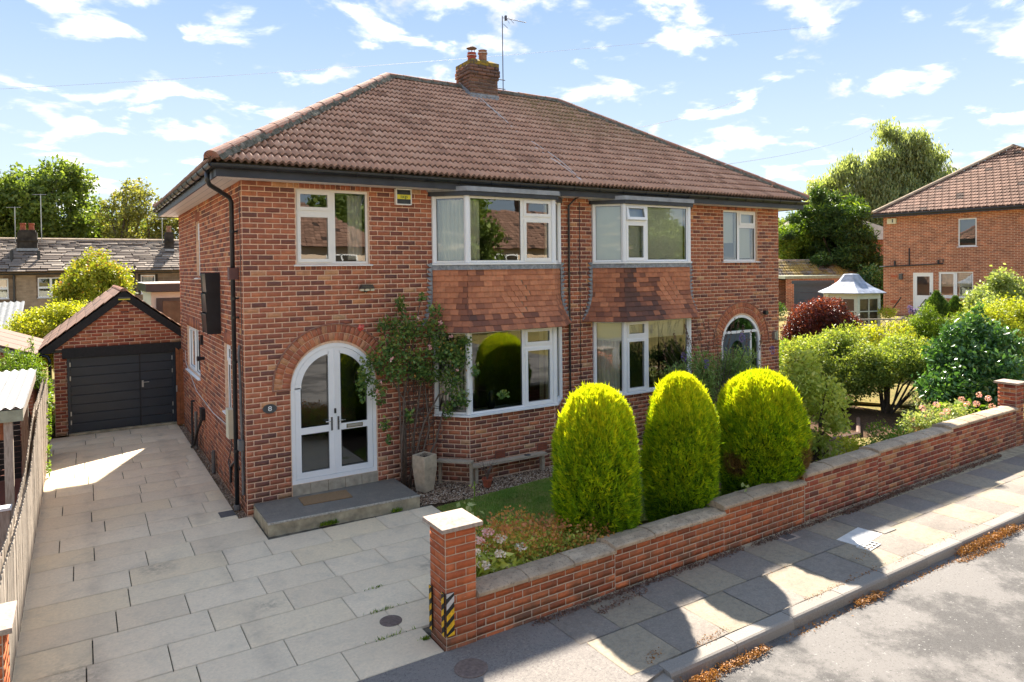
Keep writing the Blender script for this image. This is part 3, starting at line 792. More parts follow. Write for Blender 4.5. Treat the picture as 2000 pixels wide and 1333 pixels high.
# kerb
mb = MB(); mb.box(-30, 60, -6.52, -6.42, -0.3, -0.14); kerb = struct('kerb', mb, 'joint_sand')
kl = []
x = 2.45
while x < 26:
    M = Matrix.Translation((x+.455, -6.47+0.006*(x-2), -0.125)) @ Matrix.Rotation(rnd.uniform(-.003, .003), 4, 'Z') @ Matrix.Diagonal((.905, .17, .25, 1)); kl.append((M, rnd.random())); x += .915
ku = MB(); ku.prism([(-.5, -.5), (.5, -.5), (.5, .5), (-.34, .5), (-.5, .36)], -.5, .5, 'x')
kv = [(v[0], v[1], v[2]) for v in ku.v]
kf = [tuple(f) for f in ku.f]
# one bevelled stone mesh, reused
kme = []
for M, t in kl:
    m_ = MB(M); m_.prism([(-.5, -.5), (.5, -.5), (.5, .5), (-.30, .5), (-.42, .46), (-.5, .36)], -.5, .5, 'x', t)
    m_.build('kerb_stone', 'kerb_stone', kerb)
x = 2.45
for i in range(6):
    m_ = MB(); m_.prism([(-6.585, -.25), (-6.42, -.25), (-6.42, -.012-.02*min(i+1, 4)), (-6.585, -.03-.02*min(i+1, 4))], x-.915*(i+1)+.01, x-.915*i, 'x', rnd.random()); m_.build('kerb_stone', 'kerb_stone', kerb)

# driveway
mb = MB(); mb.prism([(-2.78, -5.1), (0.86, -5.09), (0.86, -4.66), (2.60, -4.4), (2.60, -1.0), (0.0, -0.2), (-0.14, 0.0), (-0.14, 7.9), (-2.78, 7.9)], -0.3, -0.028, 'z')
drive = struct('driveway', mb, 'joint_sand')
sl = []
ROWY = 0.5575
for r in range(24):
    ya = -5.06+ROWY*r; yb = ya+ROWY
    if yb > 8.0: break
    x = -2.76-rnd.uniform(0, .5); 
    def xmax(y):
        if y < -4.66: return 0.86
        if y < -1.05: return 2.58
        if y < 0.0: return 0.06 if y > -1.0 else 2.6
        return -0.13
    xm = xmax((ya+yb)/2)
    while x < xm-0.02:
        w = rnd.choice([0.55, 0.82, 0.82, 1.1, 1.1, 0.7]); a = max(x, -2.76); b = min(x+w, xm)
        if xm-b < 0.16: b = xm
        if b-a > 0.08:
            M = Matrix.Translation(((a+b)/2, (ya+yb)/2, -0.03+rnd.uniform(-.0015, .0015))) @ Matrix.Rotation(rnd.uniform(-.002, .002), 4, 'X') @ Matrix.Diagonal((b-a-0.013, ROWY-0.015, 0.06, 1))
            sl.append((M, rnd.random()))
        x = b if b == xm else x+w
pieces(drive, sl, 'drive_slab', 'slab')
# front garden
mb = MB(); mb.prism([(2.61, -4.85), (2.61, -0.0), (12.9, 0.0), (15.5, -0.1), (15.5, -4.7)], -0.3, -0.05, 'z'); struct('flower_bed', mb, 'soil')
mb = MB(); mb.prism([(2.62, -1.25), (3.4, -1.18), (6.6, -0.78), (6.9, -1.0), (6.9, -3.6), (4.2, -3.5), (2.62, -2.6)], -0.1, -0.012, 'z'); struct('lawn', mb, 'lawn_base')
mb = MB(); mb.prism([(7.6, -1.9), (10.2, -1.6), (12.6, -2.7), (12.4, -4.2), (7.6, -4.1)], -0.1, -0.010, 'z'); struct('dry_lawn', mb, 'ground_mat')
mb = MB(); mb.prism([(15.0, 1.6), (24, 2.2), (24, -1.6), (16.4, -2.2)], -0.05, 0.0, 'z')
for i in range(len(mb.v)): mb.v[i] = (mb.v[i][0], mb.v[i][1], mb.v[i][2]+float(hgt(mb.v[i][0], 0))+.0)
struct('neighbour_lawn', mb, 'ground_mat')
mb = MB(); mb.box(-9, -2.78, -4.7, 9, -0.3, -0.02); struct('patio', mb, 'patio_red')


def grass(name, poly, n, hmin, hmax, mat, z=-0.012, lean=0.5, kind='stuff', label=None):
    xs = [p[0] for p in poly]; ys = [p[1] for p in poly]
    P = np.c_[rng.uniform(min(xs), max(xs), n*2), rng.uniform(min(ys), max(ys), n*2)]
    ins = np.zeros(len(P), bool); j = len(poly)-1
    for i in range(len(poly)):
        xi, yi = poly[i]; xj, yj = poly[j]
        c = ((yi > P[:, 1]) != (yj > P[:, 1])) & (P[:, 0] < (xj-xi)*(P[:, 1]-yi)/(yj-yi+1e-12)+xi); ins ^= c; j = i
    P = P[ins][:n]; m = len(P)
    A = rng.normal(size=(m, 3))*lean; A[:, 2] = 1
    tn = 0.5+0.35*np.sin(P[:, 0]*1.7+1)*np.cos(P[:, 1]*2.1)+rng.normal(size=m)*.22
    V, F, T = leaf_np(np.c_[P, np.full(m, z)], A, rng.uniform(hmin, hmax, m), 0.16, tone=np.clip(tn, 0, 1), blade=True)
    return tag(nobj(name, V, F, mat, None, T, kind), label)

grass('grass', [(2.62, -1.27), (3.4, -1.2), (6.4, -0.85), (6.9, -1.0), (6.9, -3.6), (4.2, -3.5), (2.62, -2.6)], 90000, 0.018, 0.042, 'grass_blade', label='short mown green grass of the small front lawn')


def stones(name, poly, n, s0, s1, label, z=-0.02):
    xs = [p[0] for p in poly]; ys = [p[1] for p in poly]; P = []
    P = np.c_[rng.uniform(min(xs), max(xs), n*3), rng.uniform(min(ys), max(ys), n*3)]
    ins = np.zeros(len(P), bool); j = len(poly)-1
    for i in range(len(poly)):
        xi, yi = poly[i]; xj, yj = poly[j]
        ins ^= ((yi > P[:, 1]) != (yj > P[:, 1])) & (P[:, 0] < (xj-xi)*(P[:, 1]-yi)/(yj-yi+1e-12)+xi); j = i
    P = P[ins][:n]; m = len(P)
    S = rng.uniform(s0, s1, (m, 1)); o = np.array([[1, 0, 0], [0, 1, 0], [-1, 0, 0], [0, -1, 0], [0, 0, .7], [0, 0, -.5]])
    a = rng.uniform(0, 6.28, m); ca, sa = np.cos(a), np.sin(a)
    sc = rng.uniform(.6, 1.3, (m, 1, 3)); v = o[None]*sc*S[:, None]
    vx = v[:, :, 0]*ca[:, None]-v[:, :, 1]*sa[:, None]; vy = v[:, :, 0]*sa[:, None]+v[:, :, 1]*ca[:, None]
    V = np.stack([vx+P[:, :1], vy+P[:, 1:], v[:, :, 2]+z], -1).reshape(-1, 3)
    f = np.array([[0, 1, 4], [1, 2, 4], [2, 3, 4], [3, 0, 4], [1, 0, 5], [2, 1, 5], [3, 2, 5], [0, 3, 5]])
    F = (f[None]+(np.arange(m)*6)[:, None, None]).reshape(-1, 3)
    return tag(nobj(name, V, F, 'pebble', None, np.repeat(rng.random(m), 8), 'stuff'), label)

stones('gravel', [(2.45, -1.05), (3.4, -1.2), (6.6, -0.8), (6.9, -1.0), (6.9, 0), (2.45, 0)], 9000, 0.010, 0.024, 'brown pea gravel between the lawn and the bay wall')
stones('gravel', [(-0.13, -0.1), (0.02, -0.15), (0.02, 7.6), (-0.13, 7.6)], 3500, 0.008, 0.018, 'strip of fine gravel along the foot of the side wall', z=-0.015)

# ================================================================ THE HOUSE
W, D = 12.824, 7.834
ZT = 63*BH
house = thing('semi_detached_house', (W/2, 0, 0), 'pair of red brick semi-detached houses with brown tiled hipped roof and two tile-hung bays', 'house')
XF = frame((0, 0, 0), (1, 0, 0), (0, -1, 0)); XS = frame((0, 0, 0), (0, 1, 0), (-1, 0, 0))
XB = frame((0, D, 0), (1, 0, 0), (0, 1, 0)); XR = frame((W, 0, 0), (0, 1, 0), (1, 0, 0))
AC, AZ, AR = 1.405, 1.87, 0.715      # door arch


def mir(a, b): return (W-b, W-a)
fo = [(0.82, 2.03, 3.88, 5.09), (AC-AR, AC+AR, 0.35, AZ+AR), (3.26, 5.94, 0.0, 5.10)]
fo += [(*mir(r[0], r[1]), r[2], r[3]) for r in fo]
so = [(4.63, 6.62, 1.52, 2.53), (1.12, 1.70, 1.36, 2.53), (4.36, 4.86, 3.66, 4.82)]
mb = MB()
backing(XF, 0, W, -0.15, ZT+.02, fo, mb, arches=[(AC, AZ, AR, AZ+AR), (W-AC, AZ, AR, AZ+AR)])
mb.build('front_wall', 'mortar', house)
mb = MB(); backing(XS, 0, D, -0.15, ZT+.02, so, mb); mb.build('side_wall', 'mortar', house)
mb = MB(); backing(XB, 0, W, -0.15, ZT+.02, [], mb); backing(XR, 0, D, -0.15, ZT+.02, [], mb); mb.build('rear_wall', 'brick_far_front', house)


def f_block(zc, bh):
    o = []
    for (a, b, c, d) in (fo[0], fo[3]):
        if c < zc < d: o.append((a-.006, b+.006))
        if 3.78 < zc < 3.87 or zc > 5.094: o.append((a-.03, b+.03))
    for (a, b, c, d) in (fo[2], fo[5]): o.append((a-.02, b+.02))
    for ctr in (AC, W-AC):
        if zc < AZ+.04: o.append((ctr-AR-.006, ctr+AR+.006))
        elif zc < AZ+.985:
            h = math.sqrt(.985**2-(zc-AZ)**2); o.append((ctr-h, ctr+h))
    return o
bl_ = []
brick_row_wall(XF, 0, W, 0, 63, f_block, bl_)
for (a, b) in ((.79, 2.06), mir(.79, 2.06)):
    soldier(XF, a, b, 3.78, BH, bl_); soldier(XF, a, b, 5.094, BH, bl_)


def s_block(zc, bh):
    o = []
    for (a, b, c, d) in so:
        if c < zc < d: o.append((a-.006, b+.006))
        if d < zc < d+.22: o.append((a-.02, b+.02))
    return o
brick_row_wall(XS, 0, D, 0, 63, s_block, bl_, off=1, bl=BL)
for (a, b, c, d) in so: soldier(XS, a-.015, b+.015, d+.004, .205, bl_)
bl_.sort(key=lambda a: (a[0].translation-CAM).length)
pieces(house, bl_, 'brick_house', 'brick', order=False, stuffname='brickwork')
# arch rings of headers
for ctr in (AC, W-AC):
    al = []
    for (r0, r1, n) in ((.722, .845, 30), (.856, .975, 35)):
        for i in range(n):
            th = math.pi*(i+.5)/n; rm = (r0+r1)/2
            M = XF @ Matrix.Translation((ctr+rm*math.cos(th), -.02, AZ+.03+rm*math.sin(th))) @ Matrix.Rotation(math.pi/2-th, 4, 'Y') @ Matrix.Diagonal((math.pi*rm/n-.010, .06, r1-r0, 1))
            M = XF @ Matrix.Translation((ctr+rm*math.cos(th), -.02, AZ+.03+rm*math.sin(th))) @ Matrix.Rotation(-(th-math.pi/2), 4, 'Y') @ Matrix.Diagonal((math.pi*rm/n-.010, .06, r1-r0, 1))
            al.append((M, rnd.uniform(.4, .95)))
    pieces(house, al, 'brick_house', 'arch_brick')
    mb = MB(XF); pts = [(ctr+.995*math.cos(t), .012, AZ+.03+.995*math.sin(t)) for t in np.linspace(0, math.pi, 33)]
    mb.tube(pts, .014, 6); mb.box(ctr-1.0, ctr-.72, -.02, .03, AZ, AZ+.022); mb.box(ctr+.72, ctr+1.0, -.02, .03, AZ, AZ+.022)
    mb.build('drip_mould', 'ridge_tile', house)

# ---- windows
w = window(house, XF, .82, 2.03, 3.88, 5.09, [(.82, 1.43, 4.72, 5.09, 'sash'), (.82, 1.43, 3.88, 4.72, 'sash'), (1.43, 2.03, 3.88, 5.09, 'fix')], mat='upvc_cream')
curtain(XF, 1.74, 2.0, 3.95, 5.04, -0.24, w, 'curtain_white', folds=4)
a, b = mir(.82, 2.03)
w = window(house, XF, a, b, 3.88, 5.09, [(a, a+.58, 3.88, 5.09, 'fix'), (a+.58, b, 4.72, 5.09, 'sash'), (a+.58, b, 3.88, 4.72, 'fix')])
mb = MB(XF); mb.box(a+.03, a+.56, -.20, -.19, 4.32, 5.05); mb.box(a+.6, b-.03, -.20, -.19, 3.95, 5.05); mb.build('blind', 'blind_cream', w)
w = window(house, XS, 4.63, 6.62, 1.52, 2.53, [(4.63, 5.6, 1.52, 2.53, 'fix'), (5.6, 6.62, 1.52, 2.53, 'sash')])
w = window(house, XS, 1.12, 1.70, 1.36, 2.53, [(1.12, 1.70, 2.2, 2.53, 'sash'), (1.12, 1.70, 1.36, 2.2, 'fix')])
w = window(house, XS, 4.36, 4.86, 3.66, 4.82, [(4.36, 4.86, 4.42, 4.82, 'sash'), (4.36, 4.86, 3.66, 4.42, 'fix')])

# ---- bays
TILEL = []


def bay(P, side):
    """P: four plan points left to right"""
    b = link(bpy.data.objects.new('bay', None), house, Matrix.Translation(((P[0][0]+P[3][0])/2, -.2, 0)))
    fac = []
    for i in range(3):
        p, q = Vector((*P[i], 0)), Vector((*P[i+1], 0)); U = (q-p).normalized(); Nn = Vector((U.y, -U.x, 0))
        fac.append((frame(p, U, Nn), (q-p).length))
    # brick base
    mb = MB(); lst = []
    for i, (X, L) in enumerate(fac):
        backing(X, 0, L, -0.1, 1.155, [], mb, .2); brick_row_wall(X, 0, L, 0, 14, None, lst, off=i)
    mb.build('bay_base', 'mortar', b)
    pieces(b, lst, 'brick_house', 'brick', n=0, stuffname='bay_bricks')
    # air bricks
    for u_ in (.62, 1.55):
        m = MB(fac[1][0]); m.box(u_-.11, u_+.11, -.01, .012, .33, .47); o = m.build('air_brick', 'hopper_brown', b)
        g = MB(fac[1][0])
        for ii in range(7):
            for jj in range(4): g.box(u_-.10+ii*.029, u_-.10+ii*.029+.02, .0121, .018, .342+jj*.032, .342+jj*.032+.022)
        g.build('grille', 'terracotta', o)
    ws = []
    for (z0, z1) in ((1.19, 2.665), (3.88, 5.06)):
        tz = z1-.355
        for i, (X, L) in enumerate(fac):
            if i != 1: cells = [(.02, L-.02, z0, z1, 'fix')]
            elif side == 0: cells = [(.03, 1.16, z0, z1, 'fix'), (1.16, L-.03, tz, z1, 'sash'), (1.16, L-.03, z0, tz, 'sash')]
            else: cells = [(.03, .62, tz, z1, 'sash', 0.22 if z0 > 3 else 0), (.03, .62, z0, tz, 'sash'), (.62, L-.03, z0, z1, 'fix')]
            w = window(b, X, 0, L, z0, z1, cells, rec=0.0, sill=False, mat='upvc_cream' if (z0 > 3 and side == 0) else 'upvc'); ws.append((w, X, L, z0, z1, i))
        m = MB(); 
        for (px, py) in (P[1], P[2]): m = MB(); m.tube([(px, py+.005, z0), (px, py+.005, z1)], .052, 10); m.build('corner_post', 'upvc', b)
        for (px, py) in (P[0], P[3]): m = MB(); m.box(px-.035, px+.035, -.05, .02, z0, z1); m.build('side_post', 'upvc', b)
        # sill, one polygon
        def off(n_): return [(P[0][0]-n_*1.0, .0), (P[1][0]-n_*.42, P[1][1]-n_), (P[2][0]+n_*.42, P[2][1]-n_), (P[3][0]+n_*1.0, .0)]
        m = MB(); m.prism(off(.075), z0-.036, z0-.004, 'z'); m.build('bay_sill', 'upvc', b)
    # lead band + apron
    m = MB(); m.prism(off(.055), 3.755, 3.842, 'z'); m.build('lead_band', 'lead', b)
    prof = lambda z: 0.03+0.0*(3.76-z)+0.20*max(0, (3.30-z)/.62)**1.7
    m = MB(); zs = np.linspace(2.672, 3.76, 9)
    for i in range(8): 
        pa = off(prof(zs[i])-.02); pb = off(prof(zs[i+1])-.02)
        for j in range(3):
            m.add([(*pa[j], zs[i]), (*pa[j+1], zs[i]), (*pb[j+1], zs[i+1]), (*pb[j], zs[i+1])], [(0, 1, 2, 3)])
    pa = off(prof(2.672)); m.add([(*p, 2.668) for p in pa], [(0, 1, 2, 3)])
    m.build('apron_board', 'mortar_dark', b)
    g_ = 0.0985; lst = []
    stain = 0.2 if side == 0 else 0.5
    for r in range(11):
        zb = 2.672+g_*r; n_ = prof(zb); nt = prof(zb+g_)
        tilt = math.atan2(n_-nt+.018, g_)
        for i, (X, L) in enumerate(fac):
            ua, ub = (-n_ if i == 0 else -n_*.414), (L+n_ if i == 2 else L+n_*.414)
            s = ua-(0.0825 if r % 2 else 0)
            while s < ub:
                a_, b_ = max(s, ua), min(s+.165, ub)
                if b_-a_ > .025:
                    uc = (a_+b_)/2; dz = (zb+.05-3.26); du = uc-1.03 if side == 0 else uc-1.22
                    diam = i == 1 and abs(du)/.29+abs(dz)/.36 < 1
                    rot = -0.42 if diam else rnd.uniform(-.012, .012)
                    M = X @ Matrix.Translation((uc, n_+(.012 if diam else .003)+rnd.uniform(-.001, .002), zb)) @ Matrix.Rotation(tilt, 4, 'X') @ Matrix.Rotation(rot, 4, 'Y') @ Matrix.Translation((0, -.008, g_*.6)) @ Matrix.Diagonal((b_-a_-.004, .020, g_*1.22, 1))
                    wx = X @ Vector((uc, 0, 0))
                    t = rnd.uniform(.55, 1.0)
                    if i == 1 and uc < .25 or (i == 0 and uc > L-.15): t -= rnd.uniform(.1, .35)*(1+stain)
                    if side == 1 and i == 1 and uc < 1.0: t -= rnd.uniform(.15, .5)
                    if r < 3: t -= rnd.uniform(.15, .4)
                    elif r < 6: t -= rnd.uniform(0, .25)
                    if side == 1: t -= .05
                    if diam:
                        SH = Matrix.Identity(4); SH[0][2] = -.42
                        dm = MB(X @ Matrix.Translation((uc, n_+.010, zb)) @ Matrix.Rotation(tilt, 4, 'X') @ SH @ Matrix.Translation((0, -.008, g_*.6)) @ Matrix.Diagonal((b_-a_-.010, .020, g_*1.22, 1)))
                        dm.box(-.5, .5, -.5, .5, -.5, .5, rnd.uniform(.6, .95)); dm.build('hanging_tile', 'hung_tile', b)
                        s += .165; continue
                    lst.append((M, max(0, min(1, t))))
                s += .165
    pieces(b, lst, 'hung_tile', 'hanging_tile', n=290)
    # saw-toothed lead soakers on the wall each side
    for sgn, px in ((-1, P[0][0]), (1, P[3][0])):
        m = MB(XF); n = 15
        for i in range(n):
            za = 3.88-(3.88-2.68)*i/n; zb = 3.88-(3.88-2.68)*(i+1)/n
            c0 = px+sgn*(prof(za)+.01); c1 = px+sgn*(prof(zb)+.01); o_ = .085+rnd.uniform(-.006, .01)
            q = [(c0, za), (c0+sgn*(o_+.02), za-.02), (c1+sgn*.055, zb+.012), (c1, zb)]
            m.prism(q, .006, .022+rnd.uniform(0, .012), 'y')
        m.build('lead_soaker', 'lead', b)
    # flat roof slab
    def offr(n_): return [(P[0][0]-n_, .0), (P[0][0]-n_+.02, -.05), (P[1][0]-n_*.42, P[1][1]-n_), (P[2][0]+n_*.42, P[2][1]-n_), (P[3][0]+n_-.02, -.05), (P[3][0]+n_, .0)]
    m = MB(); m.prism(offr(.10), 5.062, 5.135, 'z'); m.build('bay_fascia', 'fascia_black', b)
    m = MB(); m.prism(offr(.125), 5.135, 5.215, 'z'); m.build('bay_roof', 'lead_slab', b)
    return ws, b

B1 = [(3.23, 0), (3.67, -.45), (5.53, -.45), (5.97, 0)]
B2 = [(W-p[0], p[1]) for p in reversed(B1)]
ws1, bay1 = bay(B1, 0); ws2, bay2 = bay(B2, 1)
# curtains and blinds of the bays
for (w, X, L, z0, z1, i) in ws1:
    if z0 > 3:
        if i == 0: curtain(X, .03, L-.03, z0+.03, z1-.05, -.16, w, 'curtain', folds=8)
        if i == 1: curtain(X, .04, .36, z0+.03, z1-.05, -.2, w, 'curtain', folds=5)
        if i == 2: curtain(X, .2, L-.05, z0+.03, z1-.05, -.2, w, 'curtain', folds=5)
    else:
        if i == 1: curtain(X, L-.2, L-.1, z0+.03, z1-.05, -.22, w, 'curtain_gold', folds=3)
        if i == 2: curtain(X, .1, L-.25, z0+.03, z1-.05, -.2, w, 'curtain_gold', folds=4)
        if i == 0:
            m = MB(X)
            for q in range(8): m.box(.06+q*.07, .10+q*.07, -.22, -.20, z0+.2, z0+.95)
            m.box(.03, L-.03, -.23, -.19, z0+.9, z0+.95); m.build('window_screen', 'white_paint', w)
for (w, X, L, z0, z1, i) in ws2:
    m = MB(X)
    zt = z0+.04 if z0 > 3 else (z1-.40 if i != 0 else z1-.42)
    m.box(.05, L-.05, -.13, -.122, zt, z1-.04); m.build('blind', 'blind_cream', w)
    if z0 < 3 and i == 0: curtain(X, .05, L-.12, z0+.03, z1-.05, -.2, w, 'curtain_white', folds=6)
# lower-left vase on the sill of the near bay
m = MB(); m.lathe([(.05, 1.2), (.085, 1.27), (.08, 1.4), (.045, 1.5), (.05, 1.53)], (4.25, -.22), 14)
tag(m.build('vase', 'vase_blue', None, smooth=True), 'dark blue vase standing inside the near ground floor bay window', 'vase')

# ---- rooms behind the glass
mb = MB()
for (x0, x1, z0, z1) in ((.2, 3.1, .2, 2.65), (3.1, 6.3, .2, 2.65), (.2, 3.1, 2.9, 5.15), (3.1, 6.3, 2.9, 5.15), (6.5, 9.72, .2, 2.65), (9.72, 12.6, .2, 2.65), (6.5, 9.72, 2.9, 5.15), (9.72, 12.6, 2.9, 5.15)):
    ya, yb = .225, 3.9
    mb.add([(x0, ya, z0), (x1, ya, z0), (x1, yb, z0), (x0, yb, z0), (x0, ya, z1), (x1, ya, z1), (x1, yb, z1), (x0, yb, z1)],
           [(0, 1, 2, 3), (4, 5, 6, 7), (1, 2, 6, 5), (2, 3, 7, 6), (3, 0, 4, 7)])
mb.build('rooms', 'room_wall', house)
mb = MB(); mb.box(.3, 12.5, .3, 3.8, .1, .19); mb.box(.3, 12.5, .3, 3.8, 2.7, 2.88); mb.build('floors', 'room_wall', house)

# ---- arched double front door
def arch_ring(X, ctr, r0, r1, zbase, zs_, y0, y1, n=24, full=True):
    m = MB(X)
    outer = [(ctr-r1, zbase)]+[(ctr+r1*math.cos(t), zs_+r1*math.sin(t)) for t in np.linspace(math.pi, 0, n)]+[(ctr+r1, zbase)]
    inner = [(ctr-r0, zbase)]+[(ctr+r0*math.cos(t), zs_+r0*math.sin(t)) for t in np.linspace(math.pi, 0, n)]+[(ctr+r0, zbase)]
    for i in range(len(outer)-1):
        a, b, c, d = outer[i], outer[i+1], inner[i+1], inner[i]
        m.add([(p[0], y, p[1]) for y in (y0, y1) for p in (a, b, c, d)], [(0, 1, 2, 3), (4, 5, 6, 7), (0, 1, 5, 4), (2, 3, 7, 6)])
    return m
door = link(bpy.data.objects.new('front_door', None), house, Matrix.Translation((AC, -.0, .35)))
m = arch_ring(XF, AC, .650, .712, .37, AZ, -.10, -.012); m.box(AC-.712, AC+.712, -.10, -.010, .35, .415); m.box(AC-.16, AC+.16, -.095, -.028, 2.40, 2.53); m.build('door_frame', 'upvc', door)
for s in (-1, 1):
    m = MB(XF); y0, y1 = -.075, -.022
    xi, xo = AC+s*.012, AC+s*.645
    def bx(a, b, z0, z1, ya=y0, yb=y1): m.box(min(a, b), max(a, b), ya, yb, z0, z1)
    bx(xi, AC+s*.10, .42, 2.46); bx(AC+s*.555, xo, .42, AZ+.02)
    bx(AC+s*.10, AC+s*.555, .42, .515); bx(AC+s*.10, AC+s*.555, 1.13, 1.235)
    n = 12; th = np.linspace(0, math.pi/2-.16, n+1)
    for i in range(n):
        q = [(AC+s*r*math.cos(t), AZ+r*math.sin(t)) for r, t in ((.645, th[i]), (.645, th[i+1]), (.545, th[i+1]), (.545, th[i]))]
        m.add([(p[0], y, p[1]) for y in (y0, y1) for p in q], [(0, 1, 2, 3), (4, 5, 6, 7), (0, 1, 5, 4), (2, 3, 7, 6)])
    leaf = m.build('door_leaf', 'upvc', door)
    g = MB(XF); yg = -.05
    g.add([(AC+s*.10, yg, .515), (AC+s*.555, yg, .515), (AC+s*.555, yg, 1.13), (AC+s*.10, yg, 1.13)], [(0, 1, 2, 3)])
    top = [(AC+s*.555*math.cos(t), yg, AZ+.555*math.sin(t)) for t in np.linspace(0, math.pi/2-.17, 10)]
    g.add([(AC+s*.10, yg, 1.235), (AC+s*.555, yg, 1.235)]+top, [tuple(range(12))])
    g.build('pane', 'glass', leaf)
    g = MB(XF)
    for (a_, b_, p_, q_) in ((.105, .55, .52, 1.125), (.105, .55, 1.24, AZ)):
        g.box(min(AC+s*a_, AC+s*(a_+.008)), max(AC+s*a_, AC+s*(a_+.008)), -.024, -.020, p_, q_+(.5 if p_ > 1 else 0))
        g.box(min(AC+s*b_, AC+s*(b_-.008)), max(AC+s*b_, AC+s*(b_-.008)), -.024, -.020, p_, q_)
        g.box(min(AC+s*a_, AC+s*b_), max(AC+s*a_, AC+s*b_), -.024, -.0202, p_, p_+.008)
    g.build('glazing_seal', 'rubber', leaf)
    h = MB(XF); h.box(AC+s*.055-.014, AC+s*.055+.014, -.022, -.010, 1.14, 1.36); ho = h.build('handle', 'iron_grey', leaf)
    h = MB(XF); h.tube([(AC+s*.055, -.01, 1.30), (AC+s*.055, .03, 1.30), (AC+s*.17, .03, 1.30)], .008, 8); h.build('lever', 'chrome', ho, smooth=True)
m = MB(XF); m.box(AC-.012, AC+.012, -.022, -.012, .42, 2.50); m.build('astragal', 'upvc', door)
m = MB(XF); m.box(AC-.016, AC+.016, -.012, .004, 1.42, 1.50); m.build('door_bell', 'black_gloss', door)
m = MB(XF); m.box(AC+.19, AC+.47, -.020, -.010, 1.15, 1.215); o = m.build('letterbox', 'chrome', door)
m = MB(XF); m.box(AC+.21, AC+.45, -.0098, -.005, 1.163, 1.202); m.build('letterbox_flap', 'steel', o)
m = MB(XF)
for i in range(5): m.box(AC-.715+.286*i+.004, AC-.715+.286*(i+1)-.004, -.05, .02, .172, .348)
m.build('threshold', 'threshold_slab', house)

# neighbour's arched door
N2 = W-AC
door2 = link(bpy.data.objects.new('front_door', None), house, Matrix.Translation((N2, 0, .35))); door2['label'] = 'grey-blue front door with white arched frame and side light'
m = arch_ring(XF, N2, .645, .712, .37, AZ, -.10, -.012); m.box(N2-.712, N2+.712, -.10, -.010, .30, .40)
m.box(N2-.60, N2+.60, -.09, -.014, 2.14, 2.20); m.box(N2+.33, N2+.38, -.09, -.0145, .40, 2.14); m.build('door_frame', 'upvc', door2)
m = MB(XF); m.box(N2-.64, N2+.33, -.07, -.03, .40, 2.14); leaf = m.build('door_leaf', 'door_grey_blue', door2)
m = MB(XF); pts = [(N2-.15-.22, 1.25)]+[(N2-.15+.22*math.cos(t), 1.75+.22*math.sin(t)) for t in np.linspace(math.pi, 0, 12)]+[(N2-.15+.22, 1.25)]
m.prism(pts, -.030, -.018, 'y'); m.build('door_panel', 'glass', leaf)
m = MB(XF); m.box(N2-.48, N2-.2, -.03, -.015, .6, 1.1); m.box(N2-.1, N2+.2, -.03, -.015, .6, 1.1); m.build('door_panel', 'door_grey_blue', leaf)
m = MB(XF); yg = -.05
m.add([(N2+.38, yg, .4), (N2+.65, yg, .4), (N2+.65, yg, 1.87), (N2+.58, yg, 2.14), (N2+.38, yg, 2.14)], [(0, 1, 2, 3, 4)])
m.add([(N2+.65*math.cos(t), yg, AZ+.65*math.sin(t)) for t in np.linspace(.5, math.pi-.5, 14)], [tuple(range(14))]); m.build('pane', 'glass', door2)

# ---- eaves
m = MB(); e = .40
m.box(-e, W+e, -e, -.002, ZT-.004, ZT+.012); m.box(-e, -.002, .0, D+e, ZT-.004, ZT+.012)
m.box(W+.002, W+e, 0, D+e, ZT-.004, ZT+.012); m.box(-.002, W+.002, D+.002, D+e, ZT-.004, ZT+.012); m.build('soffit', 'soffit', house)
m = MB()
for q in (.13, .26): m.box(-e, -.0, 0, D, 0, 0) if False else m.box(-q-.004, -q+.004, 0, D+.3, ZT-.006, ZT-.0035)
m.build('soffit_groove', 'wire_grey', house)
m = MB(); m.box(-e-.02, W+e+.02, -e-.022, -e, ZT-.02, 5.33); m.build('fascia', 'fascia_black', house)
m = MB(); m.box(-e-.022, -e, -e+.0, D+e, ZT-.02, 5.33); m.box(W+e, W+e+.022, -e, D+e, ZT-.02, 5.33); m.box(-e-.02, W+e+.02, D+e, D+e+.022, ZT-.02, 5.33); m.build('fascia', 'fascia_black', house)


def gutter(p, q, name='gutter', mat='black_gloss', r=.058, par=None):
    p, q = Vector(p), Vector(q); U = (q-p).normalized(); Nn = U.cross(Vector((0, 0, 1))); X = frame(p, U, Nn); L = (q-p).length; m = MB(X); n = 8
    for i in range(n):
        a, b = math.pi+math.pi*i/n, math.pi+math.pi*(i+1)/n
        for rr in (r, r-.006):
            m.add([(0, rr*math.cos(a), rr*math.sin(a)), (L, rr*math.cos(a), rr*math.sin(a)), (L, rr*math.cos(b), rr*math.sin(b)), (0, rr*math.cos(b), rr*math.sin(b))], [(0, 1, 2, 3)])
    m.box(0, L, -r-.003, -r+.006, -.004, .004); m.box(0, L, r-.006, r+.003, -.004, .004)
    g = m.build(name, mat, par or house, smooth=False)
    b = MB(X); x = .3
    while x < L:
        pts = [(x, (r+.006)*math.cos(t), (r+.006)*math.sin(t)) for t in np.linspace(math.pi, 2*math.pi, 9)]
        b.tube(pts, .009, 5); b.box(x-.015, x+.015, -r-.02, -r, -.03, .01); x += .62
    b.build('gutter_bracket', mat, g, kind='stuff')
    return g
gutter((-.50, -.478, 5.325), (W+.50, -.478, 5.325)); gutter((-.478, D+.48, 5.325), (-.478, -.5, 5.325), mat='hopper_brown' if False else 'black_gloss')
gutter((W+.478, -.5, 5.325), (W+.478, D+.48, 5.325))

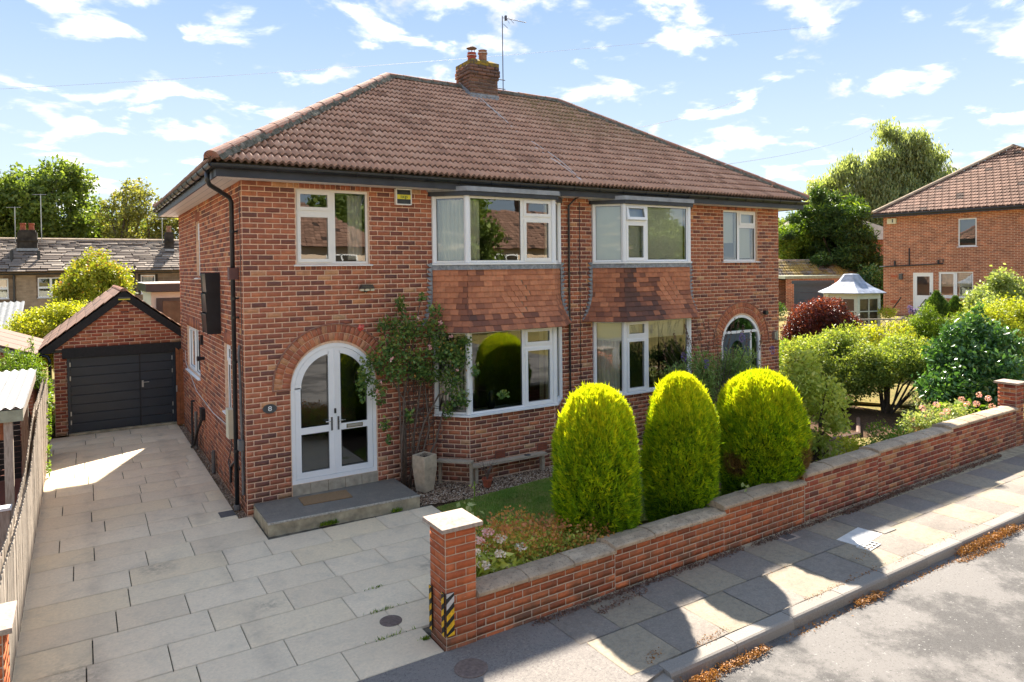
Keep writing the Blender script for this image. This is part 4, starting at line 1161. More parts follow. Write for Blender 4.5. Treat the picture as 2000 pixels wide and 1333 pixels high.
# ---- roof
SL = .645; SA = math.atan(SL); SLEN = math.hypot(1, SL)
E0 = -.45; RZ0 = 5.36; RX0, RX1, RY = 4.0, W-4.02, 3.917; RZ = RZ0+SL*(RY-E0)
m = MB(); d = -.035
cs = [(E0, E0), (W-E0, E0), (W-E0, D-E0), (E0, D-E0)]
vs = [(x, y, RZ0+d) for x, y in cs]+[(RX0, RY, RZ+d), (RX1, RY, RZ+d)]
m.add(vs, [(0, 1, 5, 4), (1, 2, 5), (2, 3, 4, 5), (3, 0, 4)]); m.build('roof_deck', 'roof_mortar', house)
TW, GA = .212, 5.197/18
prof = lambda u: .046*abs(math.cos(math.pi*u/.106))**1.7
uv = []; uf = []
K = 12
for i in range(K+1):
    u = -.5*TW+TW*i/K; p = prof(u)
    uv += [(u, 0, p-.012), (u, 0, p+.034), (u, GA+.03, p-.004)]
for i in range(K):
    a = 3*i; uf += [(a, a+3, a+4, a+1), (a+1, a+4, a+5, a+2)]
TU = (uv, uf); LIP = [.06, 1.0]*K  # front lips toned dark: course shadow put into the colour, along with edge weathering


def slope(O, U, Vd, width, nrow, inside, shade=0):
    Nn = Vector(U).cross(Vector(Vd)).normalized(); X = Matrix(((U[0], Vd[0], Nn.x, O[0]), (U[1], Vd[1], Nn.y, O[1]), (U[2], Vd[2], Nn.z, O[2]), (0, 0, 0, 1)))
    full = []; cut = []
    for r in range(nrow):
        for i in range(int(width/TW)+2):
            u = i*TW; v = r*GA
            k = inside(u-TW/2, v, u+TW/2, v+GA)
            if k == 0: continue
            M = X @ Matrix.Translation((u+rnd.uniform(-.0015, .0015), v, .012+rnd.uniform(-.0015, .0025))) @ Matrix.Rotation(rnd.uniform(-.006, .006), 4, 'Z')
            t = min(1, max(0, rnd.gauss(.52, .15)))
            (full if k == 2 else cut).append((M, t))
    return full, cut


def hipclip(o, planes):
    import bmesh
    bm = bmesh.new(); bm.from_mesh(o.data)
    for (co, no) in planes:
        bmesh.ops.bisect_plane(bm, geom=bm.verts[:]+bm.edges[:]+bm.faces[:], plane_co=co, plane_no=no, clear_outer=True)
    bm.to_mesh(o.data); bm.free()
cS, sS = math.cos(SA), math.sin(SA)
kL = (RX0-E0)/(RY-E0); kR = (W-E0-RX1)/(RY-E0)


def ins_front(a, v0, b, v1):
    y0, y1 = v0*cS, v1*cS; wid = W-2*E0
    la, lb = y0*kL, (y1+.05)*kL; ra, rb = wid-y0*kR, wid-(y1+.05)*kR
    if b < la or a > ra: return 0
    return 2 if a > lb and b < rb else 1
full, cutt = slope((E0, E0-.02, RZ0), (1, 0, 0), (0, cS, sS), W-2*E0, 18, ins_front)
full.sort(key=lambda a: (a[0].translation-CAM).length)
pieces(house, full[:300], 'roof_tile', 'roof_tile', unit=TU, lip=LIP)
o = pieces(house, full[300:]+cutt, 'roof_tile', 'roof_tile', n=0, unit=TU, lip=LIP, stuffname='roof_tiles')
nl = Vector((-1, kL, 0)).normalized(); nr = Vector((1, kR, 0)).normalized()
hipclip(o, [((E0, E0, 0), nl), ((W-E0, E0, 0), nr)])


def ins_side(a, v0, b, v1):
    y0 = v0*cS/kL*1.0; wid = D-2*E0
    x = v0*cS; yl = x/kL; 
    if b < yl or a > wid-yl: return 0
    return 1
full, cutt = slope((E0-.02, D-E0, RZ0), (0, -1, 0), (cS, 0, sS), D-2*E0, 18, ins_side)
o = pieces(house, cutt, 'roof_tile', 'roof_tile', n=0, unit=TU, lip=LIP, stuffname='side_roof_tiles')
hipclip(o, [((E0, E0, 0), -nl), ((E0, D-E0, 0), Vector((-1, -kL, 0)).normalized()*-1)])
full, cutt = slope((W-E0+.02, E0, RZ0), (0, 1, 0), (-cS, 0, sS), D-2*E0, 18, ins_side)
o = pieces(house, cutt, 'roof_tile', 'roof_tile', n=0, unit=TU, lip=LIP, stuffname='side_roof_tiles')
hipclip(o, [((W-E0, E0, 0), -nr), ((W-E0, D-E0, 0), Vector((-1, kR, 0)).normalized())])
full, cutt = slope((W-E0, D-E0+.02, RZ0), (-1, 0, 0), (0, -cS, sS), W-2*E0, 18, ins_front)
o = pieces(house, full+cutt, 'roof_tile', 'roof_tile', n=0, unit=TU, lip=LIP, stuffname='rear_roof_tiles')
hipclip(o, [((E0, D-E0, 0), Vector((-1, -kL, 0)).normalized()), ((W-E0, D-E0, 0), Vector((1, -kR, 0)).normalized())])


def ridge_run(p, q, r=.115, seglen=.42, par=None, mat='ridge_tile', mort=True):
    p, q = Vector(p), Vector(q); U = (q-p).normalized(); L = (q-p).length; S = U.cross(Vector((0, 0, 1))).normalized(); Z = S.cross(U)
    X = Matrix(((U.x, S.x, Z.x, p.x), (U.y, S.y, Z.y, p.y), (U.z, S.z, Z.z, p.z), (0, 0, 0, 1))); n = round(L/seglen); sl_ = L/n
    me = None
    for i in range(n):
        m = MB(); k = 8
        for j in range(k):
            a, b = math.pi*j/k, math.pi*(j+1)/k
            A = [(x_, rr*math.cos(t), rr*.85*math.sin(t)) for (x_, rr) in ((0, r*1.05), (sl_*.985, r)) for t in (a, b)]
            m.add(A, [(0, 1, 3, 2)], rnd.random()); 
        m.add([(0, r*1.05*math.cos(t), r*.89*math.sin(t)) for t in np.linspace(0, math.pi, k+1)], [tuple(range(k+1))], .3)
        me = m.mesh('ridge_tile'); me.materials.append(MATS[mat])
        M = X @ Matrix.Translation((i*sl_, rnd.uniform(-.004, .004), rnd.uniform(-.003, .004)))
        link(bpy.data.objects.new('ridge_tile', me), par or house, M)
    if mort:
        m = MB(); N = int(L/.05); vs = []
        for i in range(N+1):
            for s_ in (-1, 1):
                vs.append(tuple(X @ Vector((L*i/N, s_*(r*1.2+rnd.uniform(0, .035)), -.035)))); vs.append(tuple(X @ Vector((L*i/N, s_*r*.86, .055))))
        fs = []
        for i in range(N): fs += [(4*i, 4*i+4, 4*i+5, 4*i+1), (4*i+2, 4*i+3, 4*i+7, 4*i+6)]
        m.X = Matrix.Identity(4); m.add(vs, fs); m.build('ridge_mortar', 'roof_mortar', par or house)
hz = .045
ridge_run((RX0-.02, RY, RZ+hz), (5.9, RY, RZ+hz)); ridge_run((6.72, RY, RZ+hz), (RX1+.02, RY, RZ+hz))
ridge_run((E0-.03, E0-.03, RZ0+hz), (RX0, RY, RZ+hz), r=.125); ridge_run((W-E0+.03, E0-.03, RZ0+hz), (RX1, RY, RZ+hz), r=.125)
ridge_run((E0, D-E0, RZ0+hz), (RX0, RY, RZ+hz)); ridge_run((W-E0, D-E0, RZ0+hz), (RX1, RY, RZ+hz))
for sx in (-1, 1):
    m = MB(); x0 = (E0-.03) if sx < 0 else W-E0+.03
    pts = [(x0, E0-.03, 5.43), (x0+sx*.05, E0-.06, 5.40), (x0+sx*.09, E0-.09, 5.43), (x0+sx*.085, E0-.085, 5.47), (x0+sx*.06, E0-.07, 5.46)]
    m.tube(pts, .006, 5); m.build('hip_iron', 'rust', house)

# ---- chimney
cx0, cx1, cy0, cy1 = 5.90, 6.66, 3.40, 4.06
chim = link(bpy.data.objects.new('chimney', None), house, Matrix.Translation((6.28, 3.73, 7.7)))
m = MB(); m.box(cx0+.006, cx1-.006, cy0+.006, cy1-.006, 7.55, 8.72); m.build('stack', 'mortar_dark', chim)
lst = []
for (X, L) in ((frame((cx0, cy0, 0), (1, 0, 0), (0, -1, 0)), cx1-cx0), (frame((cx0, cy1, 0), (0, -1, 0), (-1, 0, 0)), cy1-cy0), (frame((cx1, cy0, 0), (0, 1, 0), (1, 0, 0)), cy1-cy0), (frame((cx1, cy1, 0), (-1, 0, 0), (0, 1, 0)), cx1-cx0)):
    for r in range(14):
        pr = {8: .02, 9: .045, 10: .045, 11: .02}.get(r, 0) ; pr = {9: .022, 10: .045, 11: .045, 12: .03, 13: .01}.get(r, 0)
        brick_row_wall(X, -pr, L+pr, 7.62+BH*r, 1, None, lst, proud=pr, depth=.09, off=r, tonef=lambda: rnd.uniform(0, .8))
pieces(chim, lst, 'brick_chimney', 'brick', n=0, stuffname='chimney_bricks')
m = MB(); m.box(cx0-.03, cx1+.03, cy0-.03, cy1+.03, 8.69, 8.775)
m.add([(cx0-.03, cy0-.03, 8.775), (cx1+.03, cy0-.03, 8.775), (cx1+.03, cy1+.03, 8.775), (cx0-.03, cy1+.03, 8.775), (cx0+.12, cy0+.12, 8.86), (cx1-.12, cy0+.12, 8.86), (cx1-.12, cy1-.12, 8.86), (cx0+.12, cy1-.12, 8.86)],
      [(0, 1, 5, 4), (1, 2, 6, 5), (2, 3, 7, 6), (3, 0, 4, 7), (4, 5, 6, 7)])
k = NT('flaunching'); c = k.mix(k.mr(k.noise(9, 6, 0.7), 0.42, 0.58), (0.10, 0.085, 0.07), (0.33, 0.22, 0.03)); k.base(c, .95, .1); k.bump(k.noise(40, 5), .8, .01)
m.build('flaunching', 'flaunching', chim)
for (x, y, z0, z1, mt, cowl) in ((6.09, 3.66, 8.80, 9.03, 'pot_red', True), (6.42, 3.70, 8.80, 9.15, 'pot_buff', False)):
    m = MB(); m.lathe([(.105, z0), (.10, z1-.10), (.118, z1-.085), (.118, z1-.05), (.10, z1-.045), (.10, z1-.01), (.112, z1), (.08, z1), (.08, z1-.1)], (x, y), 18)
    po = m.build('chimney_pot', mt, chim, smooth=False)
    m = MB(); m.lathe([(.1225, z1-.078), (.1225, z1-.066)], (x, y), 18); m.build('pot_wire', 'wire_white', po)
    if cowl:
        m = MB(); m.lathe([(.125, z1+.105), (.13, z1+.11), (.09, z1+.145), (.02, z1+.165)], (x, y), 18)
        for a in (0, 2.1, 4.2): m.tube([(x+.08*math.cos(a), y+.08*math.sin(a), z1-.02), (x+.08*math.cos(a), y+.08*math.sin(a), z1+.115)], .007, 5)
        m.build('cowl', 'rust', po)
m = MB(); m.prism([(cx0-.02, 7.82), (cx1+.02, 7.82), (cx1+.02, 8.0), (cx0-.02, 7.99)], cy0-.03, cy0-.012, 'y'); 
m.add([(cx0-.05, cy0-.02, 7.86), (cx1+.05, cy0-.02, 7.86), (cx1+.10, cy0-.28, 7.72), (cx0-.08, cy0-.28, 7.72)], [(0, 1, 2, 3)])
m.add([(cx0-.02, cy0, 7.80), (cx0-.02, cy1-.1, 8.25), (cx0-.02, cy1-.1, 8.38), (cx0-.02, cy0, 8.02)], [(0, 1, 2, 3)])
m.build('lead_flashing', 'lead', chim)
# aerial
aer = thing('tv_aerial', (6.80, 3.45, 8.15), 'tall thin metal television aerial bracketed to the right of the brick chimney', 'aerial')
m = MB(); m.tube([(6.83, 3.42, 8.14), (6.83, 3.42, 9.99)], .013, 6); m.build('mast', 'aerial_metal', aer)
m = MB()
for z in (8.20, 8.42): m.tube([(6.64, 3.42, z), (6.89, 3.42, z)], .012, 5)
m.build('bracket', 'aerial_metal', aer)
m = MB(); m.tube([(6.83, 3.42, 9.95), (7.46, 3.30, 9.90)], .007, 5)
for i in range(11): x = 6.95+i*.048; m.tube([(x, 3.40-(x-6.9)*.19-.05*(1 if i > 3 else 1.6), 9.945-(x-6.9)*.09), (x, 3.40-(x-6.9)*.19+.05*(1 if i > 3 else 1.6), 9.955-(x-6.9)*.09)], .004, 4)
m.tube([(6.91, 3.38, 9.96), (6.91, 3.22, 9.76)], .006, 4); m.tube([(6.86, 3.42, 9.80), (6.91, 3.3, 9.67)], .006, 4); m.tube([(7.0, 3.38, 9.95), (7.06, 3.25, 9.80)], .005, 4); m.box(6.885, 6.93, 3.36, 3.41, 9.88, 10.0); m.build('antenna', 'aerial_metal', aer)

# ---- facade fittings
m = MB(XF); m.prism([(2.50, 4.97), (2.53, 5.14), (2.76, 5.14), (2.78, 4.97), (2.76, 4.90), (2.53, 4.90)], .012, .085, 'y'); ab = m.build('alarm_box', 'black_gloss', house)
m = MB(XF); m.prism([(2.52, 5.145), (2.77, 5.145), (2.77, 5.165), (2.52, 5.165)], .01, .09, 'y'); m.box(2.495, 2.515, .01, .088, 4.89, 5.16); m.box(2.768, 2.788, .01, .088, 4.89, 5.16); m.box(2.515, 2.768, .01, .087, 4.885, 4.905); m.build('alarm_frame', 'upvc_cream', ab)
m = MB(XF); m.box(2.518, 2.765, .0855, .0885, 4.985, 5.062); m.build('alarm_panel', 'alarm_yellow', ab)


def text(s, M, size, mat, parent, name='lettering', ext=.002):
    cu = bpy.data.curves.new(name, 'FONT'); cu.body = s; cu.size = size; cu.extrude = ext; cu.align_x = 'CENTER'; cu.align_y = 'CENTER'
    ob = bpy.data.objects.new('tmp', cu); C.objects.link(ob); dg = bpy.context.evaluated_depsgraph_get()
    me = bpy.data.meshes.new_from_object(ob.evaluated_get(dg)); bpy.data.objects.remove(ob)
    me.materials.clear(); me.materials.append(MATS[mat]); return link(bpy.data.objects.new(name, me), parent, M)
TX = Matrix(((1, 0, 0, 0), (0, 0, -1, 0), (0, 1, 0, 0), (0, 0, 0, 1)))   # text plane facing -y
text('ixp', Matrix.Translation((2.642, -.090, 5.028)) @ TX @ Matrix.Diagonal((1.25, 1, 1, 1)), .088, 'alarm_green', ab)
m = MB(XF @ Matrix.Translation((.36, 0, 1.62))); pts = [(.108*math.cos(t), .072*math.sin(t)) for t in np.linspace(0, 2*math.pi, 25)[:-1]]
m.prism(pts, .01, .028, 'y'); pq = m.build('house_number_plaque', 'slate_plaque', house)
m = MB(XF @ Matrix.Translation((.36, 0, 1.62))); vs = []; fs = []
for r_, y in ((.93, .0285), (.86, .0285)): vs += [(.108*r_*math.cos(t), y, .072*r_*math.sin(t)) for t in np.linspace(0, 2*math.pi, 25)[:-1]]
m.add(vs, [(i, (i+1) % 24, 24+(i+1) % 24, 24+i) for i in range(24)]); m.build('plaque_rim', 'iron_grey', pq)
text('8', Matrix.Translation((.36, -.0305, 1.62)) @ TX @ Matrix.Diagonal((1.25, 1, 1, 1)), .105, 'white_paint', pq)
fl = link(bpy.data.objects.new('floodlight', None), house, Matrix.Translation((1.94, 0, 3.45)))
m = MB(XF); m.prism([(1.86, 3.53), (2.04, 3.53), (2.07, 3.46), (1.83, 3.46)], .02, .13, 'y'); m.box(1.92, 1.98, 0, .03, 3.40, 3.50); m.build('lamp_head', 'black_gloss', fl)
m = MB(XF)
for (a, b) in ((1.83, 1.89), (1.915, 1.985), (2.01, 2.07)): m.box(a, b, .05, .115, 3.425, 3.459)
m.build('lamp_lens', 'plastic_cream', fl)
m = MB(XF); m.box(8.60, 8.70, .01, .09, 5.07, 5.16); m.build('camera_box', 'black_gloss', house)
m = MB(XF); m.tube([(12.26, .0, 2.60), (12.26, .09, 2.60)], .055, 10); m.build('wall_lamp', 'black_gloss', house)
m = MB(XF); m.box(12.55, 12.60, .01, .09, 1.93, 2.10); m.box(12.60, 12.66, .01, .10, 1.90, 2.13); m.build('wall_lamp', 'steel', house)
# party wall cables
m = MB(XF); m.tube([(6.33, .40, 5.24), (6.33, .1, 5.15), (6.22, .03, 5.02), (6.22, .022, .1)], .021, 6); m.build('drain_cable', 'black_gloss', house)
m = MB(XF); m.tube([(6.50, .012, 5.1), (6.50, .012, .1)], .008, 5); m.build('cable', 'black_gloss', house)
# downpipe with swan neck at the near corner
dp = link(bpy.data.objects.new('downpipe', None), house, Matrix.Translation((-.07, .33, 0)))
m = MB(); m.tube([(-.478, -.02, 5.26), (-.478, -.02, 5.14), (-.44, .04, 5.08), (-.12, .30, 4.93), (-.085, .33, 4.86), (-.085, .33, .10)], .036, 10); m.build('pipe', 'black_gloss', dp, smooth=True)
m = MB()
for z in (4.4, 3.35, 3.05, 2.35, .95): m.tube([(-.085, .33, z-.02), (-.085, .33, z+.02)], .042, 10); m.box(-.09, -.0, .31, .45, z-.012, z+.012)
m.build('pipe_clip', 'black_gloss', dp)
m = MB(); m.box(-.15, -.01, .25, .41, 3.65, 3.83); m.build('pipe_collar', 'hopper_brown', dp)
m = MB(); m.tube([(-.085, .33, .10), (-.085, .33, .02)], .05, 10); m.build('pipe_shoe', 'pipe_grey', dp)
# grey conduit, boxes and vents on the side wall
m = MB(); m.tube([(-.03, .20, 2.62), (-.05, .17, 2.5), (-.045, .12, 2.2), (-.03, .12, 1.0), (-.03, .12, .3)], .022, 8); m.box(-.09, -.01, .06, .2, 1.0, 1.16); m.build('conduit', 'pipe_grey', house)
m = MB(); m.tube([(-.02, .05, 5.1), (-.02, .055, 3.0), (-.012, .05, .2)], .006, 5); m.build('cable', 'black_gloss', house)
m = MB(); m.box(-.10, -.005, .88, 1.12, 1.02, 1.50); m.build('meter_box', 'plastic_cream', house)
for i in range(3):
    m = MB(); z0 = 2.68+i*.36; m.prism([(-.22, z0), (-.24, z0+.34), (-.01, z0+.345), (-.01, z0)], 2.0, 2.55, 'y', .5)
    o = m.build('wall_box', 'black_gloss', house, label='glossy black plastic box of a stack of three on the side wall', bevel=.012)
m = MB(); m.tube([(-.04, 5.3, .95), (-.10, 5.3, .95), (-.10, 5.3, .9), (-.10, 5.28, .0)], .025, 7); m.build('waste_pipe', 'black_gloss', house)
m = MB(); m.tube([(-.08, 4.85, .8), (-.08, 4.85, 0)], .032, 8); m.build('waste_pipe', 'pipe_grey', house)
m = MB(); m.box(-.08, -.0, 4.05, 4.3, .75, .98); m.tube([(-.05, 4.1, .8), (-.11, 4.4, .5), (-.13, 4.8, .12), (-.16, 4.95, .03)], .028, 7); m.build('waste_pipe', 'black_wood', house)
m = MB(); m.tube([(-.06, 2.75, .42), (-.06, 2.75, 0)], .035, 8); m.build('waste_pipe', 'pipe_grey', house)
m = MB(); m.tube([(-.0, 4.0, 2.02), (-.14, 4.0, 2.02)], .035, 8); m.tube([(-.10, 4.0, 2.02), (-.15, 4.0, 2.02)], .05, 8); m.build('flue', 'black_gloss', house)
m = MB(); m.box(-.05, -.0, 4.15, 4.25, 2.28, 2.48); m.build('sensor', 'black_gloss', house)
m = MB(); m.tube([(-.01, 6.95, 1.9), (-.012, 6.9, 1.62), (-.012, 5.2, 1.18), (-.012, 3.0, .98+.1), (-.012, 1.15, .93+.2)], .008, 5); m.build('cable', 'wire_white', house)
m = MB(); m.tube([(-.03, 1.0, 1.02), (-.03, 1.05, .85), (-.03, 1.35, .55), (-.03, 1.2, .2)], .008, 5); m.tube([(-.02, .45, .62), (-.03, .8, .66), (-.03, 1.15, .5), (-.03, 1.2, .22)], .022, 6); m.build('cable', 'black_gloss', house)
m = MB(); m.box(-.36, -.14, .14, .40, -.02, .006); dr = m.build('drain_grate', 'iron_grey', None); tag(dr, 'small square metal drain grate at the foot of the corner downpipe', 'drain')
# gate between the garage and the house
gt = thing('side_gate', (-.08, 7.55, 0), 'narrow orange-brown wooden gate between the garage and the house', 'gate')
for i in range(2):
    m = MB(); m.prism([(-.165+i*.085, .03), (-.085+i*.085, .03), (-.085+i*.085, 1.85+.04*i), (-.165+i*.085, 1.93-.04*i)], 7.5, 7.53, 'y'); m.build('board', 'gate_wood', gt)
m = MB(); m.box(-.175, -.15, 7.46, 7.5, .85, 1.0); m.build('latch', 'steel', gt)
# rear extension of the house
m = MB(); m.box(-.20, 4, 13.6, 17, 0, 3.14); ex = m.build('rear_extension_wall', 'render_cream', house)
m = MB(); m.box(-.36, 4.2, 13.4, 17.1, 3.16, 3.40); m.build('extension_roof', 'dark_frame', house)
m = MB(); m.box(-.38, 4.2, 13.38, 17.12, 3.402, 3.43); m.build('roof_edge', 'steel', house)
m = MB(); m.box(-.06, 3.8, 13.57, 13.6, 2.0, 2.95); m.build('extension_window', 'dark_frame', house)
m = MB(); m.box(.12, 3.7, 13.55, 13.568, 2.1, 2.85); m.build('pane', 'summer_glass', house)
# ================================================================ STREET AND GARDEN WALLS
def wally(x): return -5.06+(x-0.88)*0.0259
wdir = Vector((13.12, .34, 0)).normalized()


def wall_X(x0): return frame((x0, wally(x0), 0), wdir, (wdir.y, -wdir.x, 0))


def coping(parent, x0, x1, z, n, th=.052):
    X = wall_X(x0); L = (x1-x0)/wdir.x; l = L/n
    for i in range(n):
        m = MB(X); pts = [(-.28, z), (.045, z), (.05, z+th*.75), (.03, z+th), (-.10, z+th+.022), (-.26, z+th), (-.28, z+th*.7)]
        j = rnd.uniform(-.003, .003); m.prism([(a, b+j) for a, b in pts], i*l+.004, (i+1)*l-.004, 'x', rnd.random()); m.build('coping_stone', 'coping', parent, bevel=.006)


def wall_section(parent, x0, x1, top, lst, tonef, endleft=False):
    X = wall_X(x0); L = (x1-x0)/wdir.x; n = int((top)/.0822)+1; z0 = top-n*.0822
    brick_row_wall(X, 0, L, z0, n, None, lst, depth=.1, mort=.013, off=rnd.randint(0, 1), tonef=tonef)
    Xb = frame(X @ Vector((L, -.235, 0)), -wdir, (-wdir.y, wdir.x, 0)); brick_row_wall(Xb, 0, L, z0, n, None, lst, depth=.1, tonef=tonef)
    m = MB(X); m.box(.0, L, -.225, .002, -.2, top-.002); m.build('wall_core', 'mortar_grey', parent)
    for (u, sg) in ((0, -1), (L, 1)):
        Xe = frame(X @ Vector((u, -.235 if sg < 0 else 0, 0)), (-wdir.y*-sg*-1 if False else (0, 1, 0) if sg > 0 else (0, -1, 0)), (sg, 0, 0))
        Xe = frame(X @ Vector((u, 0, 0)), (0, 1, 0), (sg, 0, 0)); brick_row_wall(Xe, 0.005, .235, top-3*.0822, 3, None, lst, depth=.05, tonef=tonef)

gw = thing('garden_wall', (4, -4.95, 0), 'low orange brick garden wall with weathered concrete coping, in front of the clipped conifers', 'wall')
lst = []; tf = lambda: rnd.uniform(.1, 1)
for (a, b, t) in ((1.22, 3.10, .445), (3.10, 5.02, .485), (5.02, 6.80, .56)): wall_section(gw, a, b, t, lst, tf)
pieces(gw, lst, 'brick_orange', 'brick', stuffname='brickwork')
coping(gw, 1.225, 3.09, .447, 3); coping(gw, 3.06, 5.01, .487, 3); coping(gw, 4.97, 6.79, .562, 3)
gw2 = thing('garden_wall', (10, -4.8, 0), 'darker red brick garden wall stepping up towards the far gate pillar', 'wall')
lst = []; tf = lambda: rnd.random()
for (a, b, t) in ((6.81, 8.80, .665), (8.80, 11.25, .70), (11.25, 14.05, .745)): wall_section(gw2, a, b, t, lst, tf)
pieces(gw2, lst, 'brick_red', 'brick', stuffname='brickwork')
coping(gw2, 6.79, 8.80, .667, 3); coping(gw2, 8.74, 11.25, .702, 3); coping(gw2, 11.18, 14.04, .747, 4)


def pillar(name, x, y, s, top, mat, label, capov=.06, tonef=rnd.random, hazard=False):
    t = thing(name, (x+s/2, y+s/2, 0), label, 'gate pillar'); lst = []; n = int(top/.0822)+1; z0 = top-n*.0822
    for k, (X) in enumerate((frame((x, y, 0), (1, 0, 0), (0, -1, 0)), frame((x, y+s, 0), (0, -1, 0), (-1, 0, 0)), frame((x+s, y, 0), (0, 1, 0), (1, 0, 0)), frame((x+s, y+s, 0), (-1, 0, 0), (0, 1, 0)))):
        for r in range(n):
            a, b = (0, 2*s/3) if (r+k) % 2 else (0, s/3)
            for (p, q) in ((0, b), (b, s)):
                M = X @ Matrix.Translation(((p+q)/2, .007-.04+rnd.uniform(-.001, .001), z0+(r+.5)*.0822)) @ Matrix.Diagonal((q-p-.012, .08, .0692, 1)); lst.append((M, tonef()))
    m = MB(); m.box(x-.001, x+s+.001, y-.001, y+s+.001, -.2, top); m.build('pillar_core', 'mortar_grey', t)
    pieces(t, lst, mat, 'brick')
    m = MB(); c = capov; z = top+.001
    m.add([(x-c, y-c, z), (x+s+c, y-c, z), (x+s+c, y+s+c, z), (x-c, y+s+c, z), (x-c, y-c, z+.042), (x+s+c, y-c, z+.042), (x+s+c, y+s+c, z+.042), (x-c, y+s+c, z+.042), (x+s/2, y+s/2, z+.075)],
          [(0, 3, 2, 1), (0, 1, 5, 4), (1, 2, 6, 5), (2, 3, 7, 6), (3, 0, 4, 7), (4, 5, 8), (5, 6, 8), (6, 7, 8), (7, 4, 8)])
    m.build('pillar_cap', 'pillar_cap_mat', t, bevel=.005)
    return t
gp = pillar('gate_pillar', .88, -5.06, .34, 1.185, 'brick_orange', 'nearest orange brick gate pillar with black and yellow hazard strips', tonef=lambda: rnd.uniform(.2, .9))
pillar('gate_pillar', 14.06, -4.72, .33, 1.26, 'brick_red', 'far brick gate pillar at the right end of the garden wall')
pillar('gate_pillar', -3.0, -5.10, .37, 1.235, 'brick_orange', 'brick gate pillar with pale stone cap at the lower left edge', tonef=lambda: rnd.uniform(.4, 1))


def hazard(X, w, z0, z1, parent, name='hazard_strip', greytop=False):
    m = MB(X); m.box(0, w, .008, .020, z0, z1); h = m.build(name, 'black_tape', parent)
    y = z0-w; i = 0
    while y < z1:
        p = .058; pts = [(0, y), (w, y+w*.85), (w, y+w*.85+p), (0, y+p)]
        pts = [(a, min(max(b, z0), z1)) for a, b in pts]
        if max(b for a, b in pts)-min(b for a, b in pts) > .01 and len({round(b, 4) for a, b in pts}) > 1:
            m = MB(X); m.prism(pts, .020, .0225, 'y'); m.build('stripe', 'grey_sticker' if (greytop and y+p+w > z1-.03) else 'yellow_paint', h)
        y += p*2; i += 1
hazard(frame((.872, -5.068, 0), (1, 0, 0), (0, -1, 0)), .085, .15, .575, gp, greytop=True)
hazard(frame((.872, -5.068+.05, 0), (0, -1, 0), (-1, 0, 0)), .05, .15, .575, gp)
hazard(frame((.872, -4.73, 0), (0, -1, 0), (-1, 0, 0)), .055, .09, .54, gp)

# doorstep, mat, covers
ds = thing('doorstep', (1.25, -.5, 0), 'long low concrete doorstep with dark top in front of the arched door', 'doorstep')
m = MB(); m.prism([(.09, -1.00), (2.41, -1.08), (2.42, -.012), (.09, -.012)], -.05, .150, 'z'); m.build('step_block', 'concrete', ds, bevel=.006)
m = MB(); m.prism([(.10, -.985), (2.40, -1.065), (2.41, -.012), (.10, -.012)], .151, .170, 'z'); m.build('step_surface', 'step_top', ds, bevel=.003)
m = MB(); m.prism([(.085, -1.010), (2.415, -1.088), (2.415, -1.066), (.085, -.986)], .146, .1715, 'z'); m.build('step_nosing', 'step_edge', ds)
m = MB(Matrix.Translation((1.11, -.36, 0)) @ Matrix.Rotation(R(-3), 4, 'Z')); m.box(-.38, .38, -.20, .20, .1705, .186)
tag(m.build('doormat', 'doormat_mat', None, bevel=.004), 'brown coir doormat lying on the dark doorstep', 'doormat')


def cover(name, x, y, r, label):
    m = MB(); m.lathe([(r, -.01), (r, .004), (r-.012, .0075), (r-.016, .004), (r-.022, .0065), (.0, .0065)][:5], (x, y), 28); o = m.build(name, 'iron_cover')
    g = MB()
    for i in range(-4, 5):
        for j in range(-4, 5):
            if math.hypot(i, j) < 4.1: g.box(x+i*r/5-.006, x+i*r/5+.006, y+j*r/5-.006, y+j*r/5+.006, .0062, .009)
    g.build('tread', 'iron_cover', o, kind='stuff'); tag(o, label, 'manhole cover')
cover('manhole_cover', .64, -4.21, .12, 'small round brown iron cover in the paved drive near the brick pillar')
cover('manhole_cover', .94, -5.45, .16, 'round rusty cover set in the asphalt in front of the hazard striped pillar')
m = MB(); m.box(5.98, 6.28, -5.22, -5.0, -.01, .004); o = tag(m.build('meter_cover', 'pillar_cap_mat'), 'small rectangular water meter cover set beside the orange garden wall', 'meter cover')
m = MB(); m.box(6.03, 6.22, -5.18, -5.05, .004, .008); m.build('lid', 'iron_grey', o)
m = MB(Matrix.Translation((7.02, -5.66, 0)) @ Matrix.Rotation(R(8), 4, 'Z')); m.box(-.42, .25, -.16, .17, -.01, .007); tag(m.build('concrete_patch', 'marble_patch'), 'smooth whitish concrete patch set into the pavement slabs', 'patch')
m = MB(Matrix.Translation((6.74, -5.91, .004)) @ Matrix.Rotation(R(8), 4, 'Z'))
for i in range(5): m.box(-.16+i*.08-.008, -.16+i*.08+.008, -.09, .09, 0, .012)
for j in range(4): m.box(-.17, .17, -.085+j*.055-.006, -.085+j*.055+.006, .0, .0125)
tag(m.build('gully_grid', 'wire_white'), 'small pale metal gully grid on the pavement beside the white patch', 'drain')
m = MB(); m.box(7.32, 7.62, -5.80, -5.64, -.01, .011); tag(m.build('valve_cover', 'kerb_stone'), 'small grey valve cover on the pavement right of the white patch', 'meter cover')

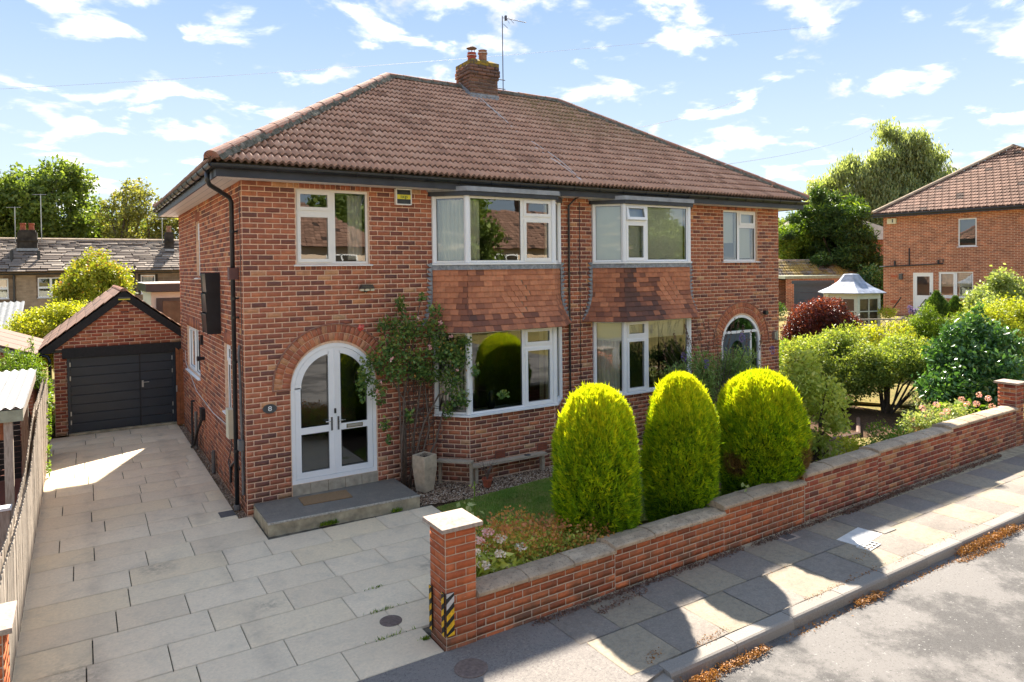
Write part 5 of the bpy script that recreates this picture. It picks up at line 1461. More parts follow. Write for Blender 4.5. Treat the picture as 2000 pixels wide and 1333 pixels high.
# planter, pot, bench, trellis
pt = thing('planter', (2.78, -.42, 0), 'tall square tapered grey planter beside the bay window', 'planter')
Xp = Matrix.Translation((2.80, -.43, 0)) @ Matrix.Rotation(R(20), 4, 'Z'); m = MB(Xp)
def sq(r, z): return [(-r, -r, z), (r, -r, z), (r, r, z), (-r, r, z)]
vs = sq(.11, 0)+sq(.15, .42)+sq(.148, .62)+sq(.128, .62)+sq(.128, .54)
m.add(vs, [tuple(4*k+j for j in (i, (i+1) % 4))+tuple(4*(k+1)+j for j in ((i+1) % 4, i)) for k in range(4) for i in range(4)]+[(0, 3, 2, 1)]); m.build('planter_body', 'planter_grey', pt, bevel=.008)
m = MB(Xp); m.box(-.129, .129, -.129, .129, .53, .545); m.build('planter_soil', 'soil', pt)
m = MB(Xp)
for i in range(7): a = rnd.uniform(0, 6.28); m.tube([(0, 0, .5), (.08*math.cos(a), .08*math.sin(a), .62), (.11*math.cos(a+.8), .11*math.sin(a+.8), .57)], .004, 4)
m.build('dry_twig', 'stem_grey', pt)
fp = thing('plant_pot', (3.78, -.86, 0), 'small terracotta pot with a bare twiggy shrub on the gravel', 'plant pot')
m = MB(); m.lathe([(.06, 0), (.085, .12), (.095, .12), (.095, .15), (.08, .15), (.08, .12)], (3.78, -.86), 16); m.build('pot', 'terracotta', fp)
m = MB()
for i in range(16):
    a = rnd.uniform(0, 6.28); r_ = rnd.uniform(.05, .2); m.tube([(3.78, -.86, .12), (3.78+r_*.3*math.cos(a), -.86+r_*.3*math.sin(a), .28), (3.78+r_*math.cos(a), -.86+r_*math.sin(a), rnd.uniform(.34, .5))], [.007, .005, .002], 4)
m.build('twigs', 'stem_grey', fp)
crown([(3.78, -.86, .43, .16, .16, .08)], 160, .03, 'leaf_red', fp, 'leaves')
bn = thing('garden_bench', (3.4, -.45, 0), 'weathered plank bench along the angled left side of the near bay', 'bench')
Xb = frame((3.17, -.17, 0), (.7, -.7, 0)); m = MB(Xb); m.box(.02, .66, -.02, .15, .40, .435); m.build('seat', 'bench_wood', bn, bevel=.003)
m = MB(Xb); m.box(.60, .65, .0, .06, 0, .40); m.build('leg', 'bench_wood', bn); m = MB(Xb); m.box(.03, .08, .0, .05, 0, .40); m.build('leg', 'bench_wood', bn)
bn = thing('garden_bench', (4.4, -.6, 0), 'long low plank bench running along the front of the near bay', 'bench')
m = MB(); m.prism([(3.60, -.66), (5.20, -.66), (5.20, -.49), (3.62, -.49)], .29, .325, 'z'); m.build('seat', 'bench_wood', bn, bevel=.003)
for x in (3.68, 5.1): m = MB(); m.box(x, x+.06, -.62, -.53, 0, .29); m.build('leg', 'bench_wood', bn)
m = MB(); m.box(4.75, 4.85, -.62, -.54, .326, .34); tag(m.build('slate_piece', 'slate_plaque'), 'small dark slate lying on the low bench under the bay', 'slate')
m = MB(); m.prism([(3.02, .42), (3.18, .40), (3.18, .64), (3.02, .66)], -.075, -.05, 'y'); tag(m.build('tile_offcut', 'hung_tile'), 'loose brown tile leaning on the wall behind the grey planter', 'tile')
tr = thing('trellis', (2.87, -.05, .2), 'dark lattice trellis on the wall behind the climbing rose', 'trellis')
for i in range(7): m = MB(); m.box(2.60+i*.092, 2.612+i*.092, -.045, -.033, .25, 2.15); m.build('upright', 'trellis_wood', tr)
for j in range(17): m = MB(); m.box(2.59, 3.165, -.033, -.021, .32+j*.11, .332+j*.11); m.build('slat', 'trellis_wood', tr)

# ================================================================ PLANTS NEAR THE HOUSE
rs = thing('climbing_rose', (2.6, -.15, 0), 'straggly climbing rose with woody stems against the wall beside the door', 'climbing plant')
m = MB()
for (x0, pts) in ((2.52, [(2.5, 1.2), (2.42, 1.9), (2.3, 2.5), (2.2, 2.9)]), (2.58, [(2.62, 1.1), (2.58, 2.0), (2.6, 3.0)]), (2.66, [(2.75, .9), (2.85, 1.7), (3.0, 2.4), (3.1, 2.9)]), (2.72, [(3.0, 1.0), (2.95, 1.8), (3.25, 2.3), (3.6, 2.2)]),
                  (2.5, [(2.48, .8), (2.55, 1.5), (2.2, 2.1), (1.9, 2.3)]), (2.75, [(3.1, .75), (3.3, 1.3), (3.55, 1.5)]), (2.6, [(2.9, 1.1), (3.2, 1.55), (3.7, 1.62), (4.25, 1.5)]), (2.55, [(2.53, 1.5), (2.72, 2.4), (2.9, 3.3)])):
    p = [(x0, -.14, .0)]+[(a+rnd.uniform(-.03, .03), -.10-rnd.uniform(0, .12), z) for a, z in pts]
    m.tube(p, [.022-.018*i/len(p) for i in range(len(p))], 5)
for i in range(46):
    x = rnd.uniform(2.5, 3.15); z = rnd.uniform(.3, 1.9); a = rnd.uniform(-1.2, 1.2); l = rnd.uniform(.2, .6)
    m.tube([(x, -.08-rnd.random()*.1, z), (x+l*.5*math.sin(a), -.1-rnd.random()*.1, z+l*.5*math.cos(a)), (x+l*math.sin(a*1.4), -.08-rnd.random()*.12, z+l*math.cos(a*1.4))], .005, 4)
m.build('stems', 'stem_grey', rs, smooth=True)
rcl = [(2.0, -.3, 2.25, .30, .16, .24), (1.85, -.3, 2.0, .14, .12, .2), (2.05, -.28, 1.75, .14, .1, .25), (2.3, -.28, 2.45, .28, .18, .3), (2.35, -.3, 2.05, .25, .16, .22), (2.25, -.22, 2.85, .26, .14, .14), (2.62, -.25, 2.75, .3, .18, .28), (2.5, -.22, 3.15, .12, .1, .22),
       (2.75, -.3, 2.2, .34, .2, .3), (2.95, -.3, 1.95, .3, .2, .18), (3.05, -.3, 2.7, .28, .2, .25), (3.2, -.35, 2.35, .3, .22, .28), (3.45, -.45, 2.25, .25, .2, .3), (3.35, -.4, 1.85, .25, .2, .3), (3.5, -.45, 1.5, .2, .16, .22), (3.3, -.35, 1.3, .12, .1, .18), (3.6, -.5, 2.5, .15, .12, .12),
       (1.78, -.25, 1.9, .1, .08, .3), (2.2, -.2, 1.15, .10, .08, .12), (2.62, -.2, 1.25, .10, .08, .14), (2.28, -.15, .9, .06, .05, .1), (3.1, -.3, 3.05, .16, .1, .14), (3.72, -.6, 2.0, .1, .08, .12), (4.28, -.62, 1.50, .13, .1, .08), (2.9, -.2, 3.3, .08, .06, .1)]
crown(rcl, 1150, .058, 'leaf_rose', rs, 'leaves', wid=.75, shell=.15, thi=1.0)
crown([(c[0], c[1]-.05, c[2]+.05, c[3]*1.05, c[4], c[5]*1.05) for c in rcl if c[3] > .2], 28, .045, 'petal_pink' if False else 'leaf_spiraea', rs, 'faded_flowers', wid=.9, shell=.6)
P = np.array([[1.76, -.30, 2.84]])+rng.normal(size=(26, 3))*.022; V, F, T = leaf_np(P, unit(26), np.full(26, .06), .9); nobj('rose_flower', V, F, 'petal_coral', rs, T)
L = [leaf_np(np.array([x, -.5, z])+rng.normal(size=(14, 3))*.018, unit(14), np.full(14, .035), .9) for (x, z) in ((2.0, 1.95), (1.95, 1.80), (2.9, 2.45), (3.3, 2.6), (2.2, 2.3), (2.7, 2.95), (3.4, 2.0), (3.1, 2.85))]; V, F, T = cat(L); nobj('small_flowers', V, F, 'petal_pink', rs, T)


def gold(cx, cy, r, h, label, n, mat, seed, wide=0.0):
    t = thing('clipped_conifer', (cx, cy, 0), label, 'conifer', 'clipped golden conifers behind the low garden wall'); g = np.random.default_rng(seed)
    def rad(z):   # z 0..1
        a = np.where(z < .45, .80+.20*np.sin(np.clip(z/.45, 0, 1)*math.pi/2), 1.0)
        top = np.clip(1-np.clip((z-.42)/.585, 0, 1)**(3.1+wide), 0, 1)**.5; return a*top
    # core
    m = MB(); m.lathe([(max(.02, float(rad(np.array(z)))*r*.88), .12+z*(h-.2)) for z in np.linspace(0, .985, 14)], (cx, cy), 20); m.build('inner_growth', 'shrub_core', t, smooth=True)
    m = MB(); m.tube([(cx, cy, -.05), (cx, cy, .5)], .06, 8); m.build('trunk', 'bark', t)
    z = g.random(n)**.92; a = g.random(n)*2*math.pi
    # rounding: more samples near dome
    zz = np.concatenate([z, .6+.41*g.random(n//3)**.6]); a = np.concatenate([a, g.random(n//3)*2*math.pi]); N = len(zz)
    lump = 1+.04*np.sin(a*3+zz*7+seed)+.045*np.sin(a*7-zz*13+seed*2)+.035*np.sin(a*15+zz*27+seed)+.02*g.normal(size=N)
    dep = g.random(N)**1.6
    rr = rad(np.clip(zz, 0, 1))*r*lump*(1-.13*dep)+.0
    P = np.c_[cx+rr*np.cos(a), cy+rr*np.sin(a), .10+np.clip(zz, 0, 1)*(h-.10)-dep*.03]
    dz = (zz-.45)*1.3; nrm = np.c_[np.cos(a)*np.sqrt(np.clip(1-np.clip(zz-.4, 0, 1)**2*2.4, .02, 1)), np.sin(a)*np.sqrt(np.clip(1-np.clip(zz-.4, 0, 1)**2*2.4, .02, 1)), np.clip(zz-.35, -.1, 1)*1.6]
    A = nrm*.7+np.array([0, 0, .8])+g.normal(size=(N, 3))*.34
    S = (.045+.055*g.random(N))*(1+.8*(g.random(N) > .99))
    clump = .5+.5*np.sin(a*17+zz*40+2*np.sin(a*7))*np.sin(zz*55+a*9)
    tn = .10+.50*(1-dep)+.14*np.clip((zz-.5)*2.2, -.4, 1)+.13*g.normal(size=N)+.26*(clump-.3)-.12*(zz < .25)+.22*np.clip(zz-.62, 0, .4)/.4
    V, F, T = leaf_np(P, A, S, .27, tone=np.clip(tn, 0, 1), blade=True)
    # second, fanned side twigs
    A2 = A+g.normal(size=(N, 3))*.55; V2, F2, T2 = leaf_np(P+nrm*.015, A2, S*.75, .26, tone=np.clip(tn+.05, 0, 1), blade=True)
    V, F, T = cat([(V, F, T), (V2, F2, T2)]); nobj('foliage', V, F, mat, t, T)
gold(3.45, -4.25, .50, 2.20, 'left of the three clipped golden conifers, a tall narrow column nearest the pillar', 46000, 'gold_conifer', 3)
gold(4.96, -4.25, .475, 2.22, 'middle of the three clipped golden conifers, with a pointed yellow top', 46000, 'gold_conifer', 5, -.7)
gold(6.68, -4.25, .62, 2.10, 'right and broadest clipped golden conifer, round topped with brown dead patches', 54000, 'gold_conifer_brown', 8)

sp = thing('spiraea_bush', (2.5, -4.2, 0), 'low bush with orange pink faded flower heads in front of the lawn', 'bush')
scl = [(1.95+.2*i+rnd.uniform(-.08, .08), -4.25+rnd.uniform(-.3, .3), .52+rnd.uniform(-.05, .08)-.025*i, .25, .24, .20) for i in range(8)]+[(2.3, -4.0, .5, .3, .25, .25), (2.5, -4.2, .3, .5, .4, .3), (2.8, -4.55, .48, .3, .22, .14), (3.1, -4.68, .46, .25, .16, .10), (1.9, -4.1, .55, .25, .2, .2)]
crown(scl, 2600, .038, 'leaf_bright', sp, 'leaves', shell=.3, tlo=.0, thi=.8)
crown([(c[0], c[1], c[2]+.08, c[3], c[4], c[5]) for c in scl], 1300, .036, 'leaf_spiraea', sp, 'flower_heads', wid=.9, shell=.75, tlo=.3)
wf = thing('white_flowering_plant', (2.0, -4.5, 0), 'leafy plant with pinkish white flower clusters just behind the brick pillar', 'flowering plant')
wcl = [(1.42, -4.5, .42, .22, .22, .2), (1.62, -4.6, .45, .2, .18, .16), (1.85, -4.66, .46, .22, .14, .14), (1.6, -4.3, .40, .22, .2, .2), (2.1, -4.68, .42, .16, .1, .12)]
crown(wcl, 700, .12, 'leaf_bright', wf, 'leaves', wid=.38, shell=.2, droop=.3)
for (x, y, z) in ((1.5, -4.5, .66), (1.62, -4.4, .72), (1.85, -4.5, .72), (1.75, -4.66, .62), (2.05, -4.62, .62), (1.55, -4.65, .55), (1.75, -4.4, .78), (1.38, -4.6, .52), (1.38, -4.4, .60)):
    crown([(x, y, z, .085, .085, .045)], 130, .028, 'petal_white', wf, 'flower_cluster', wid=1.0, shell=.5) if False else None
    P = np.array([x, y, z])+unit(70)*np.array([.08, .08, .04])*rng.random((70, 1))**.3; V, F, T = leaf_np(P, unit(70), rng.uniform(.02, .035, 70), .95); nobj('flower_cluster', V, F, 'petal_white' if rnd.random() < .65 else 'petal_pink', wf, T)
hp = thing('tall_pale_plant', (2.3, -3.6, 0), 'tall pale green leafy spikes rising beside the brick pillar cap', 'plant')
crown([(1.62, -4.1, .30+.12*i, .10-.004*i, .10-.004*i, .09) for i in range(7)]+[(1.80, -4.0, .30+.12*i, .11-.005*i, .11, .09) for i in range(8)], 170, .07, 'leaf_variegated', hp, 'leaves', wid=.9, shell=.3)
m = MB(); m.tube([(1.62, -4.1, 0), (1.62, -4.1, 1.05)], .008, 5); m.tube([(1.80, -4.0, 0), (1.80, -4.0, 1.25)], .008, 5); m.build('stem', 'leaf_fresh', hp)
m_ = thing('leafy_weed', (5.75, -4.6, 0), 'pale leafy weed between the middle and right golden conifers', 'plant')
crown([(5.72, -4.72, .62, .12, .1, .1), (5.85, -4.7, .55, .1, .1, .08)], 260, .08, 'leaf_variegated', m_, 'leaves', wid=.9)
hy = thing('broad_leaf_plant', (4.2, -3.2, 0), 'dark green broad leaved plant between the left and middle golden conifers', 'plant')
crown([(4.5, -2.9, .7, .35, .3, .5), (4.3, -3.3, .35, .3, .3, .3)], 420, .15, 'leaf_laurel', hy, 'leaves', wid=.8)
bu = thing('buddleia', (9.0, -1.3, 0), 'arching buddleia with brown spent flower spikes before the far bay', 'shrub')
bcl = clumps_on((9.05, -1.3, 1.05), (1.25, .7, .95), 34, .3, seed=4)
crown(bcl, 1000, .10, 'leaf_buddleia', bu, 'leaves', wid=.26, shell=.1, droop=-.3)
m = MB(); fl = []
for i in range(34):
    a = rnd.uniform(0, 6.28); r_ = rnd.uniform(.5, 1.35); x, y = 9.05+r_*math.cos(a), -1.3+.6*r_*math.sin(a)*.8; z = 2.35-.28*r_*r_+rnd.uniform(-.1, .25)
    m.tube([(9.05+.2*math.cos(a), -1.3, .0), ((x+9.05)/2, (y-1.3)/2, z*.65), (x, y, z)], [.012, .008, .003], 4); fl.append((x, y, z, math.cos(a)))
m.build('stems', 'stem_grey', bu)
L = []
for (x, y, z, c) in fl:
    n = 60; t = rng.random(n)[:, None]; P = np.array([x, y, z])+t*np.array([c*.10, 0, .24])+unit(n)*.022*(1.15-t); L.append(leaf_np(P, unit(n)+np.array([0, 0, .5]), rng.uniform(.015, .03, n), .8))
V, F, T = cat(L); nobj('flower_spikes', V, F, 'petal_brown', bu, T)
L = [leaf_np(np.array([x, y, z+.05])+unit(60)*np.array([.05, .05, .09]), unit(60), rng.uniform(.02, .035, 60), .9) for (x, y, z) in ((10.45, -1.6, 1.9), (7.9, -1.5, 1.95), (9.3, -1.75, 2.25), (8.3, -1.7, 1.8))]
V, F, T = cat(L); nobj('purple_flowers', V, F, 'petal_purple', bu, T)


def bush(name, label, cat_, cl, per, size, mat, loc, stems=0, group=None, wid=.55, shell=.25, trunkz=.0, **k):
    t = thing(name, loc, label, cat_, group)
    crown(cl, per, size, mat, t, 'foliage', wid=wid, shell=shell, **k)
    if stems:
        tops = [cl[i % len(cl)] for i in range(stems)]; m = MB()
        for q in tops:
            b = Vector((loc[0]+rnd.uniform(-.12, .12), loc[1]+rnd.uniform(-.12, .12), loc[2]-.05)); e = Vector(q[:3]); mm = b+(e-b)*.5+Vector((rnd.uniform(-.1, .1), rnd.uniform(-.1, .1), .1))
            m.tube([b, mm, e], [.03, .022, .01], 5)
        m.build('stems', 'bark', t)
    return t
bush('tall_shrub', 'loose tall shrub with pale yellow-green leaves right of the golden conifers', 'shrub', clumps_on((9.5, -3.2, 1.05), (.55, .6, .95), 30, .24, seed=6)+[(9.4, -3.3, 1.9, .12, .12, .3), (9.8, -3.1, 1.7, .1, .1, .25), (10.2, -3.2, .9, .15, .15, .2)], 620, .085, 'leaf_bright', (9.5, -3.2, 0), 7, tlo=.0, thi=.85)
bush('clipped_shrub', 'dark green clipped shrub with thick crooked stems right of the houses', 'shrub', clumps_on((14.55, -.2, 1.08), (1.25, 1.1, .88), 70, .38, seed=9, zmin=-.9), 1250, .065, 'leaf_privet', (14.8, -.35, 0), 9)
bush('clipped_shrub', 'dome shaped green shrub on many thin bare stems in the middle of the bed', 'shrub', clumps_on((15.9, -1.35, 1.12), (.95, .9, .62), 60, .30, seed=10, zmin=-.75), 1350, .065, 'leaf_privet', (15.35, -1.34, 0), 16)
bush('round_shrub', 'bright green rounded shrub beside the right corner of the houses', 'shrub', clumps_on((15.2, 1.6, .95), (1.0, .9, .62), 26, .32, seed=12), 1250, .07, 'leaf_fresh', (15.2, 1.6, 0), 0)
bush('laurel_bush', 'large dark glossy green bush beside the far gate pillar', 'shrub', clumps_on((15.75, -3.3, 1.15), (1.5, .95, .95), 70, .36, seed=14)+[(15.6, -3.2, 2.3, .3, .3, .3), (15.1, -3.0, 2.1, .3, .3, .35), (16.3, -3.3, 2.1, .3, .3, .3), (15.9, -3.2, 2.6, .15, .15, .3)], 640, .12, 'leaf_laurel', (15.7, -3.3, 0), 6, wid=.5)
bush('yellow_shrub', 'yellow-green leafy shrub behind the dome shaped shrub', 'shrub', clumps_on((19.7, 1.1, .95), (1.2, 1.0, .85), 36, .38, seed=16), 900, .085, 'leaf_yellow', (19.7, 1.1, .35), 0)
bush('feathery_shrub', 'feathery lime green shrub left of the dark green columnar conifer', 'shrub', clumps_on((21.6, .5, 1.5), (.9, .9, 1.0), 26, .38, seed=18), 900, .14, 'leaf_fresh', (21.6, .5, .5), 0, wid=.16, tlo=.4)
bush('purple_heuchera', 'dark purple leafed plant between the dome shrub and the glossy bush', 'plant', clumps_on((16.4, -2.2, .8), (.5, .5, .6), 12, .25, seed=19), 800, .08, 'leaf_red', (16.4, -2.2, 0), 0)
bush('silver_shrub', 'small grey-green shrub with thin leaves in front of the pale lawn', 'shrub', clumps_on((14.9, -2.6, .45), (.45, .4, .5), 12, .2, seed=20), 700, .06, 'leaf_willow', (14.9, -2.6, 0), 0)
bush('green_bush', 'small bright green bush just behind the dark red garden wall', 'shrub', clumps_on((10.25, -4.25, .42), (.55, .35, .40), 18, .2, seed=21), 1900, .045, 'leaf_fresh', (10.25, -4.25, 0), 0, tlo=.0)
bush('yellow_plant', 'small yellow-leaved plant between the broad golden conifer and the green bush', 'plant', clumps_on((9.1, -4.2, .42), (.3, .3, .36), 10, .15, seed=22), 900, .06, 'leaf_yellow', (9.1, -4.2, 0), 0, thi=1)
bush('pink_hydrangea', 'leafy plant with small pink and white flowers behind the stepping wall', 'flowering plant', clumps_on((12.2, -4.1, .5), (.9, .4, .42), 26, .22, seed=23), 900, .07, 'leaf_variegated', (12.2, -4.1, 0), 0, tlo=.0, thi=.85)
bush('hosta', 'broad light green leaved plant in front of the glossy bush', 'plant', [(13.7, -3.9, .5, .35, .3, .35), (13.2, -3.7, .55, .25, .25, .3), (14.2, -4.2, .45, .3, .25, .3)], 420, .16, 'leaf_fresh', (13.7, -3.9, 0), 0, wid=.8)
L = []
for i in range(13):
    x, y, z = rnd.uniform(11.6, 13.9), rnd.uniform(-4.4, -3.9), rnd.uniform(.72, 1.0); L.append(leaf_np(np.array([x, y, z])+unit(50)*.055, unit(50), rng.uniform(.025, .04, 50), .95))
V, F, T = cat(L); tag(nobj('pink_flowers', V, F, 'petal_pink', None, T, 'stuff'), 'scattered pink flower heads above the plants behind the far wall')
bush('orange_flowering_plant', 'small plant with orange tipped growth beside the small bright green bush', 'plant', [(11.3, -4.2, .55, .22, .2, .14), (11.0, -4.0, .5, .2, .2, .14)], 900, .04, 'leaf_spiraea', (11.2, -4.1, 0), 0, tlo=.5)
# yellow strip edging
m = MB(); m.tube([(10.4, -2.3, .02), (12.4, -2.35, .02), (13.8, -1.5, .02)], .05, 6); tag(m.build('bed_edging', 'felt_brown'), 'low timber edging between the soil bed and the lawn', 'edging')

# right side further back
bush('red_leaf_hedge', 'clipped dark red leafed hedge mound, bright red along its top', 'hedge', clumps_on((19.75, 3.46, 1.58), (1.22, .95, .80), 90, .38, seed=25), 1900, .065, 'leaf_red', (19.75, 3.46, .4), 0, shell=.5, tlo=.0, thi=1)
cc = thing('columnar_conifer', (25.3, 2.2, .85), 'dark green narrow conifer with two points before the neighbouring house', 'conifer')
for (x, y, h, r_) in ((25.2, 2.3, 1.95, .42), (25.85, 1.95, 1.75, .34)):
    n = 9000; z = rng.random(n); a = rng.random(n)*6.283; rr = r_*np.sqrt(np.clip(1-(2*z-.8)**2*.65, .02, 1))*(.8+.25*rng.random(n))*np.where(z > .8, (1-z)*5*.9+.1, 1)
    P = np.c_[x+rr*np.cos(a), y+rr*np.sin(a), .7+z*h]; A = np.c_[np.cos(a)*.5, np.sin(a)*.5, np.full(n, 1.)]+rng.normal(size=(n, 3))*.3
    V, F, T = leaf_np(P, A, rng.uniform(.08, .16, n), .3, blade=True); nobj('foliage', V, F, 'leaf_dark', cc, np.clip(T*.8+.1, 0, 1))
bush('flowering_shrub', 'tall pale green shrub at the right edge below the neighbouring brick wall', 'shrub', clumps_on((22.9, -.8, 2.1), (1.3, .9, 1.1), 44, .42, seed=27), 750, .11, 'leaf_variegated', (22.9, -.8, .5), 0, tlo=.0, thi=.8)
bush('privet_hedge', 'dense round yellow-green hedge behind the large glossy bush', 'hedge', clumps_on((20.6, -1.9, 1.35), (1.5, .9, 1.15), 56, .45, seed=28), 1300, .07, 'leaf_yellow', (20.6, -1.9, .4), 0, tlo=-.1, thi=.75)
bush('low_yellow_shrub', 'small ball shaped yellow-green shrub beside the summerhouse', 'shrub', [(24.2, 3.6, 1.9, .42, .3, .24)], 1500, .07, 'leaf_yellow', (24.2, 3.6, .8), 0)
ag = thing('agapanthus', (25.3, 3.0, .85), 'clump of pale blue flowers beside the small yellow-green ball shrub', 'flowering plant')
L = [leaf_np(np.array([25.1+rnd.uniform(-.25, .35), 3.0+rnd.uniform(-.15, .15), 1.95+rnd.uniform(-.1, .12)])+unit(60)*.09, unit(60), rng.uniform(.05, .09, 60), .6) for i in range(6)]; V, F, T = cat(L); nobj('flower', V, F, 'petal_purple', ag, T)
yu = thing('yucca', (24.6, .9, .8), 'spiky yellow-leaved plant in front of the neighbour white door', 'plant')
n = 160; V, F, T = leaf_np(np.tile([[24.6, .9, 1.5]], (n, 1))+rng.normal(size=(n, 3))*.1, unit(n)+np.array([0, 0, .5]), rng.uniform(.5, 1.0, n), .045, tone=rng.random(n), blade=True); nobj('leaves', V, F, 'leaf_yellow', yu, T)
# trellis-topped fence
tf_ = thing('trellis_fence', (23, 2.6, .6), 'pale grey wooden fence with crossed trellis top behind the shrubs', 'fence')
a, b = Vector((21.6, 3.45, 0)), Vector((25.6, .95, 0)); U = (b-a).normalized(); X = frame(a, U); Lf = (b-a).length
zt = 1.78
for z in (zt, zt-.28): m = MB(X); m.box(0, Lf, -.03, .03, z-.05, z); m.build('rail', 'old_wood', tf_)
for i in range(3): m = MB(X); m.box(i*1.85-.05, i*1.85+.05, -.05, .05, .4, zt+.06); m.build('post', 'old_wood', tf_)
for i in range(20):
    for sg in (-1, 1): m = MB(X); m.tube([(i*.23, 0, zt-.05), (i*.23+.23, 0, zt-.28)] if sg > 0 else [(i*.23+.23, .01, zt-.05), (i*.23, .01, zt-.28)], .012, 4); m.build('lattice_slat', 'old_wood', tf_)
for i in range(40): m = MB(X); m.box(i*.115, i*.115+.075, -.01, .01, .5, zt-.33); m.build('board', 'old_wood', tf_)

# dead leaves, weeds and dirt along kerb and wall
def litter(name, segs, n, size, mat, label, h=.03, blade=False, zz=-.12):
    L = []
    for (x0, y0, x1, y1, k, hh) in segs:
        m_ = int(n*k); t = rng.random(m_)[:, None]; P = np.array([[x0, y0, 0]])*(1-t)+np.array([[x1, y1, 0]])*t+rng.normal(size=(m_, 3))*np.array([.03, .03, 0]); P[:, 2] = zz+rng.random(m_)*hh
        A = unit(m_); A[:, 2] = np.abs(A[:, 2])*(1.2 if hh > .05 else .3); L.append(leaf_np(P, A, rng.uniform(size*.6, size*1.3, m_), .55 if not blade else .14, tone=rng.random(m_), blade=blade))
    V, F, T = cat(L); return tag(nobj(name, V, F, mat, None, T, 'stuff'), label)
litter('dry_weeds', [(7.7, -6.60, 9.3, -6.60, 0.9, .10), (9.2, -6.6, 10.5, -6.6, .2, .04), (5.3, -6.62, 5.8, -6.62, .2, .05), (3.0, -6.64, 3.7, -6.64, .35, .05), (2.5, -6.68, 2.9, -6.68, .4, .08), (4.0, -6.62, 7.5, -6.62, .15, .015), (7.5, -6.68, 8.6, -6.72, .2, .02)], 2400, .026, 'leaf_dry', 'orange dried weeds and leaves along the foot of the kerb')
litter('dry_leaves', [(3.0, -6.34, 3.5, -6.3, .25, .01), (4.7, -6.36, 6.2, -6.34, .4, .01), (2.4, -6.30, 2.6, -6.2, .2, .01), (6.2, -6.37, 9.5, -6.33, .3, .008), (4.65, -5.75, 5.3, -5.72, .06, .01), (6.2, -6.1, 6.8, -5.95, .15, .01)], 420, .018, 'leaf_dry', 'scattered orange dead leaves along the pavement joints', zz=0.002)
litter('moss_dirt', [(1.9, -5.12, 5.3, -5.03, 1.0, .02), (5.5, -5.05, 8.2, -4.97, .8, .025), (7.6, -5.05, 9.6, -4.95, 1.0, .05), (9.6, -4.96, 13, -4.88, 1.0, .04), (2.6, -5.3, 3.4, -5.2, .15, .01)], 1500, .028, 'petal_brown', 'dark moss and debris along the foot of the garden wall', zz=0)
for (x, y, w_, n) in ((.55, -4.50, .22, 50), (.62, -3.94, .25, 60), (.75, -3.39, .12, 30), (.35, -1.12, .0, 0), (.95, -1.06, .12, 260), (2.0, -1.12, .08, 160), (.8, -4.75, .05, 120), (2.3, -2.2, .12, 60)):
    if n:
        P = np.c_[x+rng.normal(size=n)*w_*.5, y+rng.normal(size=n)*.012, np.zeros(n)]; A = rng.normal(size=(n, 3))*.6; A[:, 2] = 1
        V, F, T = leaf_np(P, A, rng.uniform(.02, .05, n) if n < 150 else rng.uniform(.03, .085, n), .25, blade=True); tag(nobj('joint_grass', V, F, 'leaf_fresh', None, T, 'stuff'), 'thin tuft of green weeds in a paving joint')

# ================================================================ LEFT SIDE
fe = thing('picket_fence', (-2.75, .5, 0), 'weathered grey close board fence running beside the paved drive', 'fence')
def ftop(y): return 1.10+max(0, min(1, (y-.2)/2.4))*.50+.03*math.sin(y*1.3)
lst = []; y = -4.70; i = 0
while y < 6.2:
    h = ftop(y)+rnd.uniform(-.012, .012)+.06*(y < -3.2)
    for xx in ((-2.735, .0), (-2.80, .055)):
        M = Matrix.Translation((xx[0]+rnd.uniform(-.004, .004), y+xx[1], h/2)) @ Matrix.Rotation(rnd.uniform(-.006, .006), 4, 'X') @ Matrix.Diagonal((.018, .088, h, 1)); lst.append((M, rnd.random()))
    y += .108; i += 1
pieces(fe, lst, 'old_wood', 'board')
for z in (.3, .9): m = MB(); m.box(-2.79, -2.75, -4.7, 6.2, z, z+.07); m.build('rail', 'old_wood', fe)
for z in (1.4,): m = MB(); m.box(-2.79, -2.75, 2.4, 6.2, z, z+.07); m.build('rail', 'old_wood', fe)
lt = thing('lean_to', (-4.2, 1.8, 0), 'open lean-to with white corrugated sheet roof left of the fence', 'lean-to')
n = 150; vs = []
for i in range(n+1):
    x = -6.2+(3.42)*i/n; z = .018*math.cos(2*math.pi*x/.115)
    vs += [(x, .18, 1.985+z), (x, 3.5, 2.11+z)]
nobj('roof_sheet', vs, [(2*i, 2*i+2, 2*i+3, 2*i+1) for i in range(n)], 'corrugated_white', lt, smooth=True)
m = MB(); m.box(-6.2, -2.80, .19, .23, 1.80, 1.955); m.build('fascia_board', 'lean_fascia', lt)
m = MB(); m.prism([(.23, 1.82), (3.5, 1.94), (3.5, 2.08), (.23, 1.955)], -2.84, -2.80, 'x'); m.build('side_board', 'old_wood', lt)
for (x, y) in ((-2.97, .30), (-2.97, 3.4)): m = MB(); m.box(x-.05, x+.05, y-.05, y+.05, 0, 1.83+.04*(y > 1)); m.build('post', 'old_wood', lt)
m = MB(); m.box(-3.2, -3.02, .3, .36, 1.55, 1.80); m.build('bracket', 'gate_wood', lt)
sp_ = thing('short_post', (-3.02, -.15, 0), 'short square timber post with white cap beside the fence', 'post')
m = MB(); m.box(-3.10, -2.94, -.22, -.1, 0, .74); m.build('post', 'old_wood', sp_); m = MB(); m.box(-3.12, -2.92, -.24, -.08, .74, .775); m.build('post_cap', 'white_paint', sp_)
bx_ = thing('shed', (-4.8, 6, 0), 'dark slatted shed wall in the shade under the lean-to', 'shed')
for i in range(14): m = MB(); m.box(-6.5, -3.1, 4.4, 4.42, .1*i+.01, .1*i+.1); m.build('board', 'black_wood', bx_)

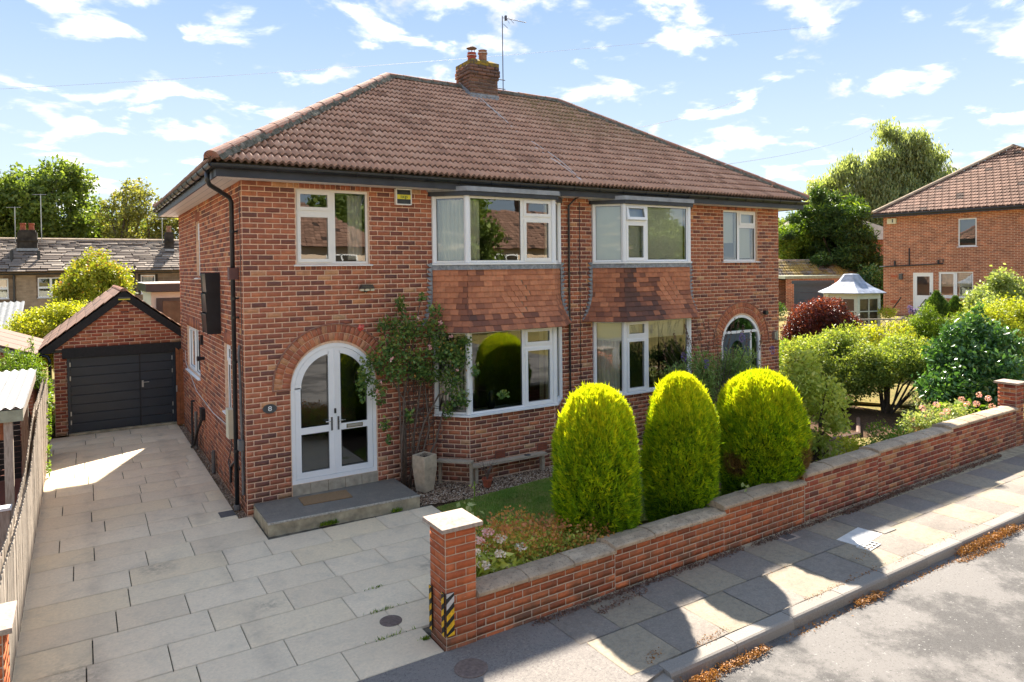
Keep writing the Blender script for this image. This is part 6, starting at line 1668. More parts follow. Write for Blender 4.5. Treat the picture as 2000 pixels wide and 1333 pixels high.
iv = bush('golden_juniper', 'feathery yellow-green conifer spilling over the far end of the fence', 'conifer', clumps_on((-3.2, 6.2, 1.80), (.50, .6, .30), 22, .20, seed=31)+[(-3.0, 6.4, 2.25, .07, .07, .25), (-3.4, 6.2, 2.15, .06, .06, .22), (-2.85, 5.9, 1.6, .14, .25, .15)], 1300, .08, 'leaf_fresh', (-3.1, 6.0, 0), 3, wid=.2, tlo=.1)
bush('ivy', 'trailing ivy hanging down the end of the fence beside the garage', 'climber', [(-2.67, 5.7-.3*i, 1.5-.26*i, .05, .16, .18) for i in range(6)]+[(-2.66, 6.0, 1.0, .06, .15, .6)], 1100, .05, 'leaf_fresh', (-2.66, 5.8, 0), 0, wid=.8)
bush('ivy', 'dark green creeper hanging under the lean-to roof', 'climber', [(-3.25, .9, .9, .08, .15, .5), (-3.4, 1.4, 1.2, .1, .2, .3)], 1300, .05, 'leaf_oak', (-3.3, 1.0, 0), 0, wid=.8)

# garage
gy0 = 7.93
ga = thing('garage', (-1.25, gy0, 0), 'small brick garage with dark slatted up-and-over door and tiled gable roof', 'garage')
ax, az_, ev = -1.22, 3.36, 2.0; gl_, gr_ = -2.96, .52
XG = frame((0, gy0, 0), (1, 0, 0), (0, -1, 0)); lst = []
def gslope(x): return az_-(az_-ev)/(ax-gl_)*abs(x-ax)
m = MB(XG); m.add([(-2.66, 0, 0), (-2.40, 0, 0), (-2.40, 0, 2.0), (-2.66, 0, 2.0)], [(0, 1, 2, 3)]); m.add([(-2.66, 0, 2.0), (.2, 0, 2.0), (ax, 0, 3.22)], [(0, 1, 2)]); m.add([(-2.66, 0, 0), (-2.66, -5.2, 0), (-2.66, -5.2, 2.1), (-2.66, 0, 2.1)], [(0, 1, 2, 3)])
m.add([(.2, 0, 0), (.2, -5.2, 0), (.2, -5.2, 2.1), (.2, 0, 2.1)], [(0, 1, 2, 3)]); m.add([(-2.66, -5.2, 0), (.2, -5.2, 0), (.2, -5.2, 2.1), (ax, -5.2, 3.3), (-2.66, -5.2, 2.1)], [(0, 1, 2, 3, 4)]); m.build('garage_wall', 'mortar', ga)
brick_row_wall(XG, -2.66, -2.40, 0, 24, None, lst, bl=.225, bh=.0822, tonef=rnd.random)
def gblk(zc, bh): h = (gslope(ax)-.17-zc)/((az_-ev)/(ax-gl_)); return [(-9, ax-h), (ax+h, 9)]
brick_row_wall(XG, -2.7, .3, 2.02, 16, gblk, lst, bl=.225, bh=.0822, tonef=rnd.random)
pieces(ga, lst, 'brick_garage', 'brick')
m = MB(XG); m.box(-2.50, .10, .01, .10, 1.80, 2.03); m.build('lintel', 'black_wood', ga)
m = MB(XG); m.box(-2.41, -2.345, -.02, .08, 0, 1.80); m.build('door_frame', 'garage_door_mat', ga); m = MB(XG); m.box(-.20, -.14, -.02, .08, 0, 1.80); m.build('door_frame', 'garage_door_mat', ga)
m = MB(XG); m.box(-.14, -.02, -.02, .03, 0, 1.9); m.build('door_frame', 'black_wood', ga)
gd = link(bpy.data.objects.new('garage_door', None), ga, Matrix.Translation((-1.3, gy0, 0)))
for (a, b) in ((-2.345, -.935), (-.905, -.20)):
    for i in range(8):
        z0 = .05+i*.2185; m = MB(XG); m.box(a, b, .0, .045, z0+.006, z0+.2125); m.build('door_panel', 'garage_door_mat', gd, bevel=.005)
m = MB(XG); m.box(-2.345, -.2, -.01, .03, .05, 1.8); m.box(-.935, -.905, .0, .05, .05, 1.8); m.build('door_mullion', 'rubber', gd)
m = MB(XG); m.box(-.885, -.845, .045, .06, .98, 1.14); hh = m.build('handle', 'steel', gd); m = MB(XG); m.tube([(-.865, .05, 1.10), (-.865, .09, 1.10), (-.73, .09, 1.10)], .010, 6); m.build('lever', 'steel', hh)
for z in (.25, .45, 1.28, 1.6):
    for xx in (-2.35, -.21): m = MB(XG); m.box(xx-.012, xx+.012, .08 if xx < -2 else .045, .088 if xx < -2 else .055, z, z+.1); m.build('hinge', 'steel', gd)
m = MB(XG); m.box(-2.40, -.14, -.02, .14, -.02, .045); m.build('sill', 'concrete', ga)
for s in (-1, 1):
    ex = gl_ if s < 0 else gr_-.02
    m = MB(XG); m.prism([(ax, az_-.02), (ex, ev-.03), (ex+(-s)*.22, ev-.075), (ax, az_-.225)], .012, .045, 'y'); m.build('barge_board', 'black_wood', ga)
tl = []
rows = int(math.hypot(ax-gl_, az_-ev)/.265)+1; ang = math.atan2(az_-ev, ax-gl_)
for s in (-1, 1):
    ex = gl_-.02 if s < 0 else gr_+.02
    X = frame((ex, gy0-.07, ev-.02), (0, 1, 0), (s*math.sin(ang), 0, math.cos(ang)), (-s*math.cos(ang), 0, math.sin(ang)))
    for r in range(rows):
        for c in range(20):
            t = c*.27-(0 if r % 2 else .0)
            M = X @ Matrix.Translation((t+.135, .022+rnd.uniform(0, .004), r*.245+.12)) @ Matrix.Rotation(-.07, 4, 'X') @ Matrix.Diagonal((.262, .016, .275, 1)); tl.append((M, rnd.random()))
pieces(ga, tl, 'ridge_tile' if False else 'far_tile', 'roof_tile')
m = MB(); m.prism([(gl_, ev-.03), (ax, az_-.03), (gr_, ev-.03)], gy0+.02, gy0+5.3, 'y'); m.build('roof_deck', 'mortar_dark', ga)
ridge_run((ax, gy0-.06, az_-.03), (ax, gy0+5.3, az_-.03), r=.085, par=ga, mort=False)
m = MB(XG); m.box(ax-.13, ax+.13, .045, .075, 3.135, 3.19); o = m.build('sensor_light', 'iron_grey', ga); m = MB(XG); m.box(ax-.125, ax+.125, .0755, .08, 3.122, 3.15); m.build('light_strip', 'alarm_yellow', o)
m = MB(XG)
for i in range(7): m.box(ax-.07+i*.024, ax-.055+i*.024, -.02, .006, 2.80, 2.85)
m.box(ax-.08, ax+.11, -.02, .0, 2.79, 2.86); m.build('air_brick', 'hopper_brown', ga)
gutter((-2.98, gy0+5.3, 1.94), (-2.98, gy0-.1, 1.94), par=ga, r=.05)
m = MB(); m.tube([(-2.98, gy0+.02, 1.93), (-2.78, gy0+.03, 1.86), (-2.74, gy0-.03, 1.75), (-2.74, gy0-.03, 0)], .035, 8); m.tube([(-2.98, gy0+.0, 1.95), (-2.45, gy0-.0, 1.97)], .035, 6); m.build('downpipe', 'black_gloss', ga)

# left outbuildings behind
sh = thing('brown_roof_shed', (-4.3, 8.6, 0), 'outbuilding with sloping brown felt sheet roof left of the garage', 'shed')
for i in range(4):
    m = MB(); y0 = 7.15+i*.95
    m.add([(-2.95, y0, 2.02+.005*i), (-2.95, y0+.95, 2.02+.005*i), (-5.6, y0+.95, 3.02+.005*i), (-5.6, y0, 3.02+.005*i), (-2.95, y0, 1.99), (-2.95, y0+.96, 1.99), (-5.6, y0+.96, 2.98), (-5.6, y0, 2.98)], [(0, 1, 2, 3), (4, 5, 6, 7), (0, 3, 7, 4), (1, 2, 6, 5), (0, 1, 5, 4)])
    m.build('roof_sheet', 'felt_brown', sh)
m = MB(); m.prism([(-5.6, 0), (-3.05, 0), (-3.05, 1.98), (-5.6, 2.95)], 7.25, 10.85, 'y'); m.build('shed_wall', 'brick_far_front', sh)
m = MB(); m.prism([(-5.6, 2.86), (-2.95, 1.87), (-2.95, 1.97), (-5.6, 2.96)], 7.16, 7.2, 'y'); m.build('fascia_board', 'lean_fascia', sh)
cg = thing('corrugated_roof_shed', (-4.6, 16, 0), 'shed with grey corrugated cement roof before the stone cottages', 'shed')
n = 60; vs = []
for i in range(n+1):
    x = -7+3.3*i/n; z = .03*math.cos(2*math.pi*x/.17); vs += [(x, 14.2, 1.95+z), (x, 17.2, 2.85+z)]
nobj('roof_sheet', vs, [(2*i, 2*i+2, 2*i+3, 2*i+1) for i in range(n)], 'corrugated_grey', cg, smooth=True)
m = MB(); m.prism([(14.3, 0), (17, 0), (17, 2.75), (14.3, 1.9)], -6.9, -3.8, 'x'); m.build('shed_wall', 'render_cream', cg)
bush('yellow_hedge', 'large bright yellow-green hedge behind the garage roof', 'hedge', clumps_on((-2.75, 13.6, 1.85), (1.15, 1.1, .95), 60, .4, seed=33), 1300, .075, 'leaf_yellow', (-2.75, 13.6, 0), 0, tlo=.0, thi=.85)
bush('maple_tree', 'small yellow and orange tinted tree in front of the stone cottages', 'tree', clumps_on((-1.65, 20, 3.0), (1.25, 1.2, 1.35), 56, .4, seed=34), 650, .11, 'leaf_maple', (-1.6, 20, 0), 7, thi=1, shell=.15)
bush('small_shrub', 'small orange tinted shrub behind the right slope of the garage roof', 'shrub', clumps_on((.25, 19.5, 3.0), (.35, .4, .3), 8, .16, seed=35), 700, .09, 'leaf_maple', (.2, 19.5, 0), 3, thi=1)

# stone cottages
co = thing('stone_cottages', (-2.5, 30, 0), 'long low row of stone cottages with stone slate roof behind the garage', 'cottage')
wins = [(-6.0, -5.05, 2.60, 3.56), (-3.88, -2.80, 2.60, 3.58), (-.45, .10, 3.02, 3.57), (.60, 1.28, 2.66, 3.64), (3.6, 4.6, 2.6, 3.6), (-9.5, -8.4, 2.6, 3.6)]
X = frame((0, 30, 0), (1, 0, 0), (0, -1, 0)); mb = MB(); backing(X, -14, 9, -.3, 3.95, wins, mb); mb.build('cottage_wall', 'stone_cottage', co)
m = MB(X); m.box(-4.75, -3.95, .0, .02, -.3, 3.72); m.box(-2.8, -2.5, 0, .02, -.3, 3.72); m.box(-4.75, -2.5, 0, .019, 0, 2.55) ; m.build('brick_panel', 'stone_smooth', co)
m = MB(); m.prism([(30.45, -.3), (36, -.3), (36, 3.9), (33, 5.45), (30.45, 4.0)], -14, 9, 'x'); 
m.v = m.v; m.build('cottage_body', 'stone_cottage', co)
for (a, b, c, d) in wins:
    w = window(co, X, a, b, c, d, [(a, (a+b)/2, (c+d)/2, d, 'fix'), ((a+b)/2, b, (c+d)/2, d, 'fix'), (a, (a+b)/2, c, (c+d)/2, 'fix'), ((a+b)/2, b, c, (c+d)/2, 'fix')] if a > -5.5 and a < .5 else [(a, b, (c+d)/2, d, 'fix'), (a, b, c, (c+d)/2, 'fix')], rec=-.02, fr=.07, sill_ext=.03)
    m = MB(X); m.box(a, b, -.30, -.25, c, d); m.build('window_back', 'room_wall', w)
    if a < -5.5 or 0.5 < a < 1: curtain(X, a+.1, b-.1, c+.05, d-.05, -.15, w, 'curtain_white', folds=3)
m = MB(X); m.box(.48, .60, 0, .03, 2.6, 3.7); m.box(1.28, 1.40, 0, .03, 2.6, 3.7); m.build('window_jamb', 'stone_dark', co)
tl = []; ang = math.atan2(5.55-3.87, 3.2); Ls = math.hypot(1.68, 3.2); z = 0; r = 0; g_ = .26
Xs = frame((0, 29.82, 3.84), (1, 0, 0), (0, -math.sin(ang), math.cos(ang)), (0, math.cos(ang), math.sin(ang)))
while z < Ls:
    x = -14-rnd.random()
    while x < 9.3:
        w_ = rnd.uniform(.4, .95); M = Xs @ Matrix.Translation((x+w_/2, .05+rnd.uniform(-.018, .022), z+g_*.55)) @ Matrix.Rotation(.20, 4, 'X') @ Matrix.Rotation(rnd.uniform(-.015, .015), 4, 'Y') @ Matrix.Diagonal((w_-.03, .07, g_*1.2, 1)); tl.append((M, min(1, max(0, rnd.gauss(.5, .25))))); x += w_
    z += g_; g_ = max(.17, g_*.965); r += 1
pieces(co, tl, 'cottage_slate', 'stone_slate')
m = MB(); m.tube([(-14, 33, 5.56), (9.3, 33, 5.56)], .12, 6); m.build('ridge', 'coping', co)
gutter((-14, 29.72, 3.80), (-2.9, 29.72, 3.80), par=co, r=.07); gutter((-2.9, 29.72, 3.80), (9, 29.72, 3.80), par=co, r=.05)
for x in (-4.82, .32): m = MB(); m.tube([(x, 29.88, 4.15 if x > 0 else 3.75), (x, 29.88, 0)], .045, 6); m.build('downpipe', 'black_gloss', co)
for (x, hh, w_) in ((-4.35, 6.0, .42), (2.18, 6.0, .22)):
    ch = link(bpy.data.objects.new('chimney', None), co, Matrix.Translation((x, 32, 5))); m = MB(); m.box(x-w_, x+w_, 31.7, 32.3, 4.9, hh-.1); m.box(x-w_*.85, x+w_*.85, 31.75, 32.25, hh-.1, hh+.02); m.box(x-w_-.04, x+w_+.04, 31.65, 32.35, 5.45, 5.52); m.build('stack', 'stone_dark', ch)
    m = MB(); m.box(x-w_-.03, x+w_+.03, 31.6, 31.69, 4.95, 5.08); m.build('lead_flashing', 'lead_slab', ch)
    for px in ((x-.18, x+.18) if w_ > .3 else (x,)):
        m = MB(); m.lathe([(.13, hh), (.11, hh+.3), (.14, hh+.32), (.12, hh+.38)], (px, 32), 10); m.build('chimney_pot', 'pot_buff' if w_ < .3 else 'terracotta', ch)
for x in (-4.95, -3.85): m = MB(); m.tube([(x, 30.9, 4.4), (x, 30.9, 4.95)], .07, 8); m.build('soil_pipe', 'black_gloss', co)
for i, (x, top, lab) in enumerate(((-4.85, 7.6, 'thin pole aerial left of the wide cottage chimney'), (-3.75, 8.3, 'tall whitish aerial pole right of the wide cottage chimney'), (1.85, 7.2, 'thin aerial pole beside the narrow cottage chimney'))):
    t = thing('cottage_aerial', (x, 32, 5.4), lab, 'aerial'); m = MB(); m.tube([(x, 32, 5.4), (x, 32, top-.4)], .022, 5); m.build('mast', 'steel', t)
    m = MB(); m.tube([(x-.35, 32, top-.45), (x+.25, 32, top-.42)], .012, 4); [m.tube([(x-.3+k*.1, 31.85, top-.44), (x-.3+k*.1, 32.15, top-.44)], .008, 4) for k in range(6)]; m.build('antenna', 'steel', t)

# trees behind on the left
def tree(name, label, base, cl, per, size, mat, tr0, group=None, nl=9, wid=.6, droop=0, shell=.3, tlo=.05, thi=.95, fork=.35):
    t = thing(name, base, label, 'tree', group); crown(cl, per, size, mat, t, 'crown', wid=wid, shell=shell, droop=droop, tlo=tlo, thi=thi)
    tops = [c for c in sorted(cl, key=lambda c: rnd.random())[:nl]]; limbs(base, tops, tr0, t, fork=fork, jig=.8); return t
G1 = 'trees behind the stone cottages'
tree('oak_tree', 'large rounded dark green tree at the far left above the cottage roof', (-4.2, 48, 0), clumps_on((-4.1, 48, 8.2), (3.3, 3.0, 3.7), 90, .80, seed=41), 80, .28, 'leaf_oak', .35, G1, 14)
tree('oak_tree', 'second dark green tree cut by the left picture edge', (-9.5, 50, 0), clumps_on((-8.6, 50, 8.0), (3.6, 3, 3.6), 60, 1.0, seed=42), 110, .30, 'leaf_oak', .35, G1)
tree('ash_tree', 'sparse pale yellowish tree with bare twigs showing, right of the big oak', (1.4, 46, 0), clumps_on((1.4, 46, 7.6), (2.5, 2.4, 2.9), 66, .62, seed=43), 75, .22, 'leaf_light', .28, G1, 22)
tree('ash_tree', 'lower light green tree seen between the narrow cottage chimney and the roof eaves', (4.6, 47, 0), clumps_on((4.7, 47, 6.0), (2.2, 2, 2.4), 44, .7, seed=44), 100, .25, 'leaf_light', .25, G1)
tree('dark_tree', 'dark green tree low behind the cottage ridge between the two chimneys', (-.2, 52, 0), clumps_on((-.2, 52, 5.8), (3.2, 2, 2.6), 50, .9, seed=45), 110, .30, 'leaf_oak', .3, G1)
tree('dark_tree', 'dark evergreen glimpsed behind the house eaves on the left', (7.5, 50, 0), clumps_on((8, 50, 5.5), (3, 2, 3.0), 44, .9, seed=46), 110, .30, 'leaf_dark', .3, G1)
tree('far_tree', 'low dark tree filling the gap behind the left cottage chimney', (-12, 60, 0), clumps_on((-10, 60, 5.5), (8, 3, 3.0), 90, 1.3, seed=47), 60, .4, 'leaf_oak', .3, G1)

# ================================================================ RIGHT SIDE BUILDINGS
GA_ = 1.25
nh = thing('neighbour_house', (32, 5, GA_), 'neighbouring red brick house at the right edge with brown hipped roof and white back door', 'house')
Aw = Vector((31.57, 7.93, 0)); Uw = Vector((.136, -.99, 0)).normalized(); Nw = Vector((Uw.y, -Uw.x, 0)); XN = frame(Aw, Uw, Nw)
def pN(u, n_, z): return XN @ Vector((u, n_, z))
def uvN(x, y): d = Vector((x, y, 0))-Aw; return d.dot(Uw)
wn = [(2.35, 3.40, GA_-.02, 3.37), (3.75, 5.45, 2.20, 3.36), (4.9, 5.75, 4.60, 5.90)]
# positions along the wall are taken from the picture
wn = [(1.35, 2.22, 1.30, 3.33), (2.45, 3.85, 2.18, 3.36), (3.25, 3.98, 4.52, 5.80)]
m = MB(); backing(XN, 0, 8.3, .3, 6.06, wn, m, .15); m.build('house_wall', 'brick_far_side', nh)
m = MB(XN); m.box(0, 8.3, -8, -.2, .3, .4); m.add([(0, 0, .3), (0, -9, .3), (0, -9, 6.06), (0, 0, 6.06)], [(0, 1, 2, 3)]); m.add([(8.3, 0, .3), (8.3, -9, .3), (8.3, -9, 6.06), (8.3, 0, 6.06)], [(0, 1, 2, 3)]); m.build('house_wall', 'brick_far_front', nh)
for k_, (a, b, c, d) in enumerate(wn):
    if k_ == 0:
        dN = link(bpy.data.objects.new('back_door', None), nh, Matrix.Translation(pN((a+b)/2, 0, c)))
        m = MB(XN); m.ring(a, b, c, d, .06, -.08, -.01); m.build('door_frame', 'upvc', dN)
        m = MB(XN); m.box(a+.06, b-.06, -.07, -.03, c+.06, c+.95); m.box(a+.06, a+.16, -.07, -.03, c+.95, d-.06); m.box(b-.16, b-.06, -.07, -.03, c+.95, d-.06); m.box(a+.16, b-.16, -.07, -.03, d-.18, d-.06); m.build('door_leaf', 'upvc', dN)
        m = MB(XN); m.add([(a+.16, -.05, c+.95), (b-.16, -.05, c+.95), (b-.16, -.05, d-.18), (a+.16, -.05, d-.18)], [(0, 1, 2, 3)]); m.build('pane', 'glass', dN)
        m = MB(XN); m.box(b-.13, b-.09, -.03, .02, c+.98, c+1.1); m.build('handle', 'black_gloss', dN)
        m = MB(XN); m.box(a+.1, b-.1, -.145, -.12, c, d-.1); m.build('door_back', 'room_wall', dN)
    else:
        cells = [(a, (a+b)/2, c, d, 'sash'), ((a+b)/2, b, c, d, 'fix')] if k_ == 1 else [(a, b, c, d, 'fix')]
        w = window(nh, XN, a, b, c, d, cells, rec=-.03, fr=.07)
        m = MB(XN); m.box(a+.05, b-.05, -.145, -.13, c+.05, d-.05); m.build('window_back', 'room_wall', w)
        if k_ == 1: curtain(XN, a+.1, b-.1, c+.5, d-.05, -.11, w, 'curtain_white', amp=.01, folds=10)
m = MB(XN); m.tube([(-.15, .06, 3.62), (2.65, .06, 3.74), (2.65, .06, 3.95)], .03, 6); m.tube([(1.2, .05, 3.7), (1.2, .05, 4.5)], .03, 6); m.tube([(.55, .05, 3.65), (.55, .05, 3.9)], .045, 6); m.tube([(2.45, .05, 3.74), (2.45, .05, 3.92)], .05, 6); m.build('waste_pipe', 'black_gloss', nh)
m = MB(XN); m.box(.22, .62, .0, .12, 5.72, 5.98); o = m.build('vent_box', 'plastic_cream', nh); m = MB(XN); m.box(.45, .50, .121, .125, 5.78, 5.95); m.build('vent_slot', 'black_gloss', o)
m = MB(XN); m.box(.75, .90, .0, .12, 3.0, 3.28); m.build('wall_lamp', 'iron_grey', nh)
m = MB(XN); m.tube([(.5, .3, 1.5), (.95, .35, 2.15)], .03, 6); m.build('handrail', 'black_gloss', nh); m = MB(XN); m.tube([(1.5, .5, 1.3), (2.1, .55, 2.1)], .03, 6); m.build('handrail', 'black_gloss', nh)
for (u, z) in ((.35, 3.1), (.35, 1.85)): m = MB(XN); m.box(u, u+.3, .005, .02, z, z+.12); m.build('air_brick', 'brick_garage', nh)
# its roof: slope facing us + hip
ev = .35; ze = 6.22; ul, ur = -ev, 8.6; apz = 9.35; up_, np_ = 4.25, -4.3
m = MB(XN); m.add([(ul, ev, ze), (ur, ev, ze), (up_, np_, apz), (ul, -9.0, ze), (ur, -9, ze)], [(0, 1, 2), (0, 2, 3), (1, 2, 4)]); m.add([(up_, np_, apz), (up_+.2, -12, apz), (ul, -12, ze), (ul, -8.9, ze)], [(0, 1, 2, 3)]); m.add([(up_, np_, apz), (up_+.2, -12, apz), (ur, -12, ze), (ur, -8.9, ze)], [(0, 1, 2, 3)]); m.build('roof_deck', 'far_tile', nh)
La = math.hypot(ev-np_, apz-ze); an = math.atan2(apz-ze, ev-np_)
XT = XN @ Matrix(((1, 0, 0, ul), (0, -math.cos(an), math.sin(an), ev+.02), (0, math.sin(an), math.cos(an), ze), (0, 0, 0, 1)))
tl = []; nr_ = 20; gg = La/nr_
for r in range(nr_):
    v = r*gg; k0 = v/La*(up_-ul); k1 = (ur-ul)-v/La*(ur-up_); u = k0
    while u < k1:
        w_ = min(.30, k1-u); 
        if w_ > .06: tl.append((XT @ Matrix.Translation((u+w_/2, v+gg*.55, .03)) @ Matrix.Rotation(-.10, 4, 'X') @ Matrix.Diagonal((w_*.93, gg*1.08, .03, 1)), min(1, max(0, rnd.gauss(.5, .25)))))
        u += .30
TV = []; TF = []
K = 4
for i in range(2*K+1):
    q = -.5+i/(2*K); zz = .7*abs(math.cos(math.pi*(q+.5)*2)); TV += [(q, -.5, zz-.5), (q, -.5, zz+.3), (q, .5, zz+.3)]
for i in range(2*K): a = 3*i; TF += [(a, a+3, a+4, a+1), (a+1, a+4, a+5, a+2)]
LP = [.15, 1.0]*(2*K)  # lips of the far tiles darkened too, a painted shadow line per course
pieces(nh, tl, 'far_tile', 'roof_tile', unit=(TV, TF), lip=LP)
ridge_run(pN(ul, ev, ze+.05), pN(up_, np_, apz+.05), r=.13, par=nh, mort=False, mat='coping'); ridge_run(pN(up_, np_, apz+.05), pN(up_+.2, -11, apz+.05), r=.13, par=nh, mort=False, mat='coping')
gutter(pN(ur, ev+.06, ze-.06), pN(ul-.05, ev+.06, ze-.06), par=nh, r=.06); m = MB(XN); m.box(ul, ur, .0, ev, ze-.16, ze-.14); m.build('soffit', 'upvc', nh); m = MB(XN); m.box(ul, ur, ev, ev+.02, ze-.18, ze); m.build('fascia', 'black_gloss', nh)

# summerhouse
smh = thing('summerhouse', (23.9, 4.6, .7), 'pale green hexagonal summerhouse with flared grey roof', 'summerhouse')
ctr = Vector((24.0, 4.95, 0)); Rr = 1.08; ang0 = math.atan2(-fw.x, -fw.y)
pts = [(ctr.x+Rr*math.cos(t)*1.0, ctr.y+Rr*math.sin(t)) for t in [R(-32+15)+k*math.pi/3+math.pi for k in range(6)]]
for i in range(6):
    p, q = Vector((*pts[i], 0)), Vector((*pts[(i+1) % 6], 0)); U = (q-p).normalized(); Nn = Vector((U.y, -U.x, 0)); X = frame(p, U, Nn); L_ = (q-p).length
    pan = link(bpy.data.objects.new('wall_panel', None), smh, Matrix.Translation((p+q)/2))
    m = MB(X)
    m.box(0, L_, -.04, 0, .7, 1.45); m.box(0, L_, -.04, 0, 2.42, 2.66); m.box(0, .12, -.04, 0, 1.45, 2.42); m.box(L_-.12, L_, -.04, 0, 1.45, 2.42)
    if i in (3,):
        for k in range(12): m.box(.12, L_-.12, -.03, -.005+.01*(k % 2), 1.45+.08*k, 1.45+.08*k+.075)
    m.build('panel_board', 'sage_paint', pan)
    if i not in (3,):
        nb = 2 if i != 5 else 4; m = MB(X)
        for k in range(1, nb): m.box(.12+(L_-.24)*k/nb-.018-.015*(k % 2 == 0), .12+(L_-.24)*k/nb+.018+.015*(k % 2 == 0), -.03, .006, 1.45, 2.42)
        m.box(.12, L_-.12, -.03, .005, 1.92, 1.955); m.build('glazing_bar', 'sage_paint', pan)
        m = MB(X); m.add([(.12, -.03, 1.45), (L_-.12, -.03, 1.45), (L_-.12, -.03, 2.42), (.12, -.03, 2.42)], [(0, 1, 2, 3)]); m.build('pane', 'summer_glass', pan)
for i in range(6):
    m = MB(); t0, t1 = [R(-32+15)+k*math.pi/3+math.pi for k in (i, i+1)]
    prof2 = [(1.30, 2.66), (.85, 2.86), (.52, 3.08), (.30, 3.36), (.26, 3.38)]
    for k in range(4):
        for sg in range(1):
            A_ = [(ctr.x+prof2[k][0]*math.cos(t), ctr.y+prof2[k][0]*math.sin(t), prof2[k][1]) for t in (t0, t1)]; B_ = [(ctr.x+prof2[k+1][0]*math.cos(t), ctr.y+prof2[k+1][0]*math.sin(t), prof2[k+1][1]+.0) for t in (t1, t0)]
            m.add(A_+B_, [(0, 1, 2, 3)]); A2 = [(a[0], a[1], a[2]-.03) for a in A_]; m.add(A_+A2[::-1], [(0, 1, 2, 3)])
    m.add([(ctr.x+.26*math.cos(t0), ctr.y+.26*math.sin(t0), 3.38), (ctr.x+.26*math.cos(t1), ctr.y+.26*math.sin(t1), 3.38), (ctr.x, ctr.y, 3.40)], [(0, 1, 2)]); m.build('roof_panel', 'summer_roof', smh)
m = MB(); m.prism(pts, .5, .7, 'z'); m.build('base', 'old_wood', smh)

# far garages
fg = thing('flat_roof_garage', (32.5, 12, 1.1), 'flat roofed brick garage with dark blue-grey door behind the summerhouse', 'garage')
pA, pB = Vector((30.9, 13.0, 0)), Vector((33.6, 11.3, 0)); U = (pB-pA).normalized(); Nn = Vector((U.y, -U.x, 0)); X = frame(pA, U, Nn); L_ = (pB-pA).length
a, b = .45, 2.55; m = MB(); backing(X, 0, L_, .3, 3.0, [(a, b, .3, 2.72)], m, .1); m.X = X; m.add([(L_, 0, .3), (L_+.5, -6, .3), (L_+.5, -6, 3.0), (L_, 0, 3.0)], [(0, 1, 2, 3)]); m.build('garage_wall', 'brick_far_front', fg)
m = MB(X); m.box(a-.12, b+.12, -.02, .03, 2.72, 2.9); m.ring(a, b, .3, 2.72, .09, -.08, -.01); m.build('door_frame', 'door_grey_blue', fg)
for i in range(5): m = MB(X); m.box(a+.09, b-.09, -.09, -.05, .5+i*.43, .5+i*.43+.42); m.build('door_panel', 'door_grey_blue', fg)
m = MB(X); m.prism([(-.05, 3.0), (L_+.08, 3.0), (L_+.08, 3.16), (-.05, 3.16)], .06, -6, 'y'); m.build('roof_slab', 'lean_fascia', fg)
fg2 = thing('tiled_roof_garage', (33, 15, 1.1), 'low building with mossy brown tiled roof behind the flat roofed garage', 'garage')
pA = Vector((31.0, 15.2, 0)); U = Vector((.83, -.55, 0)).normalized(); Nn = Vector((U.y, -U.x, 0)); X = frame(pA, U, Nn)
m = MB(X); m.prism([(0, .3), (0, 2.9), (-1.6, 3.95), (-3.2, 2.9), (-3.2, .3)], 0, 6.5, 'x'); m.build('building_wall', 'brick_far_front', fg2)
tl = []; an = math.atan2(1.12, 1.75); Xt = X @ Matrix(((1, 0, 0, -.1), (0, -math.cos(an), math.sin(an), .15), (0, math.sin(an), math.cos(an), 2.88), (0, 0, 0, 1)))
for r in range(7):
    for c in range(22): tl.append((Xt @ Matrix.Translation((c*.3+.15, r*.3+.16, .04)) @ Matrix.Rotation(-.12, 4, 'X') @ Matrix.Diagonal((.28, .33, .04, 1)), rnd.random()))
pieces(fg2, tl, 'far_tile_grey', 'roof_tile', unit=(TV, TF), lip=LP)
m = MB(X); m.tube([(-.1, -1.6, 4.0), (6.5, -1.6, 4.0)], .10, 6); m.build('ridge', 'coping', fg2)
hh_ = thing('far_house', (40, 17, 1.2), 'distant hipped dark tiled roof seen between the houses and the big conifer', 'house')
pc = Vector((39.3, 17.6, 0)); m = MB(frame(pc, U, Nn)); m.add([(-2.6, 3, 5.3), (6, 3, 5.3), (2.4, 0, 7.2), (-2.6, -3, 5.3), (6, -3, 5.3), (-.4, 0, 7.2)], [(0, 1, 2, 5), (0, 5, 3), (1, 2, 4), (3, 4, 2, 5)]); m.build('roof', 'far_slate', hh_)
m = MB(frame(pc, U, Nn)); m.box(-2.4, 5.8, -2.8, 2.8, .5, 5.35); m.build('house_wall', 'brick_far_front', hh_)
bush('fresh_green_tree', 'bright green leafy tree beside the right gable above the mossy roof', 'tree', clumps_on((36.9, 16.4, 5.2), (2.0, 1.4, 1.5), 50, .6, seed=51), 420, .16, 'leaf_fresh', (36.9, 16.4, 1), 5, tlo=0)
bush('green_bush', 'small dark bush beside the flat roofed garage wall', 'shrub', [(27.5, 12.0, 1.6, .7, .6, .5), (28.2, 11.6, 1.5, .6, .5, .45)], 700, .10, 'leaf_dark', (27.8, 12, 1), 0)
bush('lime_shrub', 'lime green shrub against the right corner of the houses', 'shrub', clumps_on((16.9, 3.5, .8), (.4, .5, .6), 12, .25, seed=52), 900, .10, 'leaf_fresh', (18.2, 3.6, .3), 0, tlo=.3)
